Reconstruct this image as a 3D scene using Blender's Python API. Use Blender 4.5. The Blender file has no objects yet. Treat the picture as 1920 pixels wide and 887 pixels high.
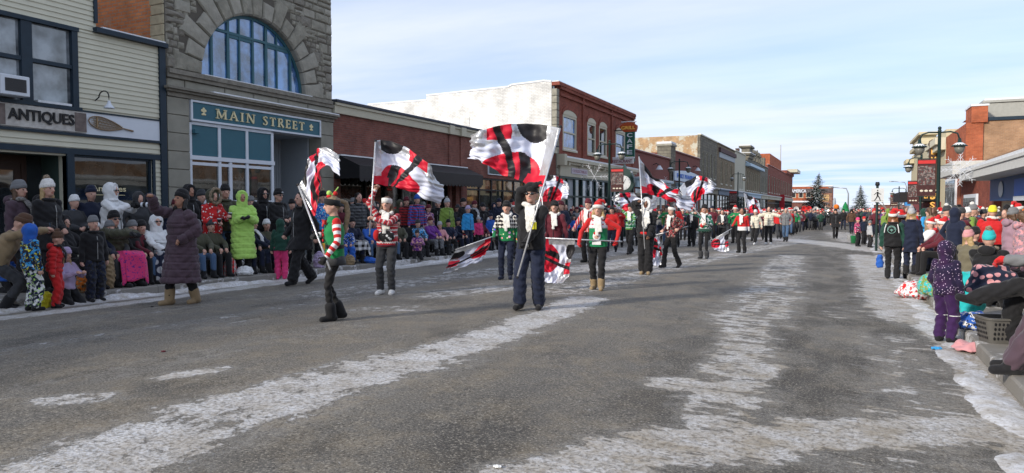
import bpy, math, random
import numpy as np
from mathutils import Vector, Matrix
random.seed(7)
RNG = np.random.RandomState(11)
SC = bpy.context.scene
COL = SC.collection
# ------------------------------------------------------------------ camera geometry
TH = math.radians(25.35); PI_T = math.atan(55.5/1330.0); FOC = 1330.0
CAMP = np.array([0, 0, 1.5])
FWD = np.array([-math.sin(TH)*math.cos(PI_T), math.cos(TH)*math.cos(PI_T), -math.sin(PI_T)])
RGT = np.array([math.cos(TH), math.sin(TH), 0.0]); UPV = np.cross(RGT, FWD)
def ray(x, y): return FWD + RGT*(x-960)/FOC - UPV*(y-443.5)/FOC
def onx(x, y, X): d = ray(x, y); return CAMP + d*(X/d[0])
def ony(x, y, Y): d = ray(x, y); return CAMP + d*(Y/d[1])
def crown(X): return 0.11*max(0.0, 1-((X+5.1)/6.4)**2)
def gz(X, Y):
    z = crown(X) - 0.01*min(max(Y, 0.0), 60.0)
    if X < -11.5 or X > 1.27: z += 0.14
    return z
def ong(x, y):
    z = 0.0
    for i in range(8):
        d = ray(x, y); q = CAMP + d*((z-1.5)/d[2]); z = gz(q[0], q[1])
    return q
def at_depth(x, y, dep): return CAMP + ray(x, y)*dep      # dep = metres along the view axis
def depth_of(p): return float(np.dot(np.array(p)-CAMP, FWD))
cam_d = bpy.data.cameras.new('camera'); cam = bpy.data.objects.new('camera', cam_d); COL.objects.link(cam)
cam_d.sensor_width = 36; cam_d.lens = 36*FOC/1920; cam_d.clip_end = 6000; cam_d.clip_start = 0.05
cam.matrix_world = Matrix(((RGT[0], UPV[0], -FWD[0], 0), (RGT[1], UPV[1], -FWD[1], 0), (RGT[2], UPV[2], -FWD[2], 1.5), (0, 0, 0, 1)))
SC.camera = cam
# ------------------------------------------------------------------ materials
MATS = {}
def nd(nt, t, **kw):
    n = nt.nodes.new(t)
    for k, v in kw.items(): setattr(n, k, v)
    return n
def setin(n, k, v): n.inputs[k].default_value = v
def newmat(name):
    m = bpy.data.materials.new(name); m.use_nodes = True; nt = m.node_tree
    b = nt.nodes['Principled BSDF']; MATS[name] = m
    return m, nt, b
def c4(c): return (c[0], c[1], c[2], 1)
def mat(name, col, rough=0.7, metal=0.0, var=0.18, scale=6.0, bump=0.0, bscale=60.0, spec=0.3, coat=0.0, emit=0.0):
    if name in MATS: return MATS[name]
    m, nt, b = newmat(name)
    tc = nd(nt, 'ShaderNodeTexCoord'); nz = nd(nt, 'ShaderNodeTexNoise'); setin(nz, 'Scale', scale); setin(nz, 'Detail', 4.0)
    nt.links.new(tc.outputs['Object'], nz.inputs['Vector'])
    mx = nd(nt, 'ShaderNodeMix', data_type='RGBA')
    mx.inputs[6].default_value = c4([c*(1-var) for c in col]); mx.inputs[7].default_value = c4([min(1, c*(1+var)) for c in col])
    nt.links.new(nz.outputs['Fac'], mx.inputs[0]); nt.links.new(mx.outputs[2], b.inputs['Base Color'])
    setin(b, 'Roughness', rough); setin(b, 'Metallic', metal); setin(b, 'Specular IOR Level', spec)
    if coat: setin(b, 'Coat Weight', coat)
    if emit: b.inputs['Emission Color'].default_value = c4(col); setin(b, 'Emission Strength', emit)
    if bump:
        n2 = nd(nt, 'ShaderNodeTexNoise'); setin(n2, 'Scale', bscale); setin(n2, 'Detail', 5.0)
        nt.links.new(tc.outputs['Object'], n2.inputs['Vector'])
        bp = nd(nt, 'ShaderNodeBump'); setin(bp, 'Strength', bump); setin(bp, 'Distance', 0.02)
        nt.links.new(n2.outputs['Fac'], bp.inputs['Height']); nt.links.new(bp.outputs['Normal'], b.inputs['Normal'])
    return m
def wallvec(nt):
    tc = nd(nt, 'ShaderNodeTexCoord'); sp = nd(nt, 'ShaderNodeSeparateXYZ'); nt.links.new(tc.outputs['Object'], sp.inputs[0])
    ad = nd(nt, 'ShaderNodeMath', operation='ADD'); nt.links.new(sp.outputs[0], ad.inputs[0]); nt.links.new(sp.outputs[1], ad.inputs[1])
    cb = nd(nt, 'ShaderNodeCombineXYZ'); nt.links.new(ad.outputs[0], cb.inputs[0]); nt.links.new(sp.outputs[2], cb.inputs[1])
    return tc, cb
def brick(name, c1, c2, mortar, bw=0.22, bh=0.075, ms=0.008, bump=0.5, wear=None, wearamt=0.5, rough=0.85):
    if name in MATS: return MATS[name]
    m, nt, b = newmat(name); tc, cb = wallvec(nt)
    br = nd(nt, 'ShaderNodeTexBrick'); nt.links.new(cb.outputs[0], br.inputs['Vector'])
    br.inputs['Color1'].default_value = c4(c1); br.inputs['Color2'].default_value = c4(c2); br.inputs['Mortar'].default_value = c4(mortar)
    setin(br, 'Scale', 1.0); setin(br, 'Mortar Size', ms); setin(br, 'Mortar Smooth', 0.2); setin(br, 'Brick Width', bw); setin(br, 'Row Height', bh); setin(br, 'Bias', 0.0)
    nz = nd(nt, 'ShaderNodeTexNoise'); setin(nz, 'Scale', 1.3); setin(nz, 'Detail', 8.0); setin(nz, 'Roughness', 0.65); nt.links.new(tc.outputs['Object'], nz.inputs['Vector'])
    rp = nd(nt, 'ShaderNodeMapRange'); setin(rp, 'From Min', 0.35); setin(rp, 'From Max', 0.7); setin(rp, 'To Min', 0.72); setin(rp, 'To Max', 1.18); nt.links.new(nz.outputs['Fac'], rp.inputs[0])
    mu = nd(nt, 'ShaderNodeMix', data_type='RGBA', blend_type='MULTIPLY'); setin(mu, 0, 1.0)
    nt.links.new(br.outputs['Color'], mu.inputs[6]); nt.links.new(rp.outputs[0], mu.inputs[7])
    out = mu.outputs[2]
    if wear:
        n3 = nd(nt, 'ShaderNodeTexNoise'); setin(n3, 'Scale', 0.9); setin(n3, 'Detail', 10.0); setin(n3, 'Roughness', 0.7); nt.links.new(tc.outputs['Object'], n3.inputs['Vector'])
        r3 = nd(nt, 'ShaderNodeMapRange'); setin(r3, 'From Min', 0.62-0.3*wearamt); setin(r3, 'From Max', 0.68-0.3*wearamt); nt.links.new(n3.outputs['Fac'], r3.inputs[0])
        m3 = nd(nt, 'ShaderNodeMix', data_type='RGBA'); nt.links.new(r3.outputs[0], m3.inputs[0]); nt.links.new(out, m3.inputs[6]); m3.inputs[7].default_value = c4(wear)
        out = m3.outputs[2]
    nt.links.new(out, b.inputs['Base Color']); setin(b, 'Roughness', rough); setin(b, 'Specular IOR Level', 0.2)
    n2 = nd(nt, 'ShaderNodeTexNoise'); setin(n2, 'Scale', 40.0); setin(n2, 'Detail', 4.0); nt.links.new(tc.outputs['Object'], n2.inputs['Vector'])
    sb = nd(nt, 'ShaderNodeMath', operation='MULTIPLY_ADD'); nt.links.new(br.outputs['Fac'], sb.inputs[0]); sb.inputs[1].default_value = -1.0; nt.links.new(n2.outputs['Fac'], sb.inputs[2])
    bp = nd(nt, 'ShaderNodeBump'); setin(bp, 'Strength', bump); setin(bp, 'Distance', 0.012)
    nt.links.new(sb.outputs[0], bp.inputs['Height']); nt.links.new(bp.outputs['Normal'], b.inputs['Normal'])
    return m
def glassmat(name, col, rough=0.03, spec=0.8, wav=0.015):
    if name in MATS: return MATS[name]
    m, nt, b = newmat(name); setin(b, 'Roughness', rough); setin(b, 'Specular IOR Level', spec); setin(b, 'IOR', 1.75)
    tc = nd(nt, 'ShaderNodeTexCoord'); nz = nd(nt, 'ShaderNodeTexNoise'); setin(nz, 'Scale', 1.1); nt.links.new(tc.outputs['Object'], nz.inputs['Vector'])
    bp = nd(nt, 'ShaderNodeBump'); setin(bp, 'Strength', 0.25); setin(bp, 'Distance', wav); nt.links.new(nz.outputs['Fac'], bp.inputs['Height']); nt.links.new(bp.outputs['Normal'], b.inputs['Normal'])
    mx = nd(nt, 'ShaderNodeMix', data_type='RGBA'); mx.inputs[6].default_value = c4([c*0.3 for c in col]); mx.inputs[7].default_value = c4([c*1.7 for c in col])
    n2 = nd(nt, 'ShaderNodeTexNoise'); setin(n2, 'Scale', 2.3); setin(n2, 'Detail', 3.0); nt.links.new(tc.outputs['Object'], n2.inputs['Vector'])
    r = nd(nt, 'ShaderNodeMapRange'); setin(r, 'From Min', 0.35); setin(r, 'From Max', 0.65); nt.links.new(n2.outputs['Fac'], r.inputs[0])
    nt.links.new(r.outputs[0], mx.inputs[0]); nt.links.new(mx.outputs[2], b.inputs['Base Color'])
    return m
# ------------------------------------------------------------------ mesh builder
WL = {}
def tag(o, label=None, cat=None, group=None, kind=None):
    if label: o['label'] = label
    if cat: o['category'] = cat
    if group: o['group'] = group
    if kind: o['kind'] = kind
    return o
def thing(name, label, cat, loc=(0, 0, 0), rz=0.0, group=None):
    o = bpy.data.objects.new(name, None); COL.objects.link(o); o.empty_display_size = 0.2
    o.location = loc; o.rotation_euler = (0, 0, rz); WL[o.name] = (Vector(loc), rz)
    return tag(o, label, cat, group)
def wl(o):
    return WL.get(o.name, (Vector((0, 0, 0)), 0.0))
class MB:
    def __init__(s): s.v = []; s.f = []; s.m = []; s.n = 0
    def add(s, vs, fs, mi=0):
        k = len(s.v); s.v += [tuple(float(c) for c in v) for v in vs]; s.f += [tuple(i+k for i in f) for f in fs]; s.m += [mi]*len(fs); return s
    def box(s, x0, x1, y0, y1, z0, z1, mi=0):
        if x0 > x1: x0, x1 = x1, x0
        if y0 > y1: y0, y1 = y1, y0
        if z0 > z1: z0, z1 = z1, z0
        return s.add([(x0,y0,z0),(x1,y0,z0),(x1,y1,z0),(x0,y1,z0),(x0,y0,z1),(x1,y0,z1),(x1,y1,z1),(x0,y1,z1)],
                     [(0,3,2,1),(4,5,6,7),(0,1,5,4),(1,2,6,5),(2,3,7,6),(3,0,4,7)], mi)
    def bar(s, p0, p1, w, h=None, mi=0, up=(0, 0, 1)):
        h = h or w; p0 = Vector(p0); p1 = Vector(p1); d = (p1-p0).normalized(); u = Vector(up)
        if abs(d.dot(u)) > 0.98: u = Vector((1, 0, 0))
        a = d.cross(u).normalized()*w/2; b = a.cross(d).normalized()*h/2
        vs = [p0-a-b, p0+a-b, p0+a+b, p0-a+b, p1-a-b, p1+a-b, p1+a+b, p1-a+b]
        return s.add(vs, [(0,3,2,1),(4,5,6,7),(0,1,5,4),(1,2,6,5),(2,3,7,6),(3,0,4,7)], mi)
    def tube(s, pts, rs, n=10, mi=0, cap=True):
        pts = [Vector(p) for p in pts]
        if not hasattr(rs, '__len__'): rs = [rs]*len(pts)
        k = len(s.v); ref = None
        for i, p in enumerate(pts):
            d = (pts[min(i+1, len(pts)-1)]-pts[max(i-1, 0)]).normalized()
            if ref is None:
                ref = Vector((0, 0, 1)) if abs(d.z) < 0.9 else Vector((1, 0, 0))
            a = d.cross(ref).normalized(); b = d.cross(a).normalized(); ref = -b if False else ref
            if abs(d.dot(ref)) > 0.95: pass
            for j in range(n):
                t = 2*math.pi*j/n; q = p+(a*math.cos(t)+b*math.sin(t))*rs[i]; s.v.append(tuple(q))
        for i in range(len(pts)-1):
            for j in range(n):
                j2 = (j+1) % n; s.f.append((k+i*n+j, k+i*n+j2, k+(i+1)*n+j2, k+(i+1)*n+j)); s.m.append(mi)
        if cap:
            s.f.append(tuple(k+j for j in range(n))[::-1]); s.m.append(mi)
            s.f.append(tuple(k+(len(pts)-1)*n+j for j in range(n))); s.m.append(mi)
        return s
    def lathe(s, c, prof, n=16, mi=0):
        k = len(s.v)
        for r, z in prof:
            for j in range(n):
                t = 2*math.pi*j/n; s.v.append((c[0]+r*math.cos(t), c[1]+r*math.sin(t), c[2]+z))
        for i in range(len(prof)-1):
            for j in range(n):
                j2 = (j+1) % n; s.f.append((k+i*n+j, k+i*n+j2, k+(i+1)*n+j2, k+(i+1)*n+j)); s.m.append(mi)
        s.f.append(tuple(k+j for j in range(n))[::-1]); s.m.append(mi)
        s.f.append(tuple(k+(len(prof)-1)*n+j for j in range(n))); s.m.append(mi)
        return s
    def ball(s, c, r, n=10, m=7, mi=0):
        if not hasattr(r, '__len__'): r = (r, r, r)
        k = len(s.v)
        for i in range(m+1):
            ph = math.pi*(0.02+0.96*i/m)
            for j in range(n):
                t = 2*math.pi*j/n; s.v.append((c[0]+r[0]*math.sin(ph)*math.cos(t), c[1]+r[1]*math.sin(ph)*math.sin(t), c[2]-r[2]*math.cos(ph)))
        for i in range(m):
            for j in range(n):
                j2 = (j+1) % n; s.f.append((k+i*n+j, k+i*n+j2, k+(i+1)*n+j2, k+(i+1)*n+j)); s.m.append(mi)
        s.f.append(tuple(k+j for j in range(n))[::-1]); s.m.append(mi)
        s.f.append(tuple(k+m*n+j for j in range(n))); s.m.append(mi)
        return s
    def prism(s, poly, axis, a0, a1, mi=0):   # poly in the other two axes (in xyz order), extruded along axis from a0 to a1
        n = len(poly)
        def P(p, a):
            return {0: (a, p[0], p[1]), 1: (p[0], a, p[1]), 2: (p[0], p[1], a)}[axis]
        vs = [P(p, a0) for p in poly]+[P(p, a1) for p in poly]
        fs = [tuple(range(n))[::-1], tuple(range(n, 2*n))]+[(i, (i+1) % n, n+(i+1) % n, n+i) for i in range(n)]
        return s.add(vs, fs, mi)
    def build(s, name, mats, parent=None, smooth=False, local=False, bevel=0.0):
        me = bpy.data.meshes.new(name)
        vs = s.v
        if parent is not None and not local:
            L, rz = wl(parent); c, sn = math.cos(-rz), math.sin(-rz)
            vs = [((x-L.x)*c-(y-L.y)*sn, (x-L.x)*sn+(y-L.y)*c, z-L.z) for x, y, z in vs]
        me.from_pydata(vs, [], s.f)
        if not hasattr(mats, '__len__'): mats = [mats]
        for m in mats: me.materials.append(m)
        me.polygons.foreach_set('material_index', s.m)
        if smooth: me.polygons.foreach_set('use_smooth', [True]*len(me.polygons))
        me.update()
        o = bpy.data.objects.new(name, me); COL.objects.link(o)
        if parent is not None:
            o.parent = parent
            if not local: WL[o.name] = wl(parent)
        if bevel:
            b = o.modifiers.new('bevel', 'BEVEL'); b.width = bevel; b.segments = 2; b.limit_method = 'ANGLE'
        import bmesh
        bm = bmesh.new(); bm.from_mesh(me); bmesh.ops.recalc_face_normals(bm, faces=bm.faces); bm.to_mesh(me); bm.free()
        return o
def holed(mb, X0, X1, y0, y1, z0, z1, holes, mi=0):
    """a wall slab in the YZ plane from X0 to X1 with rectangular holes"""
    ys = sorted(set([y0, y1]+[min(max(h[0], y0), y1) for h in holes]+[min(max(h[1], y0), y1) for h in holes]))
    for a, b in zip(ys[:-1], ys[1:]):
        if b-a < 1e-4: continue
        m = (a+b)/2; cur = z0
        for h in sorted([h for h in holes if h[0] < m < h[1]], key=lambda h: h[2]):
            if h[2] > cur+1e-4: mb.box(X0, X1, a, b, cur, min(h[2], z1), mi)
            cur = max(cur, h[3])
        if cur < z1-1e-4: mb.box(X0, X1, a, b, cur, z1, mi)
    return mb
def text_geo(s, size=1.0, depth=0.02, bold=0.0, squeeze=1.0, spacing=1.0):
    cu = bpy.data.curves.new('t', 'FONT'); cu.body = s; cu.size = size; cu.extrude = depth/2; cu.offset = bold; cu.space_character = spacing
    cu.resolution_u = 3
    o = bpy.data.objects.new('t', cu); COL.objects.link(o)
    dg = bpy.context.evaluated_depsgraph_get(); me = bpy.data.meshes.new_from_object(o.evaluated_get(dg))
    vs = [tuple(v.co) for v in me.vertices]; fs = [tuple(p.vertices) for p in me.polygons]
    bpy.data.objects.remove(o); bpy.data.curves.remove(cu); bpy.data.meshes.remove(me)
    return vs, fs
def put_text(mb, s, face, pos, a0, a1, z0, z1, depth=0.02, bold=0.0, mi=0, spacing=1.0):
    """fit text: face 'x' reads along +y? (facing +x, reading direction +y); face 'y' faces -y, reads along +x. fills a0..a1 and z0..z1"""
    vs, fs = text_geo(s, 1.0, depth, bold, spacing=spacing)
    xs = [v[0] for v in vs]; ys = [v[1] for v in vs]; lx, hx, ly, hy = min(xs), max(xs), min(ys), max(ys)
    out = []
    for x, y, z in vs:
        a = a0+(x-lx)/(hx-lx)*(a1-a0); b = z0+(y-ly)/(hy-ly)*(z1-z0)
        out.append((pos+z, a, b) if face == 'x' else (a, pos-z, b))
    mb.add(out, fs, mi)
    return mb
# ------------------------------------------------------------------ light and sky
SUN_AZ = math.atan2(-0.50, -0.87); SUN_EL = math.radians(24)
w = bpy.data.worlds.new('World'); SC.world = w; w.use_nodes = True; nt = w.node_tree
bg = nt.nodes['Background']; sky = nd(nt, 'ShaderNodeTexSky', sky_type='NISHITA'); sky.sun_disc = False
sky.sun_elevation = SUN_EL; sky.sun_rotation = math.atan2(-0.50, -0.87); sky.air_density = 1.0; sky.dust_density = 1.2; sky.ozone_density = 1.5
tc = nd(nt, 'ShaderNodeTexCoord'); sp = nd(nt, 'ShaderNodeSeparateXYZ'); nt.links.new(tc.outputs['Generated'], sp.inputs[0])
# thin veil of cloud: project the view direction on a high plane
zz = nd(nt, 'ShaderNodeMath', operation='MAXIMUM'); nt.links.new(sp.outputs[2], zz.inputs[0]); zz.inputs[1].default_value = 0.0
za = nd(nt, 'ShaderNodeMath', operation='ADD'); nt.links.new(zz.outputs[0], za.inputs[0]); za.inputs[1].default_value = 0.06
vx = nd(nt, 'ShaderNodeMath', operation='DIVIDE'); vy = nd(nt, 'ShaderNodeMath', operation='DIVIDE')
nt.links.new(sp.outputs[0], vx.inputs[0]); nt.links.new(za.outputs[0], vx.inputs[1]); nt.links.new(sp.outputs[1], vy.inputs[0]); nt.links.new(za.outputs[0], vy.inputs[1])
cb = nd(nt, 'ShaderNodeCombineXYZ'); nt.links.new(vx.outputs[0], cb.inputs[0]); nt.links.new(vy.outputs[0], cb.inputs[1])
mp = nd(nt, 'ShaderNodeMapping'); mp.inputs['Rotation'].default_value = (0, 0, 0.5); mp.inputs['Scale'].default_value = (0.22, 0.55, 1); mp.inputs['Location'].default_value = (3.2, 1.7, 0)
nt.links.new(cb.outputs[0], mp.inputs[0])
nz = nd(nt, 'ShaderNodeTexNoise'); setin(nz, 'Scale', 1.0); setin(nz, 'Detail', 7.0); setin(nz, 'Roughness', 0.5); setin(nz, 'Distortion', 0.4); nt.links.new(mp.outputs[0], nz.inputs['Vector'])
r1 = nd(nt, 'ShaderNodeMapRange'); setin(r1, 'From Min', 0.34); setin(r1, 'From Max', 0.66); setin(r1, 'To Min', 0.50); setin(r1, 'To Max', 0.97); nt.links.new(nz.outputs['Fac'], r1.inputs[0])
# clear blue strip low above the horizon, white haze right at it
r2 = nd(nt, 'ShaderNodeValToRGB'); e = r2.color_ramp.elements
e[0].position = 0.0; e[0].color = (0.9, 0.9, 0.9, 1); e[1].position = 0.12; e[1].color = (1, 1, 1, 1)
e[0].color = (2, 2, 2, 1)
for p_, v_ in ((0.05, 2.0), (0.08, 1.4)):
    x_ = r2.color_ramp.elements.new(p_); x_.color = (v_, v_, v_, 1)
nt.links.new(sp.outputs[2], r2.inputs[0])
mm = nd(nt, 'ShaderNodeMath', operation='MULTIPLY'); mm.use_clamp = True; nt.links.new(r1.outputs[0], mm.inputs[0]); nt.links.new(r2.outputs[0], mm.inputs[1])
mx = nd(nt, 'ShaderNodeMix', data_type='RGBA'); nt.links.new(mm.outputs[0], mx.inputs[0]); nt.links.new(sky.outputs[0], mx.inputs[6]); 
cr_ = nd(nt, 'ShaderNodeValToRGB'); nt.links.new(sp.outputs[2], cr_.inputs[0]); ee = cr_.color_ramp.elements; ee[0].position = 0; ee[0].color = (.44, .50, .58, 1); ee[1].position = .30; ee[1].color = (.37, .43, .57, 1)
for p_, v_ in ((.018, (.42, .50, .61)), (.034, (.27, .42, .66)), (.046, (.27, .42, .66)), (.060, (.39, .46, .61)), (.13, (.33, .41, .59))):
    x_ = cr_.color_ramp.elements.new(p_); x_.color = (*v_, 1)
vm = nd(nt, 'ShaderNodeVectorMath', operation='SCALE'); 
nz2 = nd(nt, 'ShaderNodeTexNoise'); setin(nz2, 'Scale', 1.7); setin(nz2, 'Detail', 6.0); setin(nz2, 'Roughness', 0.55); nt.links.new(mp.outputs[0], nz2.inputs['Vector'])
rr2 = nd(nt, 'ShaderNodeMapRange'); setin(rr2, 'From Min', 0.36); setin(rr2, 'From Max', 0.60); setin(rr2, 'To Min', 0.0); setin(rr2, 'To Max', 0.75); nt.links.new(nz2.outputs['Fac'], rr2.inputs[0])
mz = nd(nt, 'ShaderNodeMix', data_type='RGBA'); nt.links.new(rr2.outputs[0], mz.inputs[0]); nt.links.new(cr_.outputs[0], mz.inputs[6]); mz.inputs[7].default_value = (.52, .545, .60, 1)
nt.links.new(mz.outputs[2], vm.inputs[0]); vm.inputs['Scale'].default_value = 10.0; nt.links.new(vm.outputs[0], mx.inputs[7])
nt.links.new(mx.outputs[2], bg.inputs['Color']); setin(bg, 'Strength', 0.10)
sl = bpy.data.lights.new('sun', 'SUN'); sl.energy = 2.4; sl.angle = math.radians(5.0); sl.color = (1.0, 0.92, 0.80)
so = bpy.data.objects.new('sun', sl); COL.objects.link(so)
sd = Vector((-0.50*math.cos(SUN_EL), -0.87*math.cos(SUN_EL), math.sin(SUN_EL)))
so.rotation_euler = sd.to_track_quat('Z', 'Y').to_euler(); so.location = sd*200
SC.view_settings.view_transform = 'Standard'; SC.view_settings.look = 'None'; SC.view_settings.exposure = 0.92; SC.view_settings.gamma = 1.0
SC.view_settings.use_curve_mapping = False
# ------------------------------------------------------------------ ground
STRIPS = [  # (points, half width in X, half length in Y, strength): packed snow left on the asphalt
 ([(-10.3,-6),(-10.47,5.72),(-10.4,7.05),(-10.58,9.95),(-10.9,13.5),(-10.9,26)], .20, .3, .85),
 ([(-11.25,-6),(-11.25,12),(-11.2,30),(-11.2,60)], .22, .5, 1.0),
 ([(-7.49,2),(-7.6,4.1),(-7.67,5.2),(-7.58,5.7),(-7.5,6.9),(-7.5,8.3),(-7.2,9.75),(-6.6,10.95),(-6.3,13)], .16, .3, .52),
 ([(-3.76,0.3),(-3.76,2.35),(-3.82,3.0),(-3.9,3.6),(-3.83,4.2),(-3.77,5.1),(-3.72,5.7)], .36, .3, .80),
 ([(-3.72,5.7),(-3.63,6.6),(-3.68,8.1),(-3.74,9.7),(-3.85,11.0)], .26, .3, .84),
 ([(-5.16,4.14),(-5.02,4.52)], .10, .1, .82), ([(-5.29,3.22),(-5.08,3.43)], .13, .12, .74),
 ([(-6.24,8.31),(-5.82,8.64)], .22, .3, .62), ([(-6.34,10.39),(-5.73,11.86)], .3, .5, .7), ([(-7.1,6.2),(-7.1,6.7)], .3, .2, .5),
 ([(-8.2,10),(-7.9,14),(-7.4,19)], .5, .8, .62), ([(-6.0,17),(-5.4,24)], .6, 1.2, .72),
 ([(-4.59,11.94),(-4.45,14.5),(-4.31,18.66),(-3.51,28.5),(-2.64,38)], .45, .6, .66),
 ([(-8.0,22),(-7.0,40)], .9, 1.2, .66), ([(-3.6,33),(-3.0,50)], .8, 1.2, .6),
 ([(-1.8,26),(-1.45,19),(-1.3,15),(-1.21,12.7),(-1.22,10.0)], .42, .5, .66),
 ([(-1.22,10.0),(-1.01,8.33),(-0.93,6.59),(-0.8,5.16),(-0.69,4.68)], .24, .3, .72),
 ([(-1.43,5.93),(-0.95,6.02),(-0.75,6.21),(-0.61,7.03)], .10, .16, .8),
 ([(-1.6,3.25),(-1.33,3.63),(-1.13,4.21),(-0.56,4.64),(-0.1,5.09),(0.38,5.44),(1.08,6.0)], .20, .24, .92),
 ([(-1.1,3.2),(-0.7,3.7)], .12, .12, .7),
 ([(0.54,28.4),(0.71,18.9),(0.75,14.2),(0.9,11.6)], .38, .5, .86), ([(0.9,11.6),(1.13,9.84),(1.16,7.95),(1.14,7.06),(1.12,6.18),(1.1,3.5)], .16, .3, .95),
 ([(0.5,9.5),(0.6,7),(0.4,5.8)], .30, .3, .58), ([(0.2,4.6),(0.9,4.6)], .3, .3, .5), ([(0.15,12.3),(-0.1,11.3)], .25, .3, .5),
 ([(-2.91,41.85),(-0.69,38),(1.23,33.4)], .8, 1.2, .9), ([(-11,44),(-4,43),(-2.9,41.9)], .8, 1.2, .8),
 ([(-0.6,60),(0.4,45)], .8, 3, .75), ([(-9.2,3),(-9.0,12)], .35, 1, .42), ([(-5.9,-2),(-5.6,8)], .25, 1, .36)]
def snow_field(X, Y):
    out = np.zeros_like(X)
    for pts, hx, hy, st in STRIPS:
        best = np.full_like(X, 1e9)
        for a, b in zip(pts[:-1], pts[1:]):
            ax, ay = a[0]/hx, a[1]/hy; bx, by = b[0]/hx, b[1]/hy
            dx, dy = bx-ax, by-ay; t = np.clip(((X/hx-ax)*dx+(Y/hy-ay)*dy)/(dx*dx+dy*dy+1e-9), 0, 1)
            best = np.minimum(best, np.hypot(X/hx-(ax+t*dx), Y/hy-(ay+t*dy)))
        out = np.maximum(out, st*np.clip(1.55-0.62*best, 0, 1))
    return out
def sheet(name, xs, ys, zf, material, attr=None):
    X, Y = np.meshgrid(xs, ys); Z = zf(X, Y); n, m = X.shape
    me = bpy.data.meshes.new(name); vs = np.stack([X, Y, Z], -1).reshape(-1, 3)
    i, j = np.meshgrid(np.arange(n-1), np.arange(m-1), indexing='ij'); q = (i*m+j).reshape(-1)
    fs = np.stack([q, q+1, q+m+1, q+m], 1)
    me.from_pydata(vs.tolist(), [], fs.tolist()); me.materials.append(material)
    if attr is not None:
        a = me.attributes.new('snow', 'FLOAT', 'POINT'); a.data.foreach_set('value', attr(X, Y).reshape(-1).astype(np.float32))
    me.polygons.foreach_set('use_smooth', [True]*len(me.polygons)); me.update()
    o = bpy.data.objects.new(name, me); COL.objects.link(o); o['kind'] = 'structure'
    return o
def gslope(Y): return -0.01*np.clip(Y, 0, 60)
def gcrown(X): return 0.11*np.clip(1-((X+5.1)/6.4)**2, 0, 1)
# asphalt with snow and sand
m, nt, b = newmat('asphalt_snow'); tc = nd(nt, 'ShaderNodeTexCoord')
def noise(scale, detail=5, rough=0.6, vec=None, dist=0.0):
    n = nd(nt, 'ShaderNodeTexNoise'); setin(n, 'Scale', scale); setin(n, 'Detail', float(detail)); setin(n, 'Roughness', rough); setin(n, 'Distortion', dist)
    nt.links.new(vec if vec else tc.outputs['Object'], n.inputs['Vector']); return n.outputs['Fac']
def rng(inp, a, b_, c=0.0, d=1.0, smooth=False):
    r = nd(nt, 'ShaderNodeMapRange'); 
    if smooth: r.interpolation_type = 'SMOOTHSTEP'
    setin(r, 'From Min', a); setin(r, 'From Max', b_); setin(r, 'To Min', c); setin(r, 'To Max', d); nt.links.new(inp, r.inputs[0]); return r.outputs[0]
def mixc(f, a, b_, bt='MIX'):
    x = nd(nt, 'ShaderNodeMix', data_type='RGBA', blend_type=bt)
    if isinstance(f, float): x.inputs[0].default_value = f
    else: nt.links.new(f, x.inputs[0])
    for k, v in ((6, a), (7, b_)):
        if isinstance(v, tuple): x.inputs[k].default_value = c4(v)
        else: nt.links.new(v, x.inputs[k])
    return x.outputs[2]
def mth(op, a, b_=None, c=None):
    x = nd(nt, 'ShaderNodeMath', operation=op)
    for k, v in ((0, a), (1, b_), (2, c)):
        if v is None: continue
        if isinstance(v, (int, float)): x.inputs[k].default_value = v
        else: nt.links.new(v, x.inputs[k])
    return x.outputs[0]
def stretched(sx, sy):
    q = nd(nt, 'ShaderNodeMapping'); q.inputs['Scale'].default_value = (sx, sy, 1); nt.links.new(tc.outputs['Object'], q.inputs[0]); return q.outputs[0]
big = noise(0.55, 6, 0.6); fine = noise(95, 3, 0.7); grit = noise(38, 4, 0.75); streak = noise(1.0, 6, 0.6, stretched(2.4, 0.22))
base = mixc(rng(fine, 0.3, 0.7), (0.064, 0.060, 0.055), (0.215, 0.203, 0.182))
base = mixc(rng(streak, 0.35, 0.7, 0.0, 0.55), base, (0.165, 0.145, 0.115))
base = mixc(rng(big, 0.45, 0.72, 0.0, 0.45), base, (0.075, 0.069, 0.062))
base = mixc(rng(noise(3.1, 7, 0.7), 0.55, 0.75, 0, 0.5), base, (0.19, 0.165, 0.125))
vo = nd(nt, 'ShaderNodeTexVoronoi'); setin(vo, 'Scale', 34.0); nt.links.new(tc.outputs['Object'], vo.inputs['Vector'])
sx0 = nd(nt, 'ShaderNodeSeparateXYZ'); nt.links.new(tc.outputs['Object'], sx0.inputs[0]); sxx = sx0.outputs[0]; pb = noise(1.9, 8, 0.75); base = mixc(rng(pb, 0.47, 0.64, 0, 0.80), base, (0.215, 0.182, 0.135))
base = mixc(rng(noise(0.9, 8, 0.7, stretched(1.2, 0.5)), 0.52, 0.62, 0, 0.6), base, (0.050, 0.047, 0.043)); wet = mth('MULTIPLY', rng(noise(1.0, 6, 0.65, stretched(1.3, 0.6), 0.4), 0.44, 0.56), rng(sxx, -2.6, -0.9, 0, 0.75)); base = mixc(wet, base, (0.048, 0.043, 0.037)); g2 = noise(55, 2, 0.8); base = mixc(rng(g2, 0.56, 0.66, 0, 0.9), base, (0.33, 0.30, 0.25)); base = mixc(rng(g2, 0.43, 0.33, 0, 0.85), base, (0.018, 0.016, 0.015)); g3 = noise(21, 4, 0.8); base = mixc(rng(g3, 0.42, 0.34, 0, 0.55), base, (0.03, 0.027, 0.024))
base = mixc(rng(vo.outputs['Distance'], 0.10, 0.16, 0.85, 0.0), base, mixc(rng(grit, 0.45, 0.55), (0.03, 0.028, 0.027), (0.26, 0.24, 0.21)))
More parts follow.
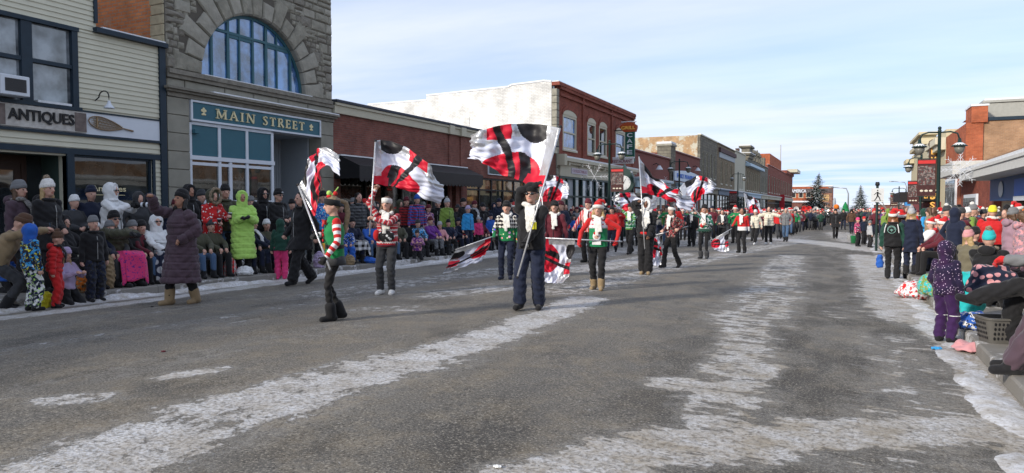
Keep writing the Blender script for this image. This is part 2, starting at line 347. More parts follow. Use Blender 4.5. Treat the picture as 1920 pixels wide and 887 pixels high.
# transverse cracks and tar seams
at = nd(nt, 'ShaderNodeAttribute', attribute_name='snow')
rip = noise(1.0, 9, 0.72, stretched(2.0, 6.5), 0.3); blob = noise(5.0, 8, 0.72, None, 0.3); bl2 = noise(1.7, 6, 0.6)
sx_ = nd(nt, 'ShaderNodeSeparateXYZ'); nt.links.new(tc.outputs['Object'], sx_.inputs[0]); rside = rng(sx_.outputs[0], -3.0, -1.9); iso = noise(7.5, 10, 0.82, stretched(1.0, 0.7), 0.2)
tx = nd(nt, 'ShaderNodeMix', data_type='FLOAT'); nt.links.new(rside, tx.inputs[0]); nt.links.new(iso, tx.inputs[2]); nt.links.new(rip, tx.inputs[3]); trk = noise(1.0, 5, 0.6, stretched(7.0, 0.35))
nsum = mth('ADD', mth('ADD', mth('MULTIPLY', tx.outputs[0], 0.46), mth('MULTIPLY', trk, 0.10)), mth('ADD', mth('MULTIPLY', blob, 0.28), mth('MULTIPLY', bl2, 0.16)))
nn = rng(nsum, 0.36, 0.64)
s0 = mth('ADD', mth('ADD', mth('MULTIPLY', at.outputs['Fac'], 0.93), mth('ADD', mth('MULTIPLY', nn, 0.85), mth('MULTIPLY', grit, 0.36))), -1.150)
holes = rng(noise(26, 6, 0.8), 0.34, 0.46, 0.62, 1.0); snow = mth('MULTIPLY', rng(s0, 0.0, 0.085, 0, 1.0, True), holes)
dust = rng(mth('ADD', s0, mth('MULTIPLY', fine, 0.30)), -0.13, 0.34, 0, 0.46, True)
speck = rng(noise(17, 5, 0.75), 0.655, 0.69, 0, 0.8)
dirt = rng(noise(2.6, 8, 0.75), 0.40, 0.60)
sc = mixc(mth('MULTIPLY', rng(sxx, -2.2, -1.2, 0.75, 1.0), mth('ADD', mth('MULTIPLY', dirt, .8), rng(sxx, -2.2, -1.2, 0, .2))), (0.62, 0.625, 0.64), (0.36, 0.315, 0.25)); sc = mixc(rng(grit, 0.46, 0.60, 0, 0.75), sc, (0.25, 0.215, 0.17))
col = mixc(dust, base, mixc(rng(fine, .35, .65), (0.27, 0.25, 0.215), (0.50, 0.49, 0.47)))
col = mixc(speck, col, (0.42, 0.40, 0.38)); col = mixc(snow, col, sc)
nt.links.new(col, b.inputs['Base Color']); nt.links.new(rng(snow, 0, 1, 0.80, 0.55), b.inputs['Roughness']); setin(b, 'Specular IOR Level', 0.25)
h = mth('ADD', mth('MULTIPLY', snow, mth('ADD', mth('MULTIPLY', rip, 1.4), 0.5)), mth('ADD', mth('MULTIPLY', fine, 0.18), mth('MULTIPLY', grit, 0.28)))
bp = nd(nt, 'ShaderNodeBump'); setin(bp, 'Strength', 0.9); setin(bp, 'Distance', 0.02); nt.links.new(h, bp.inputs['Height']); nt.links.new(bp.outputs['Normal'], b.inputs['Normal'])
ROADM = m
ys = np.concatenate([np.arange(-12, 1.0, 0.5), np.arange(1.0, 16, 0.06), np.arange(16, 46, 0.2), np.arange(46, 240, 2.0)])
sheet('road', np.arange(-11.5, 1.2701, 0.0912), ys, lambda X, Y: gcrown(X)+gslope(Y)+0.0, ROADM, snow_field)
# concrete sidewalks with kerb faces and trodden snow
m, nt, b = newmat('sidewalk_concrete'); tc = nd(nt, 'ShaderNodeTexCoord')
spx = nd(nt, 'ShaderNodeSeparateXYZ'); nt.links.new(tc.outputs['Object'], spx.inputs[0])
fine = noise(70, 4, 0.7); big = noise(1.1, 6, 0.6); base = mixc(fine, (0.17, 0.16, 0.145), (0.26, 0.245, 0.22)); base = mixc(rng(big, 0.4, 0.65, 0, 0.5), base, (0.115, 0.11, 0.10))
jy = mth('ABSOLUTE', mth('SUBTRACT', mth('FRACT', mth('DIVIDE', spx.outputs[1], 1.5)), 0.5)); base = mixc(rng(jy, 0.494, 0.498, 0, .8), base, (0.06, 0.06, 0.058))
sn = rng(mth('ADD', mth('MULTIPLY', noise(0.9, 7, 0.65), 0.6), mth('MULTIPLY', noise(7, 6, 0.7), 0.4)), 0.50, 0.56, 0, 1, True)
base = mixc(sn, base, mixc(noise(9, 5, .7), (0.62, 0.64, 0.68), (0.42, 0.39, 0.35)))
nt.links.new(base, b.inputs['Base Color']); setin(b, 'Roughness', 0.8)
bp = nd(nt, 'ShaderNodeBump'); setin(bp, 'Strength', 0.6); setin(bp, 'Distance', 0.01); nt.links.new(mth('ADD', fine, mth('MULTIPLY', sn, 1.5)), bp.inputs['Height']); nt.links.new(bp.outputs['Normal'], b.inputs['Normal'])
SIDEM = m
def walk(name, x0, x1, xk):
    mb = MB(); ys = [-14]+list(range(0, 61, 4))+[240]
    for a, b_ in zip(ys[:-1], ys[1:]):
        za, zb = -0.01*min(max(a, 0), 60), -0.01*min(max(b_, 0), 60)
        if xk == x1: xs = [x0, x1-0.02, x1]; zs = [0.14, 0.14, 0.12]
        else: xs = [x0, x0+0.02, x1]; zs = [0.12, 0.14, 0.14]
        for (p, q, r, t) in ((xs[0], xs[1], zs[0], zs[1]), (xs[1], xs[2], zs[1], zs[2])):
            mb.add([(p, a, za+r), (q, a, za+t), (q, b_, zb+t), (p, b_, zb+r)], [(0, 1, 2, 3)])
        mb.add([(xk, a, za-0.3), (xk, b_, zb-0.3), (xk, b_, zb+0.12), (xk, a, za+0.12)], [(0, 1, 2, 3)])
    o = mb.build(name, SIDEM); o['kind'] = 'structure'; return o
walk('left_sidewalk', -17.6, -11.5, -11.5); walk('right_sidewalk', 1.27, 7.5, 1.27)
# packed snow bank lying along the kerbs (real low relief)
def bank(name, x0, x1, y0, y1, hgt, seed, thr):
    from mathutils import noise as mn
    st = 0.045; xs = np.arange(x0, x1+st, st); ys = np.arange(y0, y1, st) if y1-y0 < 30 else np.concatenate([np.arange(y0, 22, st), np.arange(22, y1, st*3)]); H = np.zeros((len(ys), len(xs))); xc = (x0+x1)/2; hw = (x1-x0)/2
    for i, y in enumerate(ys):
        for j, x in enumerate(xs):
            e = 1-abs((x-xc-hw*.35*(1 if xc > 0 else -1))/hw)**1.6; n_ = mn.fractal(Vector((x*2.2+seed, y*1.3, seed)), .9, 2.1, 6)*.8+.6*mn.noise(Vector((x*1.1, y*.6+seed, 0)))+.5; H[i, j] = (e*(.35+n_)-thr)*hgt*2.0+.15*hgt*mn.noise(Vector((x*18, y*18, seed)))
    X, Y = np.meshgrid(xs, ys); Z = gcrown(X)+gslope(Y)+np.minimum(H, hgt*1.5); me_v = np.stack([X, Y, Z], -1).reshape(-1, 3).tolist(); m_ = len(xs); fs = []
    for i in range(len(ys)-1):
        for j in range(m_-1):
            if H[i:i+2, j:j+2].max() > 0: q = i*m_+j; fs.append((q, q+1, q+m_+1, q+m_))
    used_ = sorted({k for f in fs for k in f}); mp_ = {k: i for i, k in enumerate(used_)}; mb = MB(); mb.add([me_v[k] for k in used_], [tuple(mp_[k] for k in f) for f in fs]); o = mb.build(name, MATS['dirty_snow'], smooth=True); return tag(o, kind='stuff')
mat('snow', (0.66, 0.68, 0.71), 0.6, var=0.22, scale=7, bump=0.7, bscale=22)
m, nt, b = newmat('dirty_snow'); tc = nd(nt, 'ShaderNodeTexCoord'); dn = noise(6, 8, 0.75); base = mixc(rng(dn, 0.38, 0.62), (0.40, 0.37, 0.33), (0.66, 0.67, 0.70)); base = mixc(rng(noise(30, 4, .7), .52, .66, 0, .7), base, (0.20, 0.175, 0.14)); nt.links.new(base, b.inputs['Base Color']); setin(b, 'Roughness', .7)
bp = nd(nt, 'ShaderNodeBump'); setin(bp, 'Strength', 0.8); setin(bp, 'Distance', 0.015); nt.links.new(noise(40, 5, .7), bp.inputs['Height']); nt.links.new(bp.outputs['Normal'], b.inputs['Normal'])
for nm_, a_ in (('left_kerb_snow', (-11.5, -10.9, 2, 60, 0.055, 3, .38)), ('right_kerb_snow', (0.62, 1.27, 3.5, 45, 0.024, 5, .66))):
    o = bank(nm_, *a_); o.name = 'kerb_snow'; o['label'] = 'white packed snow along the left kerb' if 'left' in nm_ else 'white packed snow along the right kerb'; o['category'] = 'snow'
# far ground
mat('snowy_ground', (0.42, 0.42, 0.43), 0.9, var=0.35, scale=0.4)
sheet('ground', np.array([-2500, -400, -60, -17.5, 7.4, 60, 400, 2500.]), np.array([-400, -12, 0, 60, 240, 800, 4500.]), lambda X, Y: gslope(Y)-0.03+0*X, MATS['snowy_ground'])
mat('road_grey', (0.11, 0.105, 0.10), 0.9, var=0.4, scale=1.0)
# ------------------------------------------------------------------ buildings
FX = -15.5
NAVY = mat('navy_trim', (0.012, 0.026, 0.042), 0.5, var=0.3); CREAM = mat('cream_siding', (0.56, 0.54, 0.43), 0.65, var=0.09, scale=3, bump=0.15)
TEAL = mat('teal_paint', (0.030, 0.115, 0.155), 0.45, var=0.08); WHITE = mat('white_paint', (0.60, 0.64, 0.70), 0.5, var=0.06)
GOLD = mat('gold_letter', (0.70, 0.62, 0.38), 0.4, var=0.1); BLACK = mat('black_paint', (0.012, 0.012, 0.014), 0.5, var=0.3)
STONE = mat('sandstone', (0.245, 0.232, 0.19), 0.9, var=0.5, scale=5.0, bump=1.0, bscale=14); STONE2 = mat('sandstone_pale', (0.3, 0.285, 0.24), 0.9, var=0.35, scale=4.0, bump=1.0, bscale=11)
STONE3 = mat('sandstone_dark', (0.2, 0.185, 0.155), 0.92, var=0.45, scale=6.0, bump=1.0, bscale=15); MORT = mat('mortar', (0.10, 0.09, 0.075), 0.95)
SMOOTHST = mat('dressed_sandstone', (0.255, 0.245, 0.205), 0.88, var=0.28, scale=3.0, bump=0.35, bscale=50)
ORANGEB = brick('orange_brick', (0.60, 0.24, 0.095), (0.48, 0.17, 0.07), (0.30, 0.26, 0.21), 0.22, 0.085, 0.01, 0.7, wear=(0.42, 0.30, 0.22), wearamt=0.12)
REDB = brick('red_brick', (0.235, 0.088, 0.066), (0.17, 0.062, 0.050), (0.17, 0.12, 0.10), 0.22, 0.075, 0.007)
REDB2 = brick('bright_red_brick', (0.275, 0.078, 0.050), (0.20, 0.055, 0.038), (0.16, 0.07, 0.055), 0.22, 0.075, 0.007)
WHITEB = brick('white_painted_brick', (0.76, 0.75, 0.72), (0.70, 0.69, 0.66), (0.55, 0.53, 0.50), 0.24, 0.085, 0.009, 0.9, wear=(0.36, 0.29, 0.23), wearamt=-0.18)
TANB = brick('tan_brick', (0.38, 0.225, 0.13), (0.31, 0.18, 0.105), (0.33, 0.24, 0.17), 0.22, 0.08, 0.008)
PEELB = brick('peeling_brick', (0.48, 0.30, 0.155), (0.40, 0.24, 0.125), (0.40, 0.32, 0.22), 0.22, 0.085, 0.008, 0.5, wear=(0.50, 0.47, 0.38), wearamt=0.42)
MAUVE = mat('mauve_stucco', (0.185, 0.066, 0.055), 0.9, var=0.10, scale=2, bump=0.2, bscale=80)
ORR = brick('orange_red_brick', (0.44, 0.12, 0.055), (0.34, 0.09, 0.045), (0.32, 0.14, 0.08), 0.22, 0.075, 0.007)
GREYST = brick('grey_ashlar', (0.20, 0.185, 0.145), (0.14, 0.13, 0.105), (0.10, 0.09, 0.08), 0.6, 0.3, 0.02, 0.9)
TANST = brick('tan_ashlar', (0.25, 0.195, 0.125), (0.19, 0.15, 0.10), (0.13, 0.11, 0.08), 0.5, 0.22, 0.015, 0.7)
CREAMP = mat('cream_paint', (0.46, 0.43, 0.33), 0.6, var=0.1); GLASS = glassmat('window_glass', (0.022, 0.026, 0.030)); SKYG = glassmat('blue_glass', (0.07, 0.17, 0.38), 0.04, 1.0)
CURT = glassmat('curtained_glass', (0.16, 0.18, 0.20), 0.05, 0.7); SNOW = MATS['snow']; DGREEN = mat('dark_green_paint', (0.010, 0.035, 0.032), 0.45, var=0.2)
GREYP = mat('grey_paint', (0.30, 0.33, 0.36), 0.6, var=0.08); BROWN = mat('brown_wood', (0.055, 0.028, 0.02), 0.5, var=0.3); STEEL = mat('steel', (0.35, 0.36, 0.37), 0.4, 0.7); TARROOF = mat('roof_felt', (0.07, 0.07, 0.07), 0.9)
INT = mat('shop_interior', (0.05, 0.042, 0.035), 0.9, var=0.6, scale=3)
def F(px, py, X=FX): q = onx(px, py, X); return q[1], q[2]
def part(mb, name, m, parent, **k): return mb.build(name, m, parent, **k)
def window(parent, y0, y1, z0, z1, X=FX, fr=0.06, cols=1, rows=1, frame=None, pane=None, depth=0.10, sill=None, lean=0.05, arch=0.0):
    """sash window in a facade facing +x: frame (with bars) > pane, sill"""
    frame = frame or CREAMP; pane = pane or GLASS
    mb = MB(); xf = X-depth+lean; xb = X-depth-0.03
    mb.box(xb, xf, y0, y0+fr, z0, z1); mb.box(xb, xf, y1-fr, y1, z0, z1); mb.box(xb, xf, y0+fr, y1-fr, z0, z0+fr); mb.box(xb, xf, y0+fr, y1-fr, z1-fr, z1)
    b = fr*0.6
    for c in range(1, cols): yc = y0+(y1-y0)*c/cols; mb.box(xb, xf-0.008, yc-b/2, yc+b/2, z0+fr, z1-fr)
    for r in range(1, rows): zc = z0+(z1-z0)*r/rows; mb.box(xb, xf-0.012, y0+fr, y1-fr, zc-b/2, zc+b/2)
    if arch:
        n = 8; yc = (y0+y1)/2; hw = (y1-y0)/2
        for i in range(n):
            a, c2 = math.pi*i/n, math.pi*(i+1)/n
            mb.prism([(yc+hw*math.cos(a), z1), (yc+hw*math.cos(a), z1+arch*math.sin(a)), (yc+hw*math.cos(c2), z1+arch*math.sin(c2)), (yc+hw*math.cos(c2), z1)], 0, xb, xf-0.01)
    f = part(mb, 'window', frame, parent)
    g = MB().box(X-depth-0.025, X-depth-0.01, y0+fr*0.5, y1-fr*0.5, z0+fr*0.5, z1-fr*0.5); part(g, 'pane', pane, f)
    if sill:
        s = MB().box(X-depth+0.0, X+0.07, y0-0.06, y1+0.06, z0-0.11, z0-0.005); so_ = part(s, 'sill', sill, f)
        part(MB().box(X-depth+0.051, X+0.06, y0-0.04, y1+0.04, z0-0.003, z0+0.03), 'sill_snow', SNOW, f)
    return f
def siding(mb, y0, y1, z0, z1, holes, pitch=0.112, X=FX):
    z = z0; 
    while z < z1-0.01:
        zt = min(z+pitch, z1)
        segs = [(y0, y1)]
        for h in holes:
            if h[2] < zt-0.01 and h[3] > z+0.01:
                new = []
                for a, b_ in segs:
                    if h[1] <= a or h[0] >= b_: new.append((a, b_)); continue
                    if h[0] > a: new.append((a, h[0]))
                    if h[1] < b_: new.append((h[1], b_))
                segs = new
        for a, b_ in segs:
            if b_-a < 0.02: continue
            mb.add([(X, a, z), (X+0.028, a, z), (X+0.006, a, zt), (X, a, zt), (X, b_, z), (X+0.028, b_, z), (X+0.006, b_, zt), (X, b_, zt)],
                   [(0,1,2,3), (7,6,5,4), (1,5,6,2), (0,4,5,1), (3,2,6,7)])
        z += pitch
# ---- antique shop with cream siding
def antiques():
    t = thing('antique_shop', 'cream clapboard shop front with navy trim and a weathered sign board', 'building', (FX, 8, gz(-16, 8)))
    Y0, Y1 = -4.0, 12.42
    wy0, wz0 = F(-60, 205); wy0 = 7.45; wy1 = 10.2; wz0, wz1 = 3.70, 5.36
    sy0, sy1, sz0, sz1 = 10.02, 12.02, 0.95, 2.66; dy0, dy1 = 8.45, 9.9
    holes = [(wy0, wy1, wz0, wz1), (sy0, sy1, sz0, 2.78), (dy0, dy1, -1, 2.78), (4.0, 8.2, 0.95, 2.66), (2.0, 5.5, 3.7, 5.36), (Y0, 12.3, 3.13, 3.62)]
    core = [(wy0, wy1, wz0, wz1), (sy0, sy1, sz0, 2.66), (dy0, dy1, -1, 2.62), (4.0, 8.2, 0.95, 2.66), (2.0, 5.5, 3.7, 5.36)]
    mb = MB(); holed(mb, FX-0.25, FX-0.001, Y0, Y1, -1.2, 5.44, core, 0); holed(mb, FX-0.25, FX-0.001, Y0, 10.67, 5.44, 7.9, [], 0)
    mb.box(-30, FX-0.25, Y1-0.2, Y1-0.005, -1.2, 5.40); mb.box(-30, FX-0.25, Y0, Y0+0.2, -1.2, 7.9); mb.box(-30, FX-0.25, 10.47, 10.67, 5.44, 7.9)
    wall = part(mb, 'wall', CREAM, t)
    sd = MB(); siding(sd, Y0, Y1-0.17, -0.1, 5.44, holes); siding(sd, Y0, 10.6, 5.46, 7.9, []); part(sd, 'siding', CREAM, t)
    tr = MB(); tr.box(FX, FX+0.07, Y1-0.17, Y1, -1.2, 5.44); tr.box(FX+0.0, FX+0.06, 10.6, 10.68, 5.66, 7.9)
    tr.box(FX, FX+0.055, Y0, Y1-0.17, 2.66, 2.79); tr.box(FX, FX+0.065, Y0, Y1-0.17, 3.07, 3.13); tr.box(FX, FX+0.05, 10.25, Y1-0.17, 3.62, 3.655)
    tr.box(FX, FX+0.05, sy1, sy1+0.07, 0.0, 2.66); tr.box(FX-0.12, FX+0.06, 9.9, 10.06, -0.2, 2.66); tr.box(FX, FX+0.05, 8.36, 8.45, -0.2, 2.66)
    tr.box(FX, FX+0.05, 10.06, 12.02, 0.83, 0.95)
    part(tr, 'trim', NAVY, t)
    rf = MB().box(-30, FX-0.0, 10.68, Y1+0.02, 5.44, 5.47); rf.box(FX, FX+0.16, 10.58, Y1+0.02, 5.44, 5.55); rf.box(-30, FX, Y0, 10.6, 7.9, 8.0); part(rf, 'roof', NAVY, t)
    part(MB().box(-30, FX+0.12, 10.75, Y1-0.02, 5.551, 5.59), 'roof_snow', SNOW, t)
    # big upstairs window: two columns of sashes
    cas = MB(); X1 = FX+0.06
    cas.box(FX-0.1, X1, wy0-0.0, wy0+0.13, wz0, wz1); cas.box(FX-0.1, X1, wy1-0.13, wy1, wz0, wz1); cas.box(FX-0.1, X1+0.02, wy0-0.04, wy1+0.02, wz1, wz1+0.09)
    cas.box(FX-0.1, X1+0.03, wy0-0.05, wy1+0.05, wz0-0.08, wz0)
    ym = 9.12; cas.box(FX-0.1, X1-0.01, ym-0.11, ym+0.11, wz0, wz1); cas.box(FX-0.1, X1-0.02, wy0+0.13, ym-0.11, 4.53, 4.61); cas.box(FX-0.1, X1-0.02, ym+0.11, wy1-0.13, 4.53, 4.61)
    wn = part(cas, 'window', NAVY, t)
    for a, c in ((wy0+0.13, ym-0.11), (ym+0.11, wy1-0.13)):
        for z0, z1 in ((wz0, 4.53), (4.61, wz1)):
            part(MB().box(FX-0.06, FX-0.045, a, c, z0, z1), 'pane', CURT, wn)
    part(MB().box(FX-0.02, FX+0.08, 9.3, 10.02, wz0+0.001, wz0+0.05), 'sill_snow', SNOW, wn)
    w2 = window(t, 2.0, 5.5, 3.7, 5.36, cols=2, rows=2, frame=NAVY, pane=CURT)
    ac = thing('air_conditioner', 'boxy white air conditioner wedged in the lower sash of the clapboard shop window', 'air conditioner', (FX+0.2, 8.5, 3.72))
    a0, az0 = F(2, 185, FX+0.42); a1, _ = F(57, 185, FX+0.42); a1 = a1
    b = MB(); b.box(FX-0.04, FX+0.42, a0, a1, 3.73, 4.13); part(b, 'casing', WHITE, ac, bevel=0.015)
    g = MB(); g.box(FX+0.421, FX+0.425, a0+0.08, a1-0.07, 3.80, 4.06)
    for i in range(12): g.box(FX+0.426, FX+0.436, a0+0.09, a1-0.08, 3.81+i*0.021, 3.818+i*0.021)
    part(g, 'grille', mat('dark_grille', (0.07, 0.07, 0.075), 0.6), ac)
    # fascia strip and signs
    part(MB().box(FX+0.001, FX+0.03, Y0, Y1-0.18, 3.13, 3.62), 'fascia', WHITE, t)
    sg = thing('antiques_sign', 'weathered wooden ANTIQUES sign board with bold black letters over the shop', 'sign', (FX+0.05, 9.4, 3.14))
    yb0 = 8.35; yb1 = F(158, 230)[0]
    part(MB().box(FX+0.031, FX+0.08, yb0, yb1, 3.15, 3.60), 'board', mat('weathered_wood', (0.48, 0.46, 0.43), 0.9, var=0.5, scale=9, bump=0.5), sg)
    GBW = mat('grey_brown_wood', (0.16, 0.13, 0.12), 0.9, var=0.6, scale=14); part(MB().box(FX+0.081, FX+0.09, yb0, F(5, 210)[0], 3.17, 3.585), 'end_panel', GBW, sg); part(MB().box(FX+0.081, FX+0.092, F(136, 230)[0], yb1-0.01, 3.17, 3.58), 'end_panel', GBW, sg)
    tx = MB(); put_text(tx, 'ANTIQUES', 'x', FX+0.10, F(9, 210)[0], F(134, 225)[0], 3.245, 3.52, 0.03, 0.022); part(tx, 'lettering', BLACK, sg)
    # snowshoe hung on the fascia
    ss = thing('snowshoe', 'old wooden snowshoe with woven webbing hung flat beside the antiques sign', 'snowshoe', (FX+0.06, 11.0, 3.3))
    ya, yb = F(163, 230)[0], F(247, 252)[0]; L = yb-ya; out = []; rim = []
    for i in range(25):
        u = i/24; y = ya+L*u*0.75; wv = 0.155*math.sin(math.pi*min(1, u**0.75))**0.7*(1-0.25*u); rim.append((y, wv))
    zc = lambda y: 3.44-0.13*(y-ya)/L
    top = [(FX+0.06, y, zc(y)+w_) for y, w_ in rim]+[(FX+0.06, yb, zc(yb))]; bot = [(FX+0.06, y, zc(y)-w_) for y, w_ in rim]+[(FX+0.06, yb, zc(yb)-0.015)]
    part(MB().tube(top, 0.014, 6).tube(bot, 0.014, 6), 'rim', mat('snowshoe_wood', (0.22, 0.15, 0.09), 0.6), ss)
    wb = MB()
    for i in range(3, 23):
        y, w_ = rim[i]; wb.bar((FX+0.055, y, zc(y)-w_), (FX+0.055, min(rim[min(i+2, 24)][0], yb), zc(y)+w_), 0.008, 0.006); wb.bar((FX+0.05, y, zc(y)+w_), (FX+0.05, rim[min(i+2, 24)][0], zc(y)-w_), 0.008, 0.006)
    for k in (-0.6, -0.2, 0.2, 0.6): wb.tube([(FX+0.058, y, zc(y)+w_*k) for y, w_ in rim[2:23]], 0.005, 4)
    wb.box(FX+0.04, FX+0.066, rim[6][0]-0.015, rim[6][0]+0.015, zc(rim[6][0])-rim[6][1], zc(rim[6][0])+rim[6][1])
    part(wb, 'webbing', mat('snowshoe_hide', (0.28, 0.20, 0.12), 0.8), ss)
    # gooseneck lamp
    gl = thing('gooseneck_lamp', 'black gooseneck wall lamp with a small white shade above the snowshoe', 'lamp', (FX+0.02, 10.9, 4.0))
    y0, z0 = F(177, 187); pts = [(FX+0.03, y0, z0-0.02)]
    for i in range(9):
        a = math.pi*(1-i/8); pts.append((FX+0.30+0.17*math.cos(a)+0.0, y0+0.02, z0+0.05+0.13*math.sin(a)))
    pts.append((FX+0.47, y0+0.02, z0-0.07)); part(MB().tube(pts, 0.014, 8), 'arm', BLACK, gl, smooth=True)
    part(MB().lathe((FX+0.47, y0+0.02, z0-0.22), [(0.115, 0), (0.11, 0.012), (0.05, 0.09), (0.03, 0.15), (0.028, 0.17)], 16), 'shade', WHITE, gl, smooth=True)
    # door set back in an entry
    X = FX-0.9
    en = MB().box(X-0.15, FX-0.25, dy0-0.15, dy0-0.001, -0.3, 2.7); en.box(X-0.15, FX-0.25, dy1+0.001, dy1+0.12, -0.3, 2.7); en.box(X-0.1, FX-0.25, dy0, dy1, 2.63, 2.7); part(en, 'entry_recess', mat('entry_green', (0.05, 0.08, 0.07), 0.6), t)
    d = MB(); holed(d, X, X+0.05, dy0, 9.45, -0.2, 2.45, [(dy0+0.14, 9.31, 0.85, 2.3)]); d.box(X-0.02, X+0.07, 9.45, 9.56, -0.2, 2.63); d.box(X-0.02, X+0.07, dy0, 9.45, 2.45, 2.63)
    dr = part(d, 'door', BROWN, t); part(MB().box(X+0.01, X+0.03, dy0+0.14, 9.31, 0.85, 2.3), 'pane', GLASS, dr)
    part(MB().box(X, X+0.03, 9.57, dy1, -0.2, 2.63), 'sidelight', GLASS, t)
    nm = MB(); put_text(nm, '290', 'x', X+0.035, 8.78, 8.98, 2.14, 2.24, 0.004); part(nm, 'house_number', GOLD, dr)
    part(MB().ball((X+0.08, 9.38, 0.95), 0.035), 'door_knob', GOLD, dr)
    for (a, c) in ((sy0+0.04, sy1), (4.0, 8.2)):
        f = MB(); f.box(FX-0.12, FX-0.02, a, a+0.05, sz0, sz1); f.box(FX-0.12, FX-0.02, c-0.05, c, sz0, sz1); f.box(FX-0.12, FX-0.02, a+0.05, c-0.05, sz0, sz0+0.06); f.box(FX-0.12, FX-0.02, a+0.05, c-0.05, sz1-0.05, sz1)
        f.box(FX-0.118, FX-0.04, a+0.05, c-0.05, 1.52, 1.545)
        w_ = part(f, 'shop_window', NAVY, t); part(MB().box(FX-0.09, FX-0.075, a+0.03, c-0.03, sz0+0.03, sz1-0.03), 'pane', SHOPG, w_)
        if a > 9:
            tx = MB(); put_text(tx, 'Antiques', 'x', FX-0.068, F(175, 358)[0], F(240, 362)[0], F(200, 362)[1], F(200, 348)[1], 0.004, 0.012); tx.box(FX-0.07, FX-0.066, F(177, 366)[0], F(238, 366)[0], F(200, 366)[1], F(200, 366)[1]+0.012); part(tx, 'window_lettering', GOLD, w_)
            goods = MB(); rs = random.Random(4)
    
SHOPG = glassmat('shop_glass', (0.030, 0.032, 0.028), 0.02, 0.45, 0.006)
antiques()
# ---- stone building
def ashlar(mb, y0, y1, z0, z1, X, skip=None, hmin=0.2, hmax=0.36, wmin=0.3, wmax=0.75, seed=1, nm=3, rough=0.035):
    rs = random.Random(seed); z = z0
    while z < z1-0.02:
        h = min(rs.uniform(hmin, hmax), z1-z)
        if z1-z-h < 0.1: h = z1-z
        y = y0-rs.uniform(0, 0.3); 
        while y < y1-0.01:
            w_ = rs.uniform(wmin, wmax); a, b_ = max(y, y0), min(y+w_, y1)
            if y1-b_ < 0.12: b_ = y1
            if b_-a > 0.03:
                subs = [(z, z+h)] if rs.random() > 0.22 or h < 0.27 else [(z, z+h*0.5), (z+h*0.5, z+h)]
                for q0, q1 in subs:
                    if skip and skip(a, b_, q0, q1): continue
                    g = 0.009; e_ = rs.uniform(0.0, rough); mi = rs.choice([0, 0, 0, 1, 1, 2][:3+nm]); c = min(0.03, (b_-a)*0.2)
                    A, B, C, D = a+g, b_-g, q0+g, q1-g
                    if skip: 
                        cl = skip.clip(A, B, C, D) if hasattr(skip, 'clip') else None
                    ov = [(A, C), (B, C), (B, D), (A, D)]; iv = [(A+c, C+c), (B-c, C+c), (B-c, D-c), (A+c, D-c)]
                    yc, zc = (A+B)/2+rs.uniform(-.05, .05), (C+D)/2
                    vs = [(X, p[0], p[1]) for p in ov]+[(X+0.02+e_*0.5+rs.uniform(0, rough*0.6), p[0], p[1]) for p in iv]+[(X+0.03+e_+rs.uniform(0, rough*0.5), yc, zc)]
                    mb.add(vs, [(0,1,5,4), (1,2,6,5), (2,3,7,6), (3,0,4,7), (4,5,8), (5,6,8), (6,7,8), (7,4,8)], mi)
            y = b_ if b_ > y else y+w_
        z += h
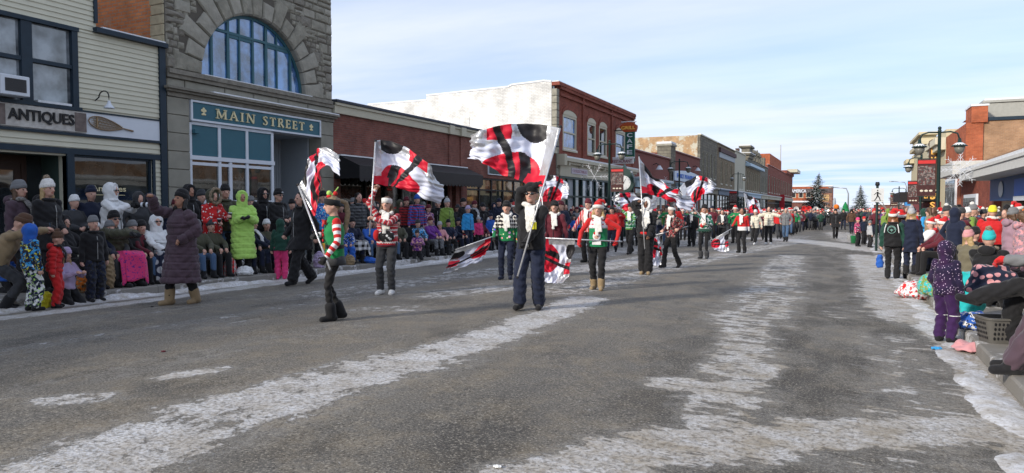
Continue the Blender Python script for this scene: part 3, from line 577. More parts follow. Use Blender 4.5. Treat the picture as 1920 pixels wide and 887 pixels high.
def stone_bld():
    Y0, Y1 = 12.46, 18.80; yc = 15.53; R0 = 2.0; zs = 4.97; R1 = 2.52
    t = thing('stone_bank_building', 'grey sandstone building with a great arched window over the teal MAIN STREET sign', 'building', (FX, 15.6, gz(-16, 15)))
    ST = 9.6
    # backing wall with arch cut as fan of prisms
    mb = MB(); n = 28
    mb.box(FX-0.45, FX, Y0, yc-R0, 4.87, ST); mb.box(FX-0.45, FX, yc+R0, Y1, 4.87, ST)
    for i in range(n):
        a, c = math.pi*i/n, math.pi*(i+1)/n
        p = (yc+R0*math.cos(a), zs+R0*math.sin(a)); q = (yc+R0*math.cos(c), zs+R0*math.sin(c))
        mb.prism([p, (p[0], ST), (q[0], ST), q], 0, FX-0.45, FX)
    mb.box(-30, FX-0.46, Y1-0.3, Y1, -1.2, ST); mb.box(FX-0.44, FX-0.01, Y0, Y1, 4.30, 4.86)
    part(mb, 'wall', MORT, t)
    def skip(a, b_, c, d):
        for (y, z) in ((a, c), (b_, c), (a, d), (b_, d), ((a+b_)/2, c)):
            if math.hypot(y-yc, z-zs) < R1+0.04: return True
        return False
    am = MB(); ashlar(am, Y0+0.02, Y1, 5.0, ST, FX+0.001, skip, seed=5); 
    # small infill blocks hugging the arch
    ashlar(am, Y0+0.02, Y1, 5.0, 7.9, FX+0.0005, lambda a, b_, c, d: (not skip(a, b_, c, d) and False) or any(math.hypot(y-yc, z-zs) < R1+0.02 for y in (a, b_) for z in (c, d)) or min(math.hypot(y-yc, z-zs) for y in (a, b_) for z in (c, d)) > R1+0.5, 0.14, 0.2, 0.16, 0.26, seed=9, rough=0.008)
    part(am, 'ashlar', [STONE, STONE3, STONE2], t)
    vm = MB(); N = 17; rs = random.Random(3)
    for i in range(N):
        a, c = math.pi*i/N+0.006, math.pi*(i+1)/N-0.006; ro = R1+(0.33 if i % 2 == 0 else 0.02)+rs.uniform(-.04, .04); ri = R0-0.01; pr = FX+0.06+rs.uniform(0, .03)
        pts = [(ri, a), (ro, a), (ro, c), (ri, c)]; P = [(yc+r*math.cos(g), zs+r*math.sin(g)) for r, g in pts]; cy = sum(p[0] for p in P)/4; cz = sum(p[1] for p in P)/4
        inn = [(cy+(p[0]-cy)*0.86, cz+(p[1]-cz)*0.86) for p in P]
        vm.add([(FX-0.3, *p) for p in P]+[(FX+0.03, *p) for p in P]+[(pr, *p) for p in inn]+[(pr+0.02, cy, cz)],
               [(0,1,5,4), (1,2,6,5), (2,3,7,6), (3,0,4,7), (4,5,9,8), (5,6,10,9), (6,7,11,10), (7,4,8,11), (8,9,12), (9,10,12), (10,11,12), (11,8,12)], 0 if rs.random() < .6 else 1)
    part(vm, 'arch', [STONE2, STONE], t)
    sm = MB(); sm.box(FX-0.4, FX+0.14, Y0+0.02, Y1-0.1, 4.86, 4.975); sm.box(FX, FX+0.09, Y0, Y1, 4.76, 4.86); part(sm, 'sill_course', STONE3, t)
    part(MB().box(FX-0.3, FX+0.12, yc-1.95, yc+2.2, 4.976, 5.0), 'sill_snow', SNOW, t)
    bm_ = MB(); ashlar(bm_, Y0+0.02, Y1, 4.50, 4.76, FX+0.001, None, 0.255, 0.26, 0.8, 1.3, seed=2, nm=0, rough=0.006); part(bm_, 'frieze', SMOOTHST, t)
    cm = MB(); cm.box(FX-0.3, FX+0.24, Y0-0.1, Y1+0.13, 4.46, 4.53); cm.box(FX-0.3, FX+0.17, Y0-0.05, Y1+0.08, 4.40, 4.46); cm.box(FX-0.3, FX+0.08, Y0, Y1+0.03, 4.29, 4.40); part(cm, 'cornice', STONE3, t, bevel=0.01)
    part(MB().box(FX+0.02, FX+0.22, Y0+1.3, Y1+0.11, 4.532, 4.565), 'cornice_snow', SNOW, t)
    for a, b_, nm_ in ((Y0, 13.12, 'pier'), (18.2, Y1, 'pier')):
        pm = MB(); pm.box(FX-0.45, FX+0.0, a, b_, -1.2, 4.29); z = -0.3; 
        while z < 4.25: pm.box(FX-0.4, FX+0.045, a+0.001, b_-0.001, z+0.01, min(z+0.46, 4.285)-0.01); z += 0.46
        part(pm, 'pier', SMOOTHST, t, bevel=0.006)
    # gable side wall of orange brick with stone quoins, seen above the shop roof
    so_ = MB().box(-30, FX-0.47, Y0+0.005, Y0+0.3, -1.2, ST); part(so_, 'side_wall', ORANGEB, t)
    qm = MB(); z = 4.9; rs = random.Random(8)
    while z < ST: h = rs.uniform(.22, .34); qm.box(FX-0.46-rs.uniform(0, .05), FX-0.001, Y0-0.02-rs.uniform(0, .03), Y0+0.1, z+0.005, z+h-0.005); z += h
    part(qm, 'quoin', mat('pale_quoin', (0.36, 0.32, 0.22), 0.9, var=0.4, scale=6, bump=0.9, bscale=12), t, bevel=0.02)
    # arched window
    fm = MB(); X = FX-0.22; N = 24
    for i in range(N):
        a, c = math.pi*i/N, math.pi*(i+1)/N
        fm.prism([(yc+r*math.cos(g), zs+0.0+r*math.sin(g)) for r, g in ((R0-0.09, a), (R0, a), (R0, c), (R0-0.09, c))], 0, X, X+0.1)
    fm.box(X, X+0.1, yc-R0+0.09, yc+R0-0.09, zs+0.0, zs+0.06)
    zt = zs+1.33
    for k, wv in ((-1.50, .08), (-0.93, .09), (-0.52, .05), (-0.02, .07), (0.5, .09), (0.93, .05), (1.5, .08)):
        hh = math.sqrt(max(0, (R0-0.05)**2-k*k)); fm.box(X+0.01, X+0.09, yc+k-wv/2, yc+k+wv/2, zs+0.06, zs+hh)
    hw = math.sqrt((R0-0.05)**2-1.33**2); fm.box(X+0.005, X+0.095, yc-hw, yc+hw, zt, zt+0.07)
    for a, c in ((-0.87, -0.06), (0.56, 1.44)): fm.box(X+0.02, X+0.08, yc+a, yc+c, zt-0.09, zt-0.0)
    w_ = part(fm, 'arched_window', mat('teal_frame', (0.035, 0.11, 0.14), 0.5, var=0.1), t)
    gm = MB(); N = 24; gm.prism([(yc+(R0-0.03)*math.cos(math.pi*i/N), zs+0.01+(R0-0.03)*math.sin(math.pi*i/N)) for i in range(N+1)], 0, X+0.03, X+0.045); part(gm, 'pane', SKYG, w_)
    # interior dark
    part(MB().box(-24, -23.9, Y0+.5, Y1-.5, -1, 4.2), 'inner_wall', INT, t)
    # shop sign
    sg = thing('main_street_sign', 'teal MAIN STREET sign board with cream serif letters in a white frame', 'sign', (FX+0.1, 15.6, 3.7))
    a, b_ = 13.15, 18.16; z0, z1 = 3.74, 4.28
    part(MB().box(FX-0.3, FX+0.05, a+0.05, b_-0.05, z0+0.05, z1-0.05), 'board', TEAL, sg)
    fr = MB(); fr.box(FX-0.3, FX+0.085, a, b_, z1-0.05, z1); fr.box(FX-0.3, FX+0.085, a, b_, z0, z0+0.05); fr.box(FX-0.3, FX+0.085, a, a+0.05, z0+0.05, z1-0.05); fr.box(FX-0.3, FX+0.085, b_-0.05, b_, z0+0.05, z1-0.05); part(fr, 'frame', WHITE, sg)
    lt = MB(); GL = {  # strokes: x0,y0,x1,y1,width(0 thin/1 thick); then serifs
     'M': (1.0, [(.1,0,.1,1,0),(.12,1,.5,.08,1),(.5,.08,.88,1,0),(.87,0,.87,1,1)], [(.1,0),(.87,0),(.1,1),(.87,1)]),
     'A': (.85, [(.1,0,.42,1,0),(.42,1,.76,0,1),(.2,.34,.62,.34,0)], [(.1,0),(.76,0)]),
     'I': (.34, [(.17,0,.17,1,1)], [(.17,0),(.17,1)]),
     'N': (.9, [(.12,0,.12,1,0),(.14,1,.76,0,1),(.78,0,.78,1,0)], [(.12,0),(.12,1),(.78,1)]),
     'T': (.78, [(.39,0,.39,1,1),(.05,.965,.73,.965,0),(.05,.8,.05,1,0),(.73,.8,.73,1,0)], [(.39,0)]),
     'R': (.82, [(.17,0,.17,1,1),(.17,.97,.48,.97,0),(.48,.97,.6,.85,1),(.6,.88,.6,.66,1),(.6,.68,.46,.52,1),(.17,.52,.48,.52,0),(.4,.5,.78,0,1)], [(.17,0),(.17,1)]),
     'E': (.7, [(.17,0,.17,1,1),(.17,.965,.62,.965,0),(.17,.52,.5,.52,0),(.17,.035,.64,.035,0),(.62,.78,.62,1,0),(.64,0,.64,.24,0),(.5,.42,.5,.62,0)], [(.17,0),(.17,1)]),
     'S': (.66, [(.56,.8,.54,.96,0),(.5,.93,.34,1.0,0),(.34,.98,.16,.9,0),(.17,.95,.13,.7,1),(.13,.72,.5,.38,1),(.53,.42,.52,.15,1),(.52,.12,.34,.02,0),(.34,.02,.14,.08,0),(.1,.04,.1,.24,0)], [])}
    def word(wd, y0, y1, zb, zt_):
        tot = sum(GL[c][0] for c in wd)+0.28*(len(wd)-1); s = (y1-y0)/tot; H = zt_-zb; y = y0
        for c in wd:
            wd_, st, sf = GL[c]
            for (xa, ya, xb, yb, tk) in st: lt.bar((FX+0.075, y+xa*s, zb+ya*H), (FX+0.075, y+xb*s, zb+yb*H), 0.052 if tk else 0.026, 0.03, up=(1, 0, 0))
            for (xa, ya) in sf: lt.box(FX+0.052, FX+0.092, y+xa*s-0.055, y+xa*s+0.055, zb+ya*H-(0.018 if ya else 0), zb+ya*H+(0.018 if not ya else 0))
            y += (wd_+0.28)*s
    word('MAIN', F(402, 215)[0], F(474, 225)[0], 3.885, 4.135); word('STREET', F(489, 225)[0], F(567, 240)[0], 3.885, 4.135)
    part(lt, 'lettering', GOLD, sg)
    for px, py in ((379, 208), (581, 243)):
        y, z = F(px, py); em = MB()
        for k, (dy, dz, r) in enumerate(((0, .07, .035), (-.045, .03, .03), (.045, .03, .03), (0, .0, .03), (-.04, -.07, .022), (.04, -.07, .022), (0, -.06, .03))): em.ball((FX+0.06, y+dy*1.2, 4.01+dz), (0.015, r*1.2, r*1.3), 8, 5)
        part(em, 'emblem', GOLD, sg)
    # storefront
    sf = MB(); XS = FX-0.02; a, b_ = 13.17, 16.10; z0, z1 = 2.80, 3.70
    g = [a, 14.12, 15.10, 16.08]
    for k in range(3): 
        part(MB().box(XS-0.04, XS, g[k]+0.04, g[k+1]-0.04, z0+0.06, z1-0.04), 'transom_panel', TEAL, t)
    for y in g: sf.box(XS-0.05, XS+0.03, y-0.045, y+0.045, -0.3, z1)
    sf.box(XS-0.05, XS+0.035, a+0.045, b_-0.065, z1-0.05, z1+0.03); sf.box(XS-0.05, XS+0.05, a-0.04, b_+0.05, z0-0.06, z0+0.05)
    zb = F(500, 376)[1]; sf.box(XS-0.05, XS+0.04, a+0.045, b_-0.065, zb-0.10, zb); sf.box(XS-0.045, XS+0.02, a+0.045, b_-0.065, z0-0.2, z0-0.12)
    sf2 = MB(); ym = F(433, 340)[0]; sf2.box(XS-0.045, XS+0.028, ym-0.05, ym+0.05, zb, z0-0.06)
    fr_ = part(sf, 'storefront_frame', WHITE, t); part(sf2, 'mullion', WHITE, fr_)
    for p, q in ((a+0.05, ym-0.05), (ym+0.05, b_-0.07)): part(MB().box(XS-0.03, XS-0.015, p, q, zb, z0-0.07), 'pane', SHOPG, fr_)
    part(MB().box(XS-0.04, XS-0.005, a, b_, -0.3, zb-0.1), 'panel', GREYP, t)
    part(MB().box(FX+0.0, FX+0.12, 13.23, 13.38, 3.42, 3.52), 'alarm_box', TEAL, t)
    en = MB(); en.box(-17.2, -17.1, 16.0, 18.3, -0.3, 3.74); en.box(-17.1, FX-0.46, 18.12, 18.199, -0.3, 3.74); en.box(-17.1, FX-0.08, 16.05, 16.12, -0.3, 3.74); en.box(-17.1, FX-0.31, 16.12, 18.12, 3.72, 3.78)
    y = 16.2
    while y < 18.1: en.box(-17.099, -17.085, y, y+0.085, -0.3, 3.7); y += 0.1
    part(en, 'entry_recess', GREYP, t)
    dm = MB(); dm.box(-17.08, -17.04, 16.25, 16.32, -0.2, 3.3); dm.box(-17.08, -17.04, 17.05, 17.12, -0.2, 3.3); dm.box(-17.08, -17.04, 16.32, 17.05, 3.23, 3.3); dm.box(-17.08, -17.04, 16.32, 17.05, 2.2, 2.3); dm.box(-17.08, -17.04, 16.32, 17.05, -0.2, 0.5); dr = part(dm, 'door', WHITE, t)
    part(MB().box(-17.07, -17.055, 16.32, 17.05, 0.5, 3.23), 'pane', GLASS, dr)
stone_bld()
# ---- long single storey brick building with black awning
def brick_low():
    Y0, Y1 = 18.83, 38.70; t = thing('low_brick_building', 'long single storey dark red brick building with cream cornice and a black awning', 'building', (FX, 28, gz(-16, 28)))
    wy0, wy1 = 28.0, 36.8; wz0, wz1 = 0.75, 2.86
    mb = MB(); holed(mb, FX-0.3, FX, Y0, Y1, -1.4, 4.62, [(wy0, wy1, wz0, wz1), (19.2, 27.0, -0.3, 2.9)]); mb.box(-30, FX-0.3, Y1-0.2, Y1, -1.4, 4.9); mb.box(-30, FX-0.3, Y0, Y0+0.2, -1.4, 4.9); part(mb, 'wall', REDB, t)
    pm = MB(); 
    for y in (26.35, 27.35): pm.box(FX, FX+0.05, y, y+0.22, -0.5, 4.6)
    part(pm, 'pilaster', REDB, t)
    cm = MB(); cm.box(FX-0.25, FX+0.10, Y0, Y1, 4.62, 4.95); cm.box(FX-0.25, FX+0.16, Y0, Y1, 4.88, 4.96); 
    for y in (26.2, 27.2): cm.box(FX-0.1, FX+0.2, y, y+0.4, 4.6, 4.97)
    part(cm, 'cornice', CREAMP, t); part(MB().box(-30, FX+0.2, Y0, Y1, 4.972, 5.05), 'roof', mat('navy_cap', (0.03, 0.035, 0.05), 0.6), t); part(MB().box(-30, FX+0.1, Y0+0.1, Y1, 5.052, 5.085), 'roof_snow', SNOW, t)
    vn = MB().lathe((-17.2, 20.6, 5.05), [(0.1, 0), (0.1, 0.25), (0.2, 0.27), (0.2, 0.36), (0.05, 0.42)], 12); part(vn, 'roof_vent', STEEL, t)
    # dark recessed shopfront under awning
    sm = MB(); sm.box(FX-0.6, FX-0.5, 19.2, 27.0, -0.3, 2.9); sh = part(sm, 'shopfront', SHOPG, t); fm = MB()
    for y in (19.2, 21.1, 22.3, 23.4, 25.2, 26.9): fm.box(FX-0.49, FX-0.4, y, y+0.09, -0.3, 2.9)
    fm.box(FX-0.49, FX-0.41, 19.2, 27.0, 0.35, 0.45); part(fm, 'frame', BLACK, sh)
    aw = thing('black_awning', 'long black canvas awning with scalloped valance and snow along its top', 'awning', (FX, 23, 2.4)); am = MB()
    a, b_ = F(626, 295)[0], 27.55; zt, zm, zb = 3.20, 2.86, 2.44
    am.add([(FX+0.01, a, zt), (FX+0.25, a, zt), (FX+1.05, a, zm), (FX+1.05, a, zb), (FX+0.01, a, zb), (FX+0.01, b_, zt), (FX+0.25, b_, zt), (FX+1.05, b_, zm), (FX+1.05, b_, zb), (FX+0.01, b_, zb)],
           [(0,1,6,5), (1,2,7,6), (2,3,8,7), (0,4,3,2,1), (5,6,7,8,9)])
    part(am, 'canopy', BLACK, aw)
    vm = MB(); y = a
    while y < b_-0.1:
        pts = [(y, zb)]+[(y+0.13*(1-math.cos(math.pi*i/6)), zb-0.11*math.sin(math.pi*i/6)) for i in range(7)]+[(y+0.26, zb)]
        vm.prism(pts, 0, FX+1.03, FX+1.045); y += 0.26
    part(vm, 'valance', BLACK, aw); part(MB().box(FX+0.01, FX+0.3, a, b_, zt+0.002, zt+0.045), 'awning_snow', SNOW, aw)
    # window group
    fr = MB(); ys = np.linspace(wy0, wy1, 8); 
    for y in ys: fr.box(FX-0.13, FX-0.03, y-0.045, y+0.045, wz0, wz1)
    for z in (wz0+0.04, 2.30, wz1-0.04): fr.box(FX-0.12, FX-0.04, wy0, wy1, z-0.035, z+0.035)
    f = part(fr, 'window', BLACK, t)
    warm = glassmat('warm_glass', (0.16, 0.085, 0.045), 0.03, 0.85, 0.01)
    for k in range(7):
        part(MB().box(FX-0.10, FX-0.085, ys[k]+0.045, ys[k+1]-0.045, wz0+0.08, 2.26), 'pane', SHOPG if k in (1, 2, 4) else warm, f)
        part(MB().box(FX-0.10, FX-0.085, ys[k]+0.045, ys[k+1]-0.045, 2.34, wz1-0.08), 'pane', warm, f)
    sg = thing('wall_sign_board', 'dark green sign board in a white frame above the brick building windows', 'sign', (FX, 31, 3.2))
    a, b_ = F(915, 318)[0], F(1000, 330)[0]; part(MB().box(FX+0.001, FX+0.04, a, b_, 3.08, 3.52), 'board', mat('board_green', (0.02, 0.045, 0.045), 0.4), sg)
    part(MB().box(FX+0.001, FX+0.06, a, b_, 3.04, 3.08).box(FX+0.001, FX+0.06, a, b_, 3.52, 3.56).box(FX+0.001, FX+0.06, a-0.04, a, 3.04, 3.56), 'frame', WHITE, sg)
brick_low()
# ---- two storey red brick with white painted side wall
def red_two():
    Y0, Y1 = 38.74, 55.25; t = thing('red_brick_cafe_building', 'two storey red brick building with a white painted side wall and arched upstairs windows', 'building', (FX, 47, gz(-16, 47)))
    wins = [(1055, 1081, 226, 287), (1101, 1117, 238, 295), (1123, 1138, 245, 300), (1154, 1172, 255, 305)]
    W = []
    for a, b_, c, d in wins:
        y0 = F(a, (c+d)/2)[0]; y1 = F(b_, (c+d)/2)[0]; W.append((y0, y1, 4.98, 7.05))
    mb = MB(); holed(mb, FX-0.3, FX, Y0+0.4, Y1, 4.3, 8.6, W); mb.box(FX-0.3, FX-0.001, Y0+0.35, Y1, 3.3, 4.3); part(mb, 'wall', REDB2, t)
    for k, (y0, y1, z0, z1) in enumerate(W):
        window(t, y0+0.02, y1-0.02, z0, z1, fr=0.14, rows=2, cols=1, frame=CREAMP, pane=SKYG if k in (0, 3) else GLASS, depth=0.08, sill=CREAMP, lean=0.08)
        am = MB(); n = 8; yc = (y0+y1)/2; hw = (y1-y0)/2+0.02
        for ring, (ri, ro, pr) in enumerate(((0, .0, 0),)):
            pass
        for i in range(n):
            a, c = math.pi*i/n, math.pi*(i+1)/n; am.prism([(yc+hw*math.cos(a), z1), (yc+hw*math.cos(a), z1+.33*math.sin(a)), (yc+hw*math.cos(c), z1+.33*math.sin(c)), (yc+hw*math.cos(c), z1)], 0, FX+0.001, FX+0.03)
        part(am, 'window_head', CREAMP, t)
        lm = MB()
        for i in range(n):
            a, c = math.pi*i/n, math.pi*(i+1)/n; lm.prism([(yc+h_*math.cos(g), z1+v_*math.sin(g)) for h_, v_, g in ((hw+.0, .34, a), (hw+.16, .62, a), (hw+.16, .62, c), (hw+.0, .34, c))], 0, FX+0.001, FX+0.05)
        part(lm, 'brick_arch', REDB2, t)
    pm = MB(); 
    for px in (1092, 1146): y = F(px, 200)[0]; pm.box(FX, FX+0.10, y-0.12, y+0.12, 4.6, 8.6)
    pm.box(FX, FX+0.08, Y1-0.5, Y1, 4.6, 8.6); pm.box(FX, FX+0.12, Y0+0.42, Y1, 8.05, 8.2); pm.box(FX, FX+0.16, Y0+0.42, Y1, 8.42, 8.6); part(pm, 'pilaster', REDB2, t)
    qm = MB(); z = -0.4
    while z < 8.4: qm.box(FX-0.29, FX+0.03, Y0+0.01, Y0+0.42, z+0.01, z+0.41); z += 0.42
    part(qm, 'quoin', STONE, t, bevel=0.02); part(MB().box(FX-0.3, FX+0.2, Y0, Y1, 8.6, 8.8), 'coping', REDB2, t); part(MB().box(FX-0.3, FX+0.15, Y0, Y1, 8.802, 8.85), 'coping_snow', SNOW, t)
    # white side wall, parapet stepping down to the back
    P = [(1043, 153), (1020, 152.5), (960, 160), (952, 164), (800, 180), (799, 189), (690, 197)]
    pts = [ony(px, py, Y0) for px, py in P]; poly = [(FX-0.3, -1.4)]+[(FX-0.3, pts[0][2])]+[(q[0], q[2]) for q in pts[1:]]+[(-36, pts[-1][2]-0.2), (-36, -1.4)]
    part(MB().prism(poly, 1, Y0, Y0+0.35), 'side_wall', WHITEB, t)
    cp = MB()
    for p, q in zip(poly[1:-3], poly[2:-2]):
        if abs(p[0]-q[0]) < 0.1: continue
        cp.prism([(p[0], p[1]+0.005), (q[0], q[1]+0.005), (q[0], q[1]+0.09), (p[0], p[1]+0.09)], 1, Y0-0.04, Y0+0.4)
    part(cp, 'parapet_snow', SNOW, t)
    q0 = ony(857, 222, Y0); q1 = ony(880, 236, Y0); part(MB().box(q0[0], q1[0], Y0-0.03, Y0-0.002, q1[2], q0[2]), 'blocked_window', WHITEB, t)
    part(MB().box(-36, FX-0.3, Y1-0.3, Y1, -1.4, 8.7), 'rear_wall', REDB2, t); part(MB().box(-36, FX-0.3, Y0+.36, Y1-.31, 7.4, 7.5), 'roof', TARROOF, t)
    # shopfront cornice, fascia and glazing
    cm = MB().box(FX, FX+0.45, Y0+0.2, Y1, 4.22, 4.42); cm.box(FX, FX+0.3, Y0+0.25, Y1, 4.08, 4.22)
    for i in range(7): y = Y0+1.2+i*2.3; cm.box(FX, FX+0.36, y, y+0.22, 3.98, 4.21)
    cm.box(FX, FX+0.5, Y0+0.1, Y0+0.5, 3.95, 4.6); part(cm, 'cornice', CREAMP, t); part(MB().box(FX+0.0, FX+0.43, Y0+0.5, Y1, 4.421, 4.52), 'cornice_snow', SNOW, t)
    part(MB().box(FX+0.001, FX+0.10, Y0+0.43, Y1, 3.35, 4.08), 'fascia', CREAMP, t)
    sb = MB().box(FX+0.101, FX+0.14, F(1068, 318)[0], F(1098, 318)[0], 3.55, 3.90); part(sb, 'sign_board', mat('lilac_sign', (0.50, 0.46, 0.52), 0.6), t)
    tx = MB(); put_text(tx, 'COLLECTIBLES', 'x', FX+0.145, F(1070, 318)[0], F(1096, 318)[0], 3.64, 3.80, 0.01); part(tx, 'lettering', mat('rose_letter', (0.30, 0.12, 0.16), 0.6), t)
    fm = MB(); ys = list(np.linspace(Y0+0.45, Y1, 13)); fm.box(FX-0.05, FX+0.08, Y0+0.43, Y1, 3.22, 3.34)
    for i, y in enumerate(ys): fm.box(FX-0.05, FX+0.05, y-0.08, y+0.08, -0.8, 3.22)
    fm.box(FX-0.04, FX+0.04, Y0+0.5, Y1, 2.1, 2.2); f = part(fm, 'storefront_frame', DGREEN, t)
    for k in range(12): part(MB().box(FX-0.3, FX-0.08, ys[k]+0.08, ys[k+1]-0.08, -0.8, 3.22), 'pane', [CREAMP, GREYP, SHOPG, CURT, CURT, SHOPG, SHOPG, GREYP, SHOPG, CURT, SHOPG, SHOPG][k], f)
red_two()
# ---- rest of the left row
def simple_block(name, label, Y0, Y1, ZT, wallm, wins=(), wz=(5.3, 7.8), front=None, depth=20, sidem=None, cap=None, capsnow=True, X=FX, shop=True, fasc=None, shopm=None, frame=None):
    t = thing(name, label, 'building', (X, (Y0+Y1)/2, gz(-16, Y0))); holes = [(a, b_, wz[0], wz[1]) for a, b_ in wins]
    if shop: holes.append((Y0+0.6, Y1-0.6, -0.3, 3.0))
    mb = MB(); holed(mb, X-0.3, X, Y0, Y1, -1.4, ZT, holes); part(mb, 'wall', wallm, t)
    part(MB().box(X-depth, X-0.301, Y0, Y0+0.3, -1.4, ZT).box(X-depth, X-0.301, Y1-0.3, Y1, -1.4, ZT), 'side_wall', sidem or wallm, t); part(MB().box(X-depth, X-0.3, Y0+0.3, Y1-0.3, ZT-0.9, ZT-0.8), 'roof', TARROOF, t)
    part(MB().box(X-0.31, X+0.12, Y0-0.02, Y1+0.02, ZT, ZT+0.12), 'coping', cap or wallm, t)
    if capsnow: part(MB().box(X-0.3, X+0.08, Y0, Y1, ZT+0.122, ZT+0.17), 'coping_snow', SNOW, t)
    for a, b_ in wins: window(t, a, b_, wz[0], wz[1], X=X, fr=0.10, rows=2, frame=frame or CREAMP, pane=GLASS, depth=0.12, sill=CREAMP)
    if shop:
        f = MB(); n = max(2, int((Y1-Y0-1.2)/2.2)); ys = np.linspace(Y0+0.6, Y1-0.6, n+1)
        for y in ys: f.box(X-0.2, X-0.06, y-0.07, y+0.07, -0.8, 3.0)
        f.box(X-0.19, X-0.07, Y0+0.6, Y1-0.6, 2.3, 2.4); ff = part(f, 'storefront_frame', shopm or DGREEN, t)
        part(MB().box(X-0.16, X-0.14, Y0+0.6, Y1-0.6, -0.8, 3.0), 'pane', SHOPG, ff)
        fa = MB().box(X+0.001, X+0.25, Y0+0.3, Y1-0.3, 3.1, 3.7); fa.box(X+0.001, X+0.5, Y0+0.25, Y1-0.25, 3.7, 3.85); part(fa, 'fascia', fasc or CREAMP, t); part(MB().box(X+0.001, X+0.48, Y0+0.3, Y1-0.3, 3.851, 3.93), 'fascia_snow', SNOW, t)
    return t
ya = F(1190, 279)[0]; z1_ = F(1190, 279)[1]
b1 = simple_block('mauve_shop', 'low mauve rendered shop between the café building and a stone pillar', 55.3, 67.8, 5.98, MAUVE, fasc=mat('pale_blue', (0.35, 0.48, 0.55), 0.6), shopm=WHITE)
b2 = simple_block('pharmacy_building', 'mauve rendered pharmacy front with a blue lettered white sign', 69.9, 83.0, 6.9, MAUVE, fasc=mat('blue_grey', (0.30, 0.42, 0.50), 0.6), shopm=WHITE)
tp = thing('stone_chimney_pillar', 'square stone pillar with a snow cap rising between the two mauve shops', 'pillar', (FX, 68.8, -0.6)); part(MB().box(FX-1.2, FX+0.12, 67.85, 69.85, -1.4, 7.35), 'shaft', GREYST, tp); part(MB().box(FX-1.3, FX+0.22, 67.75, 69.95, 7.35, 7.55), 'cap', STONE2, tp); part(MB().box(FX-1.25, FX+0.16, 67.8, 69.9, 7.552, 7.75), 'cap_snow', SNOW, tp)
def wall_lamp(px, py, lab):
    y, z = F(px, py, FX+0.3); t = thing('wall_lamp', lab, 'lamp', (FX, y, z)); part(MB().tube([(FX, y, z+0.3), (FX+0.3, y, z+0.4), (FX+0.55, y, z+0.2)], 0.04, 6), 'arm', BLACK, t); part(MB().lathe((FX+0.55, y, z-0.15), [(0.32, 0), (0.3, 0.05), (0.1, 0.35)], 12), 'shade', WHITE, t)
wall_lamp(1231, 315, 'white shaded wall lamp on the mauve shop before the stone pillar'); wall_lamp(1304, 318, 'white shaded wall lamp at the far end of the pharmacy wall')
ps = thing('pharmacy_sign', 'white arched PHARMACY sign with bold blue letters on the mauve wall', 'sign', (FX, 74, 4)); y0, y1 = F(1257, 325)[0], F(1303, 335)[0]; za = 4.05; zb = 5.05
part(MB().prism([(y0, za), (y1, za), (y1, zb-0.1)]+[(y1+(y0-y1)*i/8, zb-0.1+0.22*math.sin(math.pi*i/8)) for i in range(1, 8)]+[(y0, zb-0.1)], 0, FX+0.3, FX+0.45), 'board', mat('sign_blue_white', (0.52, 0.62, 0.75), 0.5), ps)
tx = MB(); put_text(tx, 'FORT PHARMACY', 'x', FX+0.47, y0+0.8, y1-0.7, za+0.28, zb-0.28, 0.04, 0.035); part(tx, 'lettering', mat('blue_letter', (0.02, 0.12, 0.5), 0.5), ps)
# white banner-like plastic hanging at the shop right of café (pale blue awning)
def rowwin(Y0, Y1, n, wfrac=0.45, m=0.8):
    st = (Y1-Y0-2*m)/n; return [(Y0+m+st*(i+0.5-wfrac/2), Y0+m+st*(i+0.5+wfrac/2)) for i in range(n)]
Z5 = F(1313, 252)[1]
simple_block('grey_stone_block', 'two storey grey stone building with a peeling painted side wall', 83.15, 94.8, 9.75, GREYST, rowwin(83.15, 94.8, 4, 0.4), (5.0, 8.0), sidem=PEELB, depth=40, cap=CREAMP, fasc=STONE)
simple_block('tan_stone_block', 'two storey tan stone building with a long blank sign panel near the roof', 94.9, 110.6, 9.75, TANST, rowwin(94.9, 110.6, 3, 0.3, 1.5), (4.6, 7.6), fasc=mat('dark_blue_cornice', (0.10, 0.14, 0.2), 0.6), shopm=BROWN)
tb = thing('blank_sign_panel', 'long grey and dark sign panel under the roof of the tan stone building', 'sign', (FX, 103, 8)); part(MB().box(FX+0.01, FX+0.1, 96.2, 110.2, 8.05, 8.75), 'panel', GREYP, tb); part(MB().box(FX+0.01, FX+0.3, 96.0, 110.4, 8.75, 9.3), 'band', mat('maroon_band', (0.09, 0.05, 0.05), 0.8), tb)
simple_block('cream_block', 'narrow cream stucco building between tan stone and ornate grey fronts', 110.7, 122.8, 9.9, mat('cream_stucco', (0.42, 0.40, 0.32), 0.8, var=.08), rowwin(110.7, 122.8, 3, 0.35, 2.5), (4.3, 6.8), fasc=GREYP, frame=DGREEN)
tO = simple_block('ornate_block', 'two storey grey fronted building with pale blue cornice and ornate roof pediment', 122.9, 145.0, 8.9, TANST, rowwin(122.9, 145.0, 7, 0.5, 1.0), (4.3, 7.6), cap=mat('pale_blue_cornice', (0.38, 0.50, 0.60), 0.6), fasc=mat('pale_blue_cornice', (0.38, 0.50, 0.60), 0.6))
part(MB().box(FX, FX+0.8, 122.9, 145, 8.3, 8.75), 'cornice', MATS['pale_blue_cornice'], tO)
om = MB(); om.box(FX-1.2, FX+0.2, 124, 144, 9.07, 9.7); om.box(FX-1.2, FX+0.4, 124.2, 130.5, 9.7, 10.2); om.box(FX-1.5, FX+0.6, 123.8, 131, 10.2, 10.5); om.box(FX-1.0, FX+0.3, 125.4, 129.6, 10.5, 11.5); om.box(FX-1.4, FX+0.6, 125.0, 130.0, 11.5, 11.8)
for y in (133, 136.5, 140, 143.2): om.box(FX-1.0, FX+0.4, y, y+1.3, 9.7, 10.2); om.lathe((FX-0.2, y+0.65, 10.2), [(0.5, 0), (0.25, 0.5), (0.55, 0.9), (0.1, 1.7)], 10)
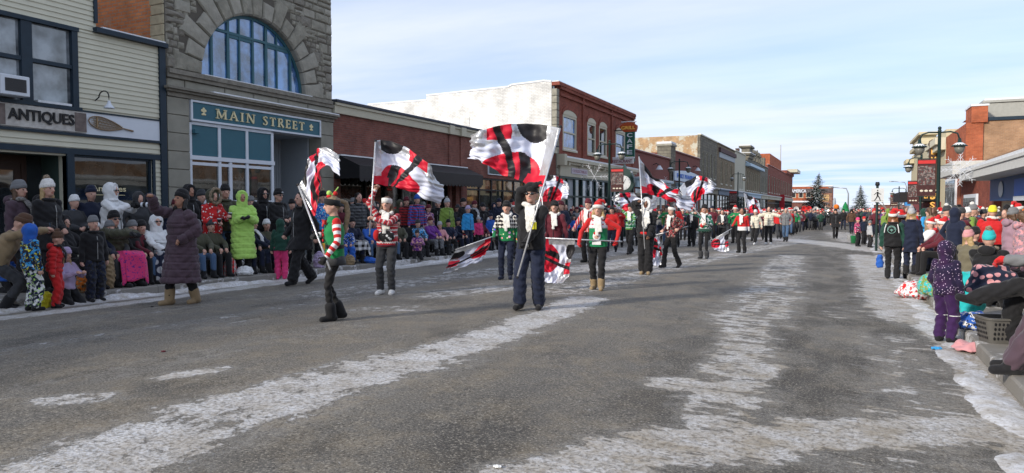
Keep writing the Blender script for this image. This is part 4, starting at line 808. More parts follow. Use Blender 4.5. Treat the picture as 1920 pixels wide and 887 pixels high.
part(om, 'pediment', GREYST, tO); part(MB().box(FX-1.4, FX+0.7, 124, 130.8, 10.502, 10.6).box(FX-1.3, FX+0.5, 125.1, 129.9, 11.802, 11.95), 'pediment_snow', SNOW, tO)
simple_block('slim_grey_block', 'slim dark grey building with small spires between ornate front and red brick', 145.1, 159.0, 9.6, GREYST, rowwin(145.1, 159, 4, 0.5), (4.3, 7.4))
sp_ = thing('roof_spire', 'small pointed spire on the slim dark grey roof', 'spire', (FX, 148, 9.7)); part(MB().lathe((FX-1, 148, 9.7), [(0.8, 0), (0.8, 0.8), (0.1, 3)], 8), 'cone', GREYST, sp_); part(MB().box(FX-1.6, FX-0.2, 154, 156, 9.7, 11.6), 'chimney', GREYST, sp_)
tR = simple_block('far_red_brick_block', 'long two storey red brick building with a raised orange parapet near the street end', 159.1, 232.0, 10.4, REDB2, rowwin(159.1, 232, 12, 0.45), (4.6, 8.3), sidem=ORR, fasc=CREAMP)
part(MB().box(-26, FX-0.5, 168, 198, 10.4, 13.4), 'raised_parapet', ORR, tR); part(MB().box(FX-0.6, FX+2.2, 218, 232.4, 11.4, 12.3), 'cornice', CREAMP, tR); part(MB().box(FX-6, FX+0.4, 205, 232, 10.6, 11.4), 'attic', REDB2, tR)
part(MB().box(FX-5, FX-4.2, 165.5, 166.7, 10.5, 14.2).box(FX-7.6, FX-6.8, 165.5, 166.7, 10.5, 14.6), 'chimney', BROWN, tR)
am_ = thing('antenna_mast', 'thin tall antenna mast rising behind the far red brick roof', 'mast', (FX-6, 210, 9)); q = ony(1464, 272, 210); part(MB().bar((q[0], 210, 9), (q[0], 210, q[2]), 0.25), 'pole', STEEL, am_)
# red awning sign far
rs_ = thing('red_blade_sign', 'small red blade sign on the far red brick building', 'sign', (FX+0.5, 185, 2)); q = ony(1463, 385, 190); part(MB().box(q[0]-0.8, q[0]+1.0, 190, 190.2, 1.2, 4.6), 'panel', mat('sign_red', (0.40, 0.02, 0.03), 0.5), rs_)
# ---- building closing the street
def america():
    Y = 262; a = ony(1478, 352, Y); c = ony(1560, 350, Y); zt = a[2]+0.3; t = thing('corner_hotel', 'orange brick building at the end of the street with AMERICA lettering under the roof', 'building', (a[0], Y, -0.6))
    x0, x1 = a[0], c[0]; part(MB().box(x0, x1, Y, Y+25, -2, zt), 'wall', ORR, t); part(MB().box(x0+(x1-x0)*.72, x1+0.01, Y-0.2, Y-0.01, -2, zt-1), 'end_bay', brick('dull_brick', (0.30, 0.14, 0.09), (0.22, 0.11, 0.08), (0.2, 0.14, 0.1)), t)
    part(MB().box(x0, x1+.2, Y-0.35, Y-0.21, zt-2.2, zt-0.7), 'sign_band', mat('dark_band', (0.08, 0.06, 0.06), 0.7), t); tx = MB(); put_text(tx, 'AMERICA', 'y', Y-0.4, x0+1.0, x0+(x1-x0)*.42, zt-2.0, zt-0.9, 0.05, 0.02); part(tx, 'lettering', WHITE, t)
    part(MB().box(x0-.2, x1+.2, Y-.3, Y+25, zt+.001, zt+.35), 'roof_snow', SNOW, t)
    for i in range(5):
        for z in (0.5, 4.6):
            xx = x0+1.0+i*(x1-x0)*.17; w_ = part(MB().box(xx, xx+1.5, Y-0.12, Y-0.02, z, z+2.2), 'window', CREAMP, t); part(MB().box(xx+.2, xx+1.3, Y-0.16, Y-0.121, z+.2, z+2.0), 'pane', GLASS, w_)
    part(MB().box(x0+(x1-x0)*.74, x1-.8, Y-.24, Y-.205, 3.4, 5.6), 'arch_panel', mat('tan_panel', (0.5, 0.32, 0.15), 0.8), t)
    a2 = thing('snowy_low_shed', 'low flat shed with a snow covered roof in front of the orange corner building', 'building', (x0+5, Y-8, -0.6)); part(MB().box(x0-3, x0+8, Y-12, Y-4, -2, 3.0), 'wall', REDB, a2); part(MB().box(x0-3.5, x0+8.5, Y-12.5, Y-4, 3.0, 3.5), 'roof_snow', SNOW, a2)
america()
# ---- right side of the street
RX = 6.5
def right_side():
    # bank with the flat snow-topped canopy
    t = thing('canopy_bank_building', 'low modern bank front with wide flat snow topped canopy and blue sign band', 'building', (RX, 40, -0.4))
    part(MB().box(RX, RX+25, 14.0, 51.2, -1.4, 4.0), 'wall', TANB, t)
    part(MB().box(RX-0.01, RX-0.3, 40.0, 51.0, -1.2, 3.0), 'brick_wing', REDB2, t)
    cm = MB(); cm.box(4.5, RX+2, 14, 37.6, 2.66, 2.96); cm.box(4.45, RX+2, 13.9, 37.7, 2.96, 3.06); part(cm, 'canopy', mat('canopy_white', (0.55, 0.55, 0.53), 0.6), t); part(MB().box(4.5, RX+2, 14, 37.6, 3.061, 3.18), 'canopy_snow', SNOW, t)
    part(MB().box(RX-1.0, RX-0.02, 24.0, 36.5, 1.75, 2.655), 'sign_box', mat('navy_sign', (0.02, 0.09, 0.25), 0.4), t); part(MB().box(RX-1.1, RX-1.001, 22.5, 31.0, 1.9, 2.5), 'blue_panel', mat('bright_blue_sign', (0.01, 0.13, 0.55), 0.4), t); part(MB().box(RX-1.12, RX-0.99, 22.5, 31.0, 1.72, 1.88), 'light_strip', WHITE, t)
    q = ony(1870, 354, 30.5); em = MB().ball((RX-1.02, 34.0, 2.2), (0.02, 0.5, 0.32), 12, 8); part(em, 'emblem', WHITE, t)
    part(MB().box(RX-0.12, RX-0.011, 16, 39.0, -0.8, 1.7), 'front_wall', mat('tan_render', (0.24, 0.19, 0.12), 0.8, var=.15), t)
    for y in (21.5, 26.5, 31.5): w_ = part(MB().box(RX-0.2, RX-0.121, y, y+1.8, -0.2, 1.6), 'window', WHITE, t); part(MB().box(RX-0.23, RX-0.201, y+.12, y+1.68, 0.1, 1.45), 'pane', GLASS, w_)
    wq = part(MB().box(RX-0.4, RX-0.301, 44.5, 49.0, -0.6, 2.2), 'window', WHITE, t); part(MB().box(RX-0.45, RX-0.401, 44.7, 48.8, 0.2, 2.0), 'pane', CURT, wq)
    # taller tan brick with orange-red pier
    t = thing('tan_brick_theatre_block', 'tall tan brick side wall with an orange red brick corner pier behind the canopy', 'building', (RX, 60, -0.6))
    q = ony(1812, 228, 52.0); zt = q[2]; part(MB().box(RX+0.9, RX+30, 52.0, 70, -1.4, zt), 'side_wall', TANB, t); part(MB().box(RX+0.9, RX+30, 51.9, 52.3, zt, zt+0.2), 'coping', NAVY, t)
    part(MB().box(RX, RX+0.9, 51.9, 61.8, -1.4, zt-.1), 'pier', ORR, t); part(MB().box(RX+0.25, RX+1.1, 51.8, 54.2, zt-.1, zt+0.9), 'pier_cap', ORR, t); part(MB().box(RX+0.2, RX+1.15, 51.75, 54.3, zt+.9, zt+1.02), 'pier_snow', SNOW, t)
    part(MB().box(RX-0.15, RX-.01, 52.5, 54.0, -1, 3.8), 'pilaster', ORR, t); part(MB().box(RX-0.2, RX-0.01, 55, 60.8, 3.6, 4.0), 'lintel', CREAMP, t)
    w_ = part(MB().box(RX-0.12, RX-0.01, 55.2, 60.6, -0.6, 3.5), 'window', WHITE, t); 
    for k in range(4): part(MB().box(RX-0.15, RX-0.121, 55.4+k*1.3, 56.5+k*1.3, 0.3, 3.3), 'pane', CURT, w_)
    part(MB().box(RX-1.5, RX-.02, 44.5, 51.6, 3.25, 3.95), 'white_awning', mat('awning_white', (0.5, 0.5, 0.48), .7), t)
    # hvac
    h = thing('rooftop_unit', 'large grey galvanised air handling unit on the tan brick roof', 'rooftop unit', (RX+5, 56, zt)); a = ony(1845, 222, 54)[0]; zz_ = ony(1850, 193, 54)[2]
    part(MB().box(a, a+9, 54, 58, zt+.2, zz_), 'casing', mat('galvanised', (0.34, 0.34, 0.31), .5, .3), h, bevel=0.05); part(MB().box(a-.1, a+9.1, 53.9, 58.1, zz_, zz_+0.15), 'lid', mat('galvanised', (0.34, 0.34, 0.31)), h); part(MB().box(a, a+9, 53.95, 58, zz_+.151, zz_+.26), 'unit_snow', SNOW, h)
    sm = MB(); 
    for i in range(7): sm.box(a+3+i*.35, a+3.25+i*.35, 53.93, 53.99, zt+.5, zt+1.2)
    part(sm, 'louvre', mat('dark_grille', (0.07, 0.07, 0.075)), h); part(MB().prism([(a-1.0, zt+.3), (a, zt+.3), (a, zt+.9), (a-.3, zt+.9)], 1, 54.2, 55.5), 'hood', MATS['galvanised'], h)
    # theatre, cream with marquee
    t = thing('cream_theatre', 'cream stepped theatre front with black marquee and vertical EMPRESS sign', 'building', (RX, 80, -0.6)); C = mat('theatre_cream', (0.50, 0.44, 0.30), .7, var=.1)
    part(MB().box(RX, RX+20, 62, 94, -1.4, 7.3), 'wall', C, t); part(MB().box(RX-0.5, RX+1, 76, 90, 7.3, 7.7).box(RX-0.35, RX+.9, 78, 88, 7.7, 8.3).box(RX-.6, RX+1, 77.5, 88.5, 8.3, 8.6).box(RX-.8, RX, 90, 94.3, 6.3, 6.8), 'cornice', C, t, bevel=.05); part(MB().box(RX-.7, RX+1, 62, 70, 6.2, 6.7).box(RX-.5, RX-.01, 62, 70, 5.8, 6.2), 'moulding', mat('moulding_cream', (0.56, .52, .40), .7), t)
    part(MB().box(RX-.1, RX-.01, 64, 90, -1, 1.9), 'entrance', mat('entrance_red', (0.22, .05, .05), .7), t); part(MB().box(RX-2.6, RX-.01, 68, 78, 1.95, 2.75), 'marquee', BLACK, t)
    mq = MB(); q0 = ony(1727, 360, 67.9)[0]; q1 = ony(1778, 360, 67.9)[0]; part(MB().box(q0, q1, 67.6, 67.98, 2.0, 2.8), 'marquee_front', BLACK, t); put_text(mq, 'EMPRESS', 'y', 67.58, q0+.2, q1-.2, 2.2, 2.6, .03, .02); part(mq, 'marquee_lettering', mat('amber_letter', (0.75, .42, .10), .5), t)
    b = thing('theatre_blade_sign', 'brown vertical theatre blade sign with stacked amber letters behind the street lamp', 'sign', (RX-1, 64, 4)); q0 = ony(1741, 330, 66); q1 = ony(1758, 330, 66)
    zb, ztp = 2.9, ony(1749, 252, 66)[2]; cx = (q0[0]+q1[0])/2; hw = (q1[0]-q0[0])/2
    bm = MB().box(cx-hw, cx+hw, 66, 66.3, zb, ztp-.5); bm.prism([(cx+hw*1.15*math.cos(a), ztp-.75+hw*1.2*math.sin(a)) for a in np.linspace(0, 2*math.pi, 16, endpoint=False)], 1, 65.98, 66.32); part(bm, 'panel', mat('sign_brown', (0.06, .03, .02), .5), b)
    lm = MB()
    for i, ch in enumerate('EMPRESS'): zc = ztp-1.35-i*.72; put_text(lm, ch, 'y', 65.96, cx-hw*.55, cx+hw*.55, zc-.25, zc+.27, .03, .03)
    part(lm, 'lettering', MATS['amber_letter'], b)
    part(MB().bar((cx+hw, 66.1, 3.4), (RX, 66.1, 3.4), .08).bar((cx+hw, 66.1, ztp-1), (RX, 66.1, ztp-1), .08), 'bracket', BLACK, b)
    bl = thing('blue_projecting_sign', 'small blue sign sticking out low at the far end of the cream theatre', 'sign', (5, 96, 2)); q = ony(1710, 376, 95); part(MB().box(q[0]-.8, q[0]+.9, 95, 95.15, q[2]-.6, q[2]+.6), 'panel', mat('sign_sky_blue', (.05, .25, .6), .5), bl); part(MB().box(q[0]+.9, RX, 95.02, 95.12, q[2]+.4, q[2]+.5), 'bracket', BLACK, bl)
    # shops beyond the frame, opposite the antique shop (mirrored in its windows and lit by the same sky)
    t = thing('opposite_shop', 'tan clapboard shop across the street outside the right edge', 'building', (RX, 3, 0)); mb = MB(); siding(mb, -10, 13.9, 0, 5.6, [(0, 5, .8, 2.6), (7, 12, .8, 2.6)], 0.2, 0.0)
    T = mat('tan_siding', (0.34, .29, .19), .7, var=.1); part(MB().box(RX, RX+12, -14, 13.9, -1, 5.6), 'wall', T, t); cl = MB()
    for i in range(28): cl.box(RX-.03, RX-.001, -14, 13.9, i*.2+.02, i*.2+.17)
    part(cl, 'siding', T, t); part(MB().box(RX-.1, RX-.04, 5.5, 12.5, 2.9, 3.4), 'name_board', NAVY, t); wn = MB()
    for y in (-8, -3, 2, 8): wn.box(RX-.08, RX-.031, y, y+3, .8, 2.5)
    part(wn, 'window', GLASS, t)
right_side()
# buildings beyond the left edge that keep the low sun off the street
t = thing('corner_store', 'tall plain brick store past the left edge of the view', 'building', (FX, -15, 0)); part(MB().box(-30, FX-.1, -26, -4.05, -1, 8.2), 'wall', REDB, t)
for y in (-24, -19, -14, -9): w_ = part(MB().box(FX-.11, FX-.04, y, y+3, .8, 2.8), 'window', NAVY, t); part(MB().box(FX-.05, FX-.02, y+.1, y+2.9, .9, 2.7), 'pane', GLASS, w_)
# ------------------------------------------------------------------ people
QUEUE = []
def rotm(axis, a):
    return np.array(Matrix.Rotation(a, 3, axis))
class Pr:
    """closed primitives that a voxel remesh fuses into one continuous surface"""
    def __init__(s): s.mb = MB(); s.pr = []
    def cap(s, p0, p1, r0, r1=None, mi=0, n=12, tag_=0.0):
        r1 = r0 if r1 is None else r1; p0 = np.array(p0, float); p1 = np.array(p1, float); d = p1-p0; L = np.linalg.norm(d)
        if L < 1e-5: d = np.array([0, 0, 1.]); L = 1e-5
        d = d/np.linalg.norm(d); a = np.cross(d, [0, 0, 1.] if abs(d[2]) < .9 else [1., 0, 0]); a /= np.linalg.norm(a); b = np.cross(d, a)
        rings = []
        for t in (-.98, -.7, -.35, 0): rings.append((p0+d*t*r0, r0*math.sqrt(1-t*t)))
        for t in (0, .35, .7, .98): rings.append((p1+d*t*r1, r1*math.sqrt(1-t*t)))
        k = len(s.mb.v)
        for c, r in rings:
            for j in range(n):
                q = 2*math.pi*j/n; s.mb.v.append(tuple(c+(a*math.cos(q)+b*math.sin(q))*r))
        s._skin(k, len(rings), n); s.pr.append((p0, p1, r0, r1, mi, tag_)); return s
    def _skin(s, k, m, n):
        for i in range(m-1):
            for j in range(n):
                j2 = (j+1) % n; s.mb.f.append((k+i*n+j, k+i*n+j2, k+(i+1)*n+j2, k+(i+1)*n+j)); s.mb.m.append(0)
        s.mb.f.append(tuple(k+j for j in range(n))[::-1]); s.mb.f.append(tuple(k+(m-1)*n+j for j in range(n))); s.mb.m += [0, 0]
    def ball(s, c, r, mi=0, M=None, n=16, m=10, w=1.0):
        if not hasattr(r, '__len__'): r = (r, r, r)
        M = np.eye(3) if M is None else M; c = np.array(c, float); k = len(s.mb.v)
        for i in range(m+1):
            ph = math.pi*(0.03+0.94*i/m)
            for j in range(n):
                t = 2*math.pi*j/n; s.mb.v.append(tuple(c+M@np.array([r[0]*math.sin(ph)*math.cos(t), r[1]*math.sin(ph)*math.sin(t), -r[2]*math.cos(ph)])))
        s._skin(k, m+1, n); rm = min(r)*w
        s.pr.append((c, c, rm, rm, mi, 0.0, np.array(r), M)); return s
    def loft(s, rings, M=None, mi=0, n=20, sq=2.0):
        M = np.eye(3) if M is None else M; k = len(s.mb.v)
        for c, rx, ry in rings:
            c = np.array(c, float)
            for j in range(n):
                t = 2*math.pi*j/n; cx, sy = math.cos(t), math.sin(t); e = 2.0/sq
                s.mb.v.append(tuple(c+M@np.array([rx*math.copysign(abs(cx)**e, cx), ry*math.copysign(abs(sy)**e, sy), 0])))
        s._skin(k, len(rings), n)
        for (c0, a0, b0), (c1, a1, b1) in zip(rings[:-1], rings[1:]): s.pr.append((np.array(c0, float), np.array(c1, float), (a0+b0)/2, (a1+b1)/2, mi, 0.0))
        return s
def queue(pr, name, mats, parent, voxel, smooth=3, noise=0.0, puff=None, split=True, nf=26.0):
    me = bpy.data.meshes.new(name); me.from_pydata(pr.mb.v, [], pr.mb.f); me.update()
    o = bpy.data.objects.new(name, me); COL.objects.link(o); o.parent = parent
    r = o.modifiers.new('r', 'REMESH'); r.mode = 'VOXEL'; r.voxel_size = voxel; r.use_smooth_shade = True
    if smooth: q = o.modifiers.new('s', 'SMOOTH'); q.factor = 0.5; q.iterations = smooth
    QUEUE.append((o, pr.pr, mats if hasattr(mats, '__len__') else [mats], noise, puff, nf)); return o
def flush():
    dg = bpy.context.evaluated_depsgraph_get(); dg.update()
    res = []
    for q in QUEUE:
        res.append(bpy.data.meshes.new_from_object(q[0].evaluated_get(dg), depsgraph=dg))
    for (o, prs, mats, noise, puff, nf), me in zip(QUEUE, res):
        n = len(me.vertices); V = np.empty(n*3, np.float32); me.vertices.foreach_get('co', V); V = V.reshape(-1, 3).astype(float)
        best = np.full(n, 1e9); idx = np.zeros(n, int); al = np.zeros(n); off = 0.0
        for i, p in enumerate(prs):
            p0, p1, r0, r1, mi = p[:5]; d = p1-p0; L2 = d@d
            if len(p) > 6:
                q = (V-p0)@p[7]/p[6]; dist = (np.linalg.norm(q, axis=1)-1)*r0; t = np.zeros(n); aa = V[:, 2]
            else:
                t = np.clip((V-p0)@d/max(L2, 1e-9), 0, 1); dist = np.linalg.norm(V-(p0+t[:, None]*d), axis=1)-(r0+(r1-r0)*t); aa = p[5]+t*math.sqrt(L2)
            m = dist < best; best[m] = dist[m]; idx[m] = mi; al[m] = aa[m]
        N = np.empty(n*3, np.float32); me.vertices.foreach_get('normal', N); N = N.reshape(-1, 3)
        if puff:
            per, amp = puff; V = V+N*((np.abs(np.sin(np.pi*al/per))**0.55-0.55)*amp)[:, None]
        if noise:
            ph = (V@np.array([[1.0, .3, -.2], [-.4, 1.1, .5], [.2, -.6, .9]]).T)*nf
            w_ = np.sin(ph[:, 0]+1.7*np.sin(ph[:, 1]*.6))*np.sin(ph[:, 2]+1.3*np.sin(ph[:, 0]*.7+1))+.5*np.sin(ph[:, 1]*2.1+ph[:, 2]); V = V+N*(w_*noise)[:, None]
        me.vertices.foreach_set('co', V.astype(np.float32).reshape(-1))
        a = me.attributes.new('along', 'FLOAT', 'POINT'); a.data.foreach_set('value', al.astype(np.float32))
        me.materials.clear()
        for mt in mats: me.materials.append(mt)
        if len(mats) > 1:
            nf_ = len(me.polygons); ls = np.empty(nf_, np.int32); me.polygons.foreach_get('loop_start', ls); lv = np.empty(len(me.loops), np.int32); me.loops.foreach_get('vertex_index', lv)
            me.polygons.foreach_set('material_index', idx[lv[ls]].astype(np.int32))
        me.update(); old = o.data; o.modifiers.clear(); nm = old.name; o.data = me; bpy.data.meshes.remove(old); me.name = nm
    QUEUE.clear()
# ---- cloth materials
def cloth(name, col, pat=None, col2=None, col3=None, rough=0.8, scale=1.0, sheen=0.15):
    if name in MATS: return MATS[name]
    m, nt, b = newmat(name); tc = nd(nt, 'ShaderNodeTexCoord'); ob = tc.outputs['Object']
    col2 = col2 or tuple(c*0.6 for c in col); col3 = col3 or col2
    def L(a, b_): nt.links.new(a, b_)
    def mx(f, a, b_):
        x = nd(nt, 'ShaderNodeMix', data_type='RGBA')
        L(f, x.inputs[0])
        for k, v in ((6, a), (7, b_)):
            if isinstance(v, tuple): x.inputs[k].default_value = c4(v)
            else: L(v, x.inputs[k])
        return x.outputs[2]
    def ma(op, a, b_=None):
        x = nd(nt, 'ShaderNodeMath', operation=op)
        for k, v in ((0, a), (1, b_)):
            if v is None: continue
            if isinstance(v, (int, float)): x.inputs[k].default_value = v
            else: L(v, x.inputs[k])
        return x.outputs[0]
    def noi(s, d=3, r=.6):
        n = nd(nt, 'ShaderNodeTexNoise'); setin(n, 'Scale', s); setin(n, 'Detail', float(d)); setin(n, 'Roughness', r); L(ob, n.inputs['Vector']); return n.outputs['Fac']
    def step(v, a, w_=0.02):
        r = nd(nt, 'ShaderNodeMapRange'); setin(r, 'From Min', a-w_); setin(r, 'From Max', a+w_); L(v, r.inputs[0]); return r.outputs[0]
    at = nd(nt, 'ShaderNodeAttribute', attribute_name='along'); AL = at.outputs['Fac']
    s = nd(nt, 'ShaderNodeSeparateXYZ'); L(ob, s.inputs[0]); X, Y, Z = s.outputs
    base = mx(noi(7, 4), tuple(c*.82 for c in col), tuple(min(1, c*1.15) for c in col))
    if pat == 'stripe': base = mx(step(ma('FRACT', ma('DIVIDE', AL, 0.088*scale)), .5), col, col2)
    elif pat == 'nordic':
        z = ma('DIVIDE', AL, 0.15*scale); f = ma('FRACT', z); zig = ma('ADD', f, ma('MULTIPLY', ma('ABSOLUTE', ma('SUBTRACT', ma('FRACT', ma('MULTIPLY', ma('ADD', X, Y), 22.0)), .5)), .22))
        base = mx(step(ma('ABSOLUTE', ma('SUBTRACT', zig, .5)), .09), col2, col); base = mx(step(ma('ABSOLUTE', ma('SUBTRACT', f, .12)), .05), col3, base)
        base = mx(step(ma('ABSOLUTE', ma('SUBTRACT', f, .88)), .035), col2, base)
    elif pat == 'plaid':
        k = 11.0/scale; base = mx(step(ma('FRACT', ma('MULTIPLY', ma('ADD', X, ma('MULTIPLY', Y, .9)), k)), .5), base, col2); b2 = mx(step(ma('FRACT', ma('MULTIPLY', Z, k)), .5), col, col3)
        x = nd(nt, 'ShaderNodeMix', data_type='RGBA'); x.inputs[0].default_value = .5; L(base, x.inputs[6]); L(b2, x.inputs[7]); base = x.outputs[2]
    elif pat == 'camo':
        base = mx(step(noi(17/scale, 2), .52), col, col2); base = mx(step(noi(29/scale, 2), .60), base, col3)
    elif pat == 'dots':
        v = nd(nt, 'ShaderNodeTexVoronoi'); setin(v, 'Scale', 16.0/scale); L(ob, v.inputs['Vector']); base = mx(step(v.outputs['Distance'], .30, .03), col2, base)
    elif pat == 'bigdots':
        v = nd(nt, 'ShaderNodeTexVoronoi'); setin(v, 'Scale', 5.2/scale); setin(v, 'Randomness', .5); L(ob, v.inputs['Vector']); base = mx(step(v.outputs['Distance'], .40, .02), col2, base)
    elif pat == 'galaxy':
        v = nd(nt, 'ShaderNodeTexVoronoi'); setin(v, 'Scale', 38.0); L(ob, v.inputs['Vector']); base = mx(step(noi(5, 5), .52, .08), base, col2); base = mx(step(v.outputs['Distance'], .20, .05), col3, base)
    elif pat == 'fair':   # patterned yoke over a plain green body: bands by height
        k = ma('FRACT', ma('MULTIPLY', ma('ADD', X, Y), 15.0)); zz = ma('ABSOLUTE', ma('SUBTRACT', ma('FRACT', ma('MULTIPLY', Z, 13.0)), .5)); dia = step(ma('ADD', ma('ABSOLUTE', ma('SUBTRACT', k, .5)), zz), .5, .03)
        yoke = mx(dia, col2, col3); base = mx(step(Z, 1.16*scale, .005), base, yoke)
        v = nd(nt, 'ShaderNodeTexVoronoi'); setin(v, 'Scale', 13.0); L(ob, v.inputs['Vector']); dd = mx(step(v.outputs['Distance'], .33, .03), v.outputs['Color'], base); lo = ma('LESS_THAN', Z, 1.15*scale); base = mx(lo, base, dd)
    elif pat == 'santafront':
        base = mx(step(Z, 1.19*scale, .005), base, col2); k = step(ma('ABSOLUTE', ma('SUBTRACT', ma('FRACT', ma('MULTIPLY', Z, 15.0)), .5)), .33, .02); sq = ma('MULTIPLY', k, step(ma('FRACT', ma('MULTIPLY', ma('ADD', X, ma('MULTIPLY', noi(20), .05)), 16.0)), .45)); hi = ma('MULTIPLY', sq, step(Z, 1.2*scale, .005)); base = mx(hi, base, col3)
    elif pat == 'wool':
        base = mx(step(noi(42, 3), .56, .03), base, col2)
    elif pat == 'band':   # hem band
        base = mx(step(Z, 0.98*scale, .01), col2, base)
    L(base, b.inputs['Base Color']); setin(b, 'Roughness', rough); setin(b, 'Specular IOR Level', .2); setin(b, 'Sheen Weight', sheen)
    bp = nd(nt, 'ShaderNodeBump'); setin(bp, 'Strength', .35); setin(bp, 'Distance', .006); L(noi(60, 4, .7), bp.inputs['Height']); L(bp.outputs['Normal'], b.inputs['Normal'])
    return m
def skinm(name, col):
    if name in MATS: return MATS[name]
    m = mat(name, col, .55, var=.10, scale=14); b = m.node_tree.nodes['Principled BSDF']; setin(b, 'Subsurface Weight', .08); setin(b, 'Subsurface Radius', (.02, .008, .004)); return m
SK = {'p': skinm('fair_skin', (.54, .32, .25)), 't': skinm('tan_skin', (.36, .19, .13)), 'b': skinm('brown_skin', (.17, .085, .055))}
EYE = mat('eye_dark', (.03, .02, .02), .3); LIP = mat('lips', (.38, .10, .09), .5); LENS = mat('black_lens', (.008, .008, .01), .1, spec=.8)
PAL = dict(black=(.012, .012, .014), charcoal=(.04, .042, .047), grey=(.16, .165, .175), ltgrey=(.36, .37, .39), white=(.66, .67, .68), cream=(.62, .58, .48), navy=(.011, .016, .038), blue=(.02, .10, .42), sky=(.03, .27, .58), teal=(.02, .42, .44), green=(.01, .19, .06), dkgreen=(.014, .055, .04), olive=(.062, .062, .040), lime=(.38, .62, .14), moss=(.17, .26, .05), red=(.50, .018, .02), maroon=(.10, .014, .024), pink=(.65, .045, .18), rose=(.55, .26, .28), lilac=(.42, .34, .52), purple=(.13, .03, .22), plum=(.072, .046, .062), brown=(.085, .045, .028), tan=(.26, .19, .11), yellow=(.72, .66, .04), orange=(.65, .17, .02), jeans=(.06, .11, .20), mauve=(.30, .19, .24), khaki=(.14, .125, .085))
def cm(c, pat=None, c2=None, c3=None, **k):
    nm = c+'_cloth'+(('_'+pat+'_'+str(c2)+str(c3 or '')) if pat else '')+(('_%g' % k['scale']) if 'scale' in k else '')
    return cloth(nm, PAL[c], pat, PAL.get(c2), PAL.get(c3), **k)
CN = dict(ltgrey='light grey', dkgreen='dark green', sky='bright blue', lime='lime green', moss='leaf green', jeans='blue denim', rose='salmon pink', plum='dark plum', khaki='khaki brown')
def cname(c): return CN.get(c, c)
FUR = cloth('fur_trim', (.26, .20, .14), 'wool', (.10, .075, .05)); FURG = cloth('grey_fur', (.22, .21, .20), 'wool', (.08, .075, .07)); KNITW = cloth('white_knit', (.70, .69, .66), 'wool', (.55, .54, .52)); RUB = mat('rubber_sole', (.02, .02, .02), .7)
HAIR = dict(blonde=mat('blonde_hair', (.36, .25, .12), .5, var=.4, scale=40), brown=mat('brown_hair', (.085, .048, .028), .5, var=.5, scale=40), black=mat('black_hair', (.012, .010, .010), .45, var=.4, scale=40), ginger=mat('ginger_hair', (.20, .075, .03), .5, var=.4, scale=40), grey=mat('grey_hair', (.30, .29, .27), .5, var=.3, scale=40), ash=mat('ash_hair', (.22, .16, .10), .5, var=.45, scale=40))
def ik(a, t, l1, l2, hint):
    a = np.array(a, float); t = np.array(t, float); d = t-a; D = np.linalg.norm(d); mx_ = (l1+l2)*.995
    if D > mx_: t = a+d/D*mx_; d = t-a; D = mx_
    D = max(D, abs(l1-l2)+.01); u = d/np.linalg.norm(d); c = (l1*l1+D*D-l2*l2)/(2*D); h = math.sqrt(max(0, l1*l1-c*c)); hv = np.array(hint, float); hv = hv-u*(hv@u); hv /= (np.linalg.norm(hv)+1e-9)
    return a+u*c+hv*h, t
POSES = {
 'stand': dict(), 'pockets': dict(hl=(-.25, .10, .96), hr=(.25, .10, .96), el=(-1, -.5, 0), er=(1, -.5, 0)),
 'front': dict(hl=(-.06, .25, 1.12), hr=(.07, .26, 1.10), el=(-1, -.2, -.5), er=(1, -.2, -.5)),
 'photo': dict(hl=(-.07, .38, 1.48), hr=(.08, .38, 1.48), el=(-1, 0, -.7), er=(1, 0, -.7)),
 'walk': dict(fl=(-.09, .26, .08), fr=(.09, -.26, .14), hl=(-.26, -.16, .90), hr=(.25, .20, .95), ftr=.6),
 'walk2': dict(fl=(-.09, -.22, .12), fr=(.09, .22, .08), hl=(-.25, .18, .98), hr=(.26, -.12, .90), ftl=.5),
 'sit': dict(ph=.47, py=-.30, fl=(-.12, .16, .08), fr=(.12, .16, .08), hl=(-.10, .10, .66), hr=(.10, .12, .66), kl=(-.1, 1, .9), kr=(.1, 1, .9), el=(-1, -.3, -.3), er=(1, -.3, -.3), lean=-.05),
 'kneel': dict(ph=.36, py=-.12, fl=(-.12, -.30, .08), fr=(.12, -.30, .08), kl=(-.1, 1, -.2), kr=(.1, 1, -.2), hl=(-.1, .25, .7), hr=(.1, .25, .7)),
 'wave': dict(hl=(-.25, .05, .95), hr=(.42, .10, 1.75), er=(1, 0, -.4)),
 'play': dict(hl=(-.10, .26, 1.34), hr=(.12, .25, 1.28), el=(-1, 0, -.6), er=(1, 0, -.6)),
}
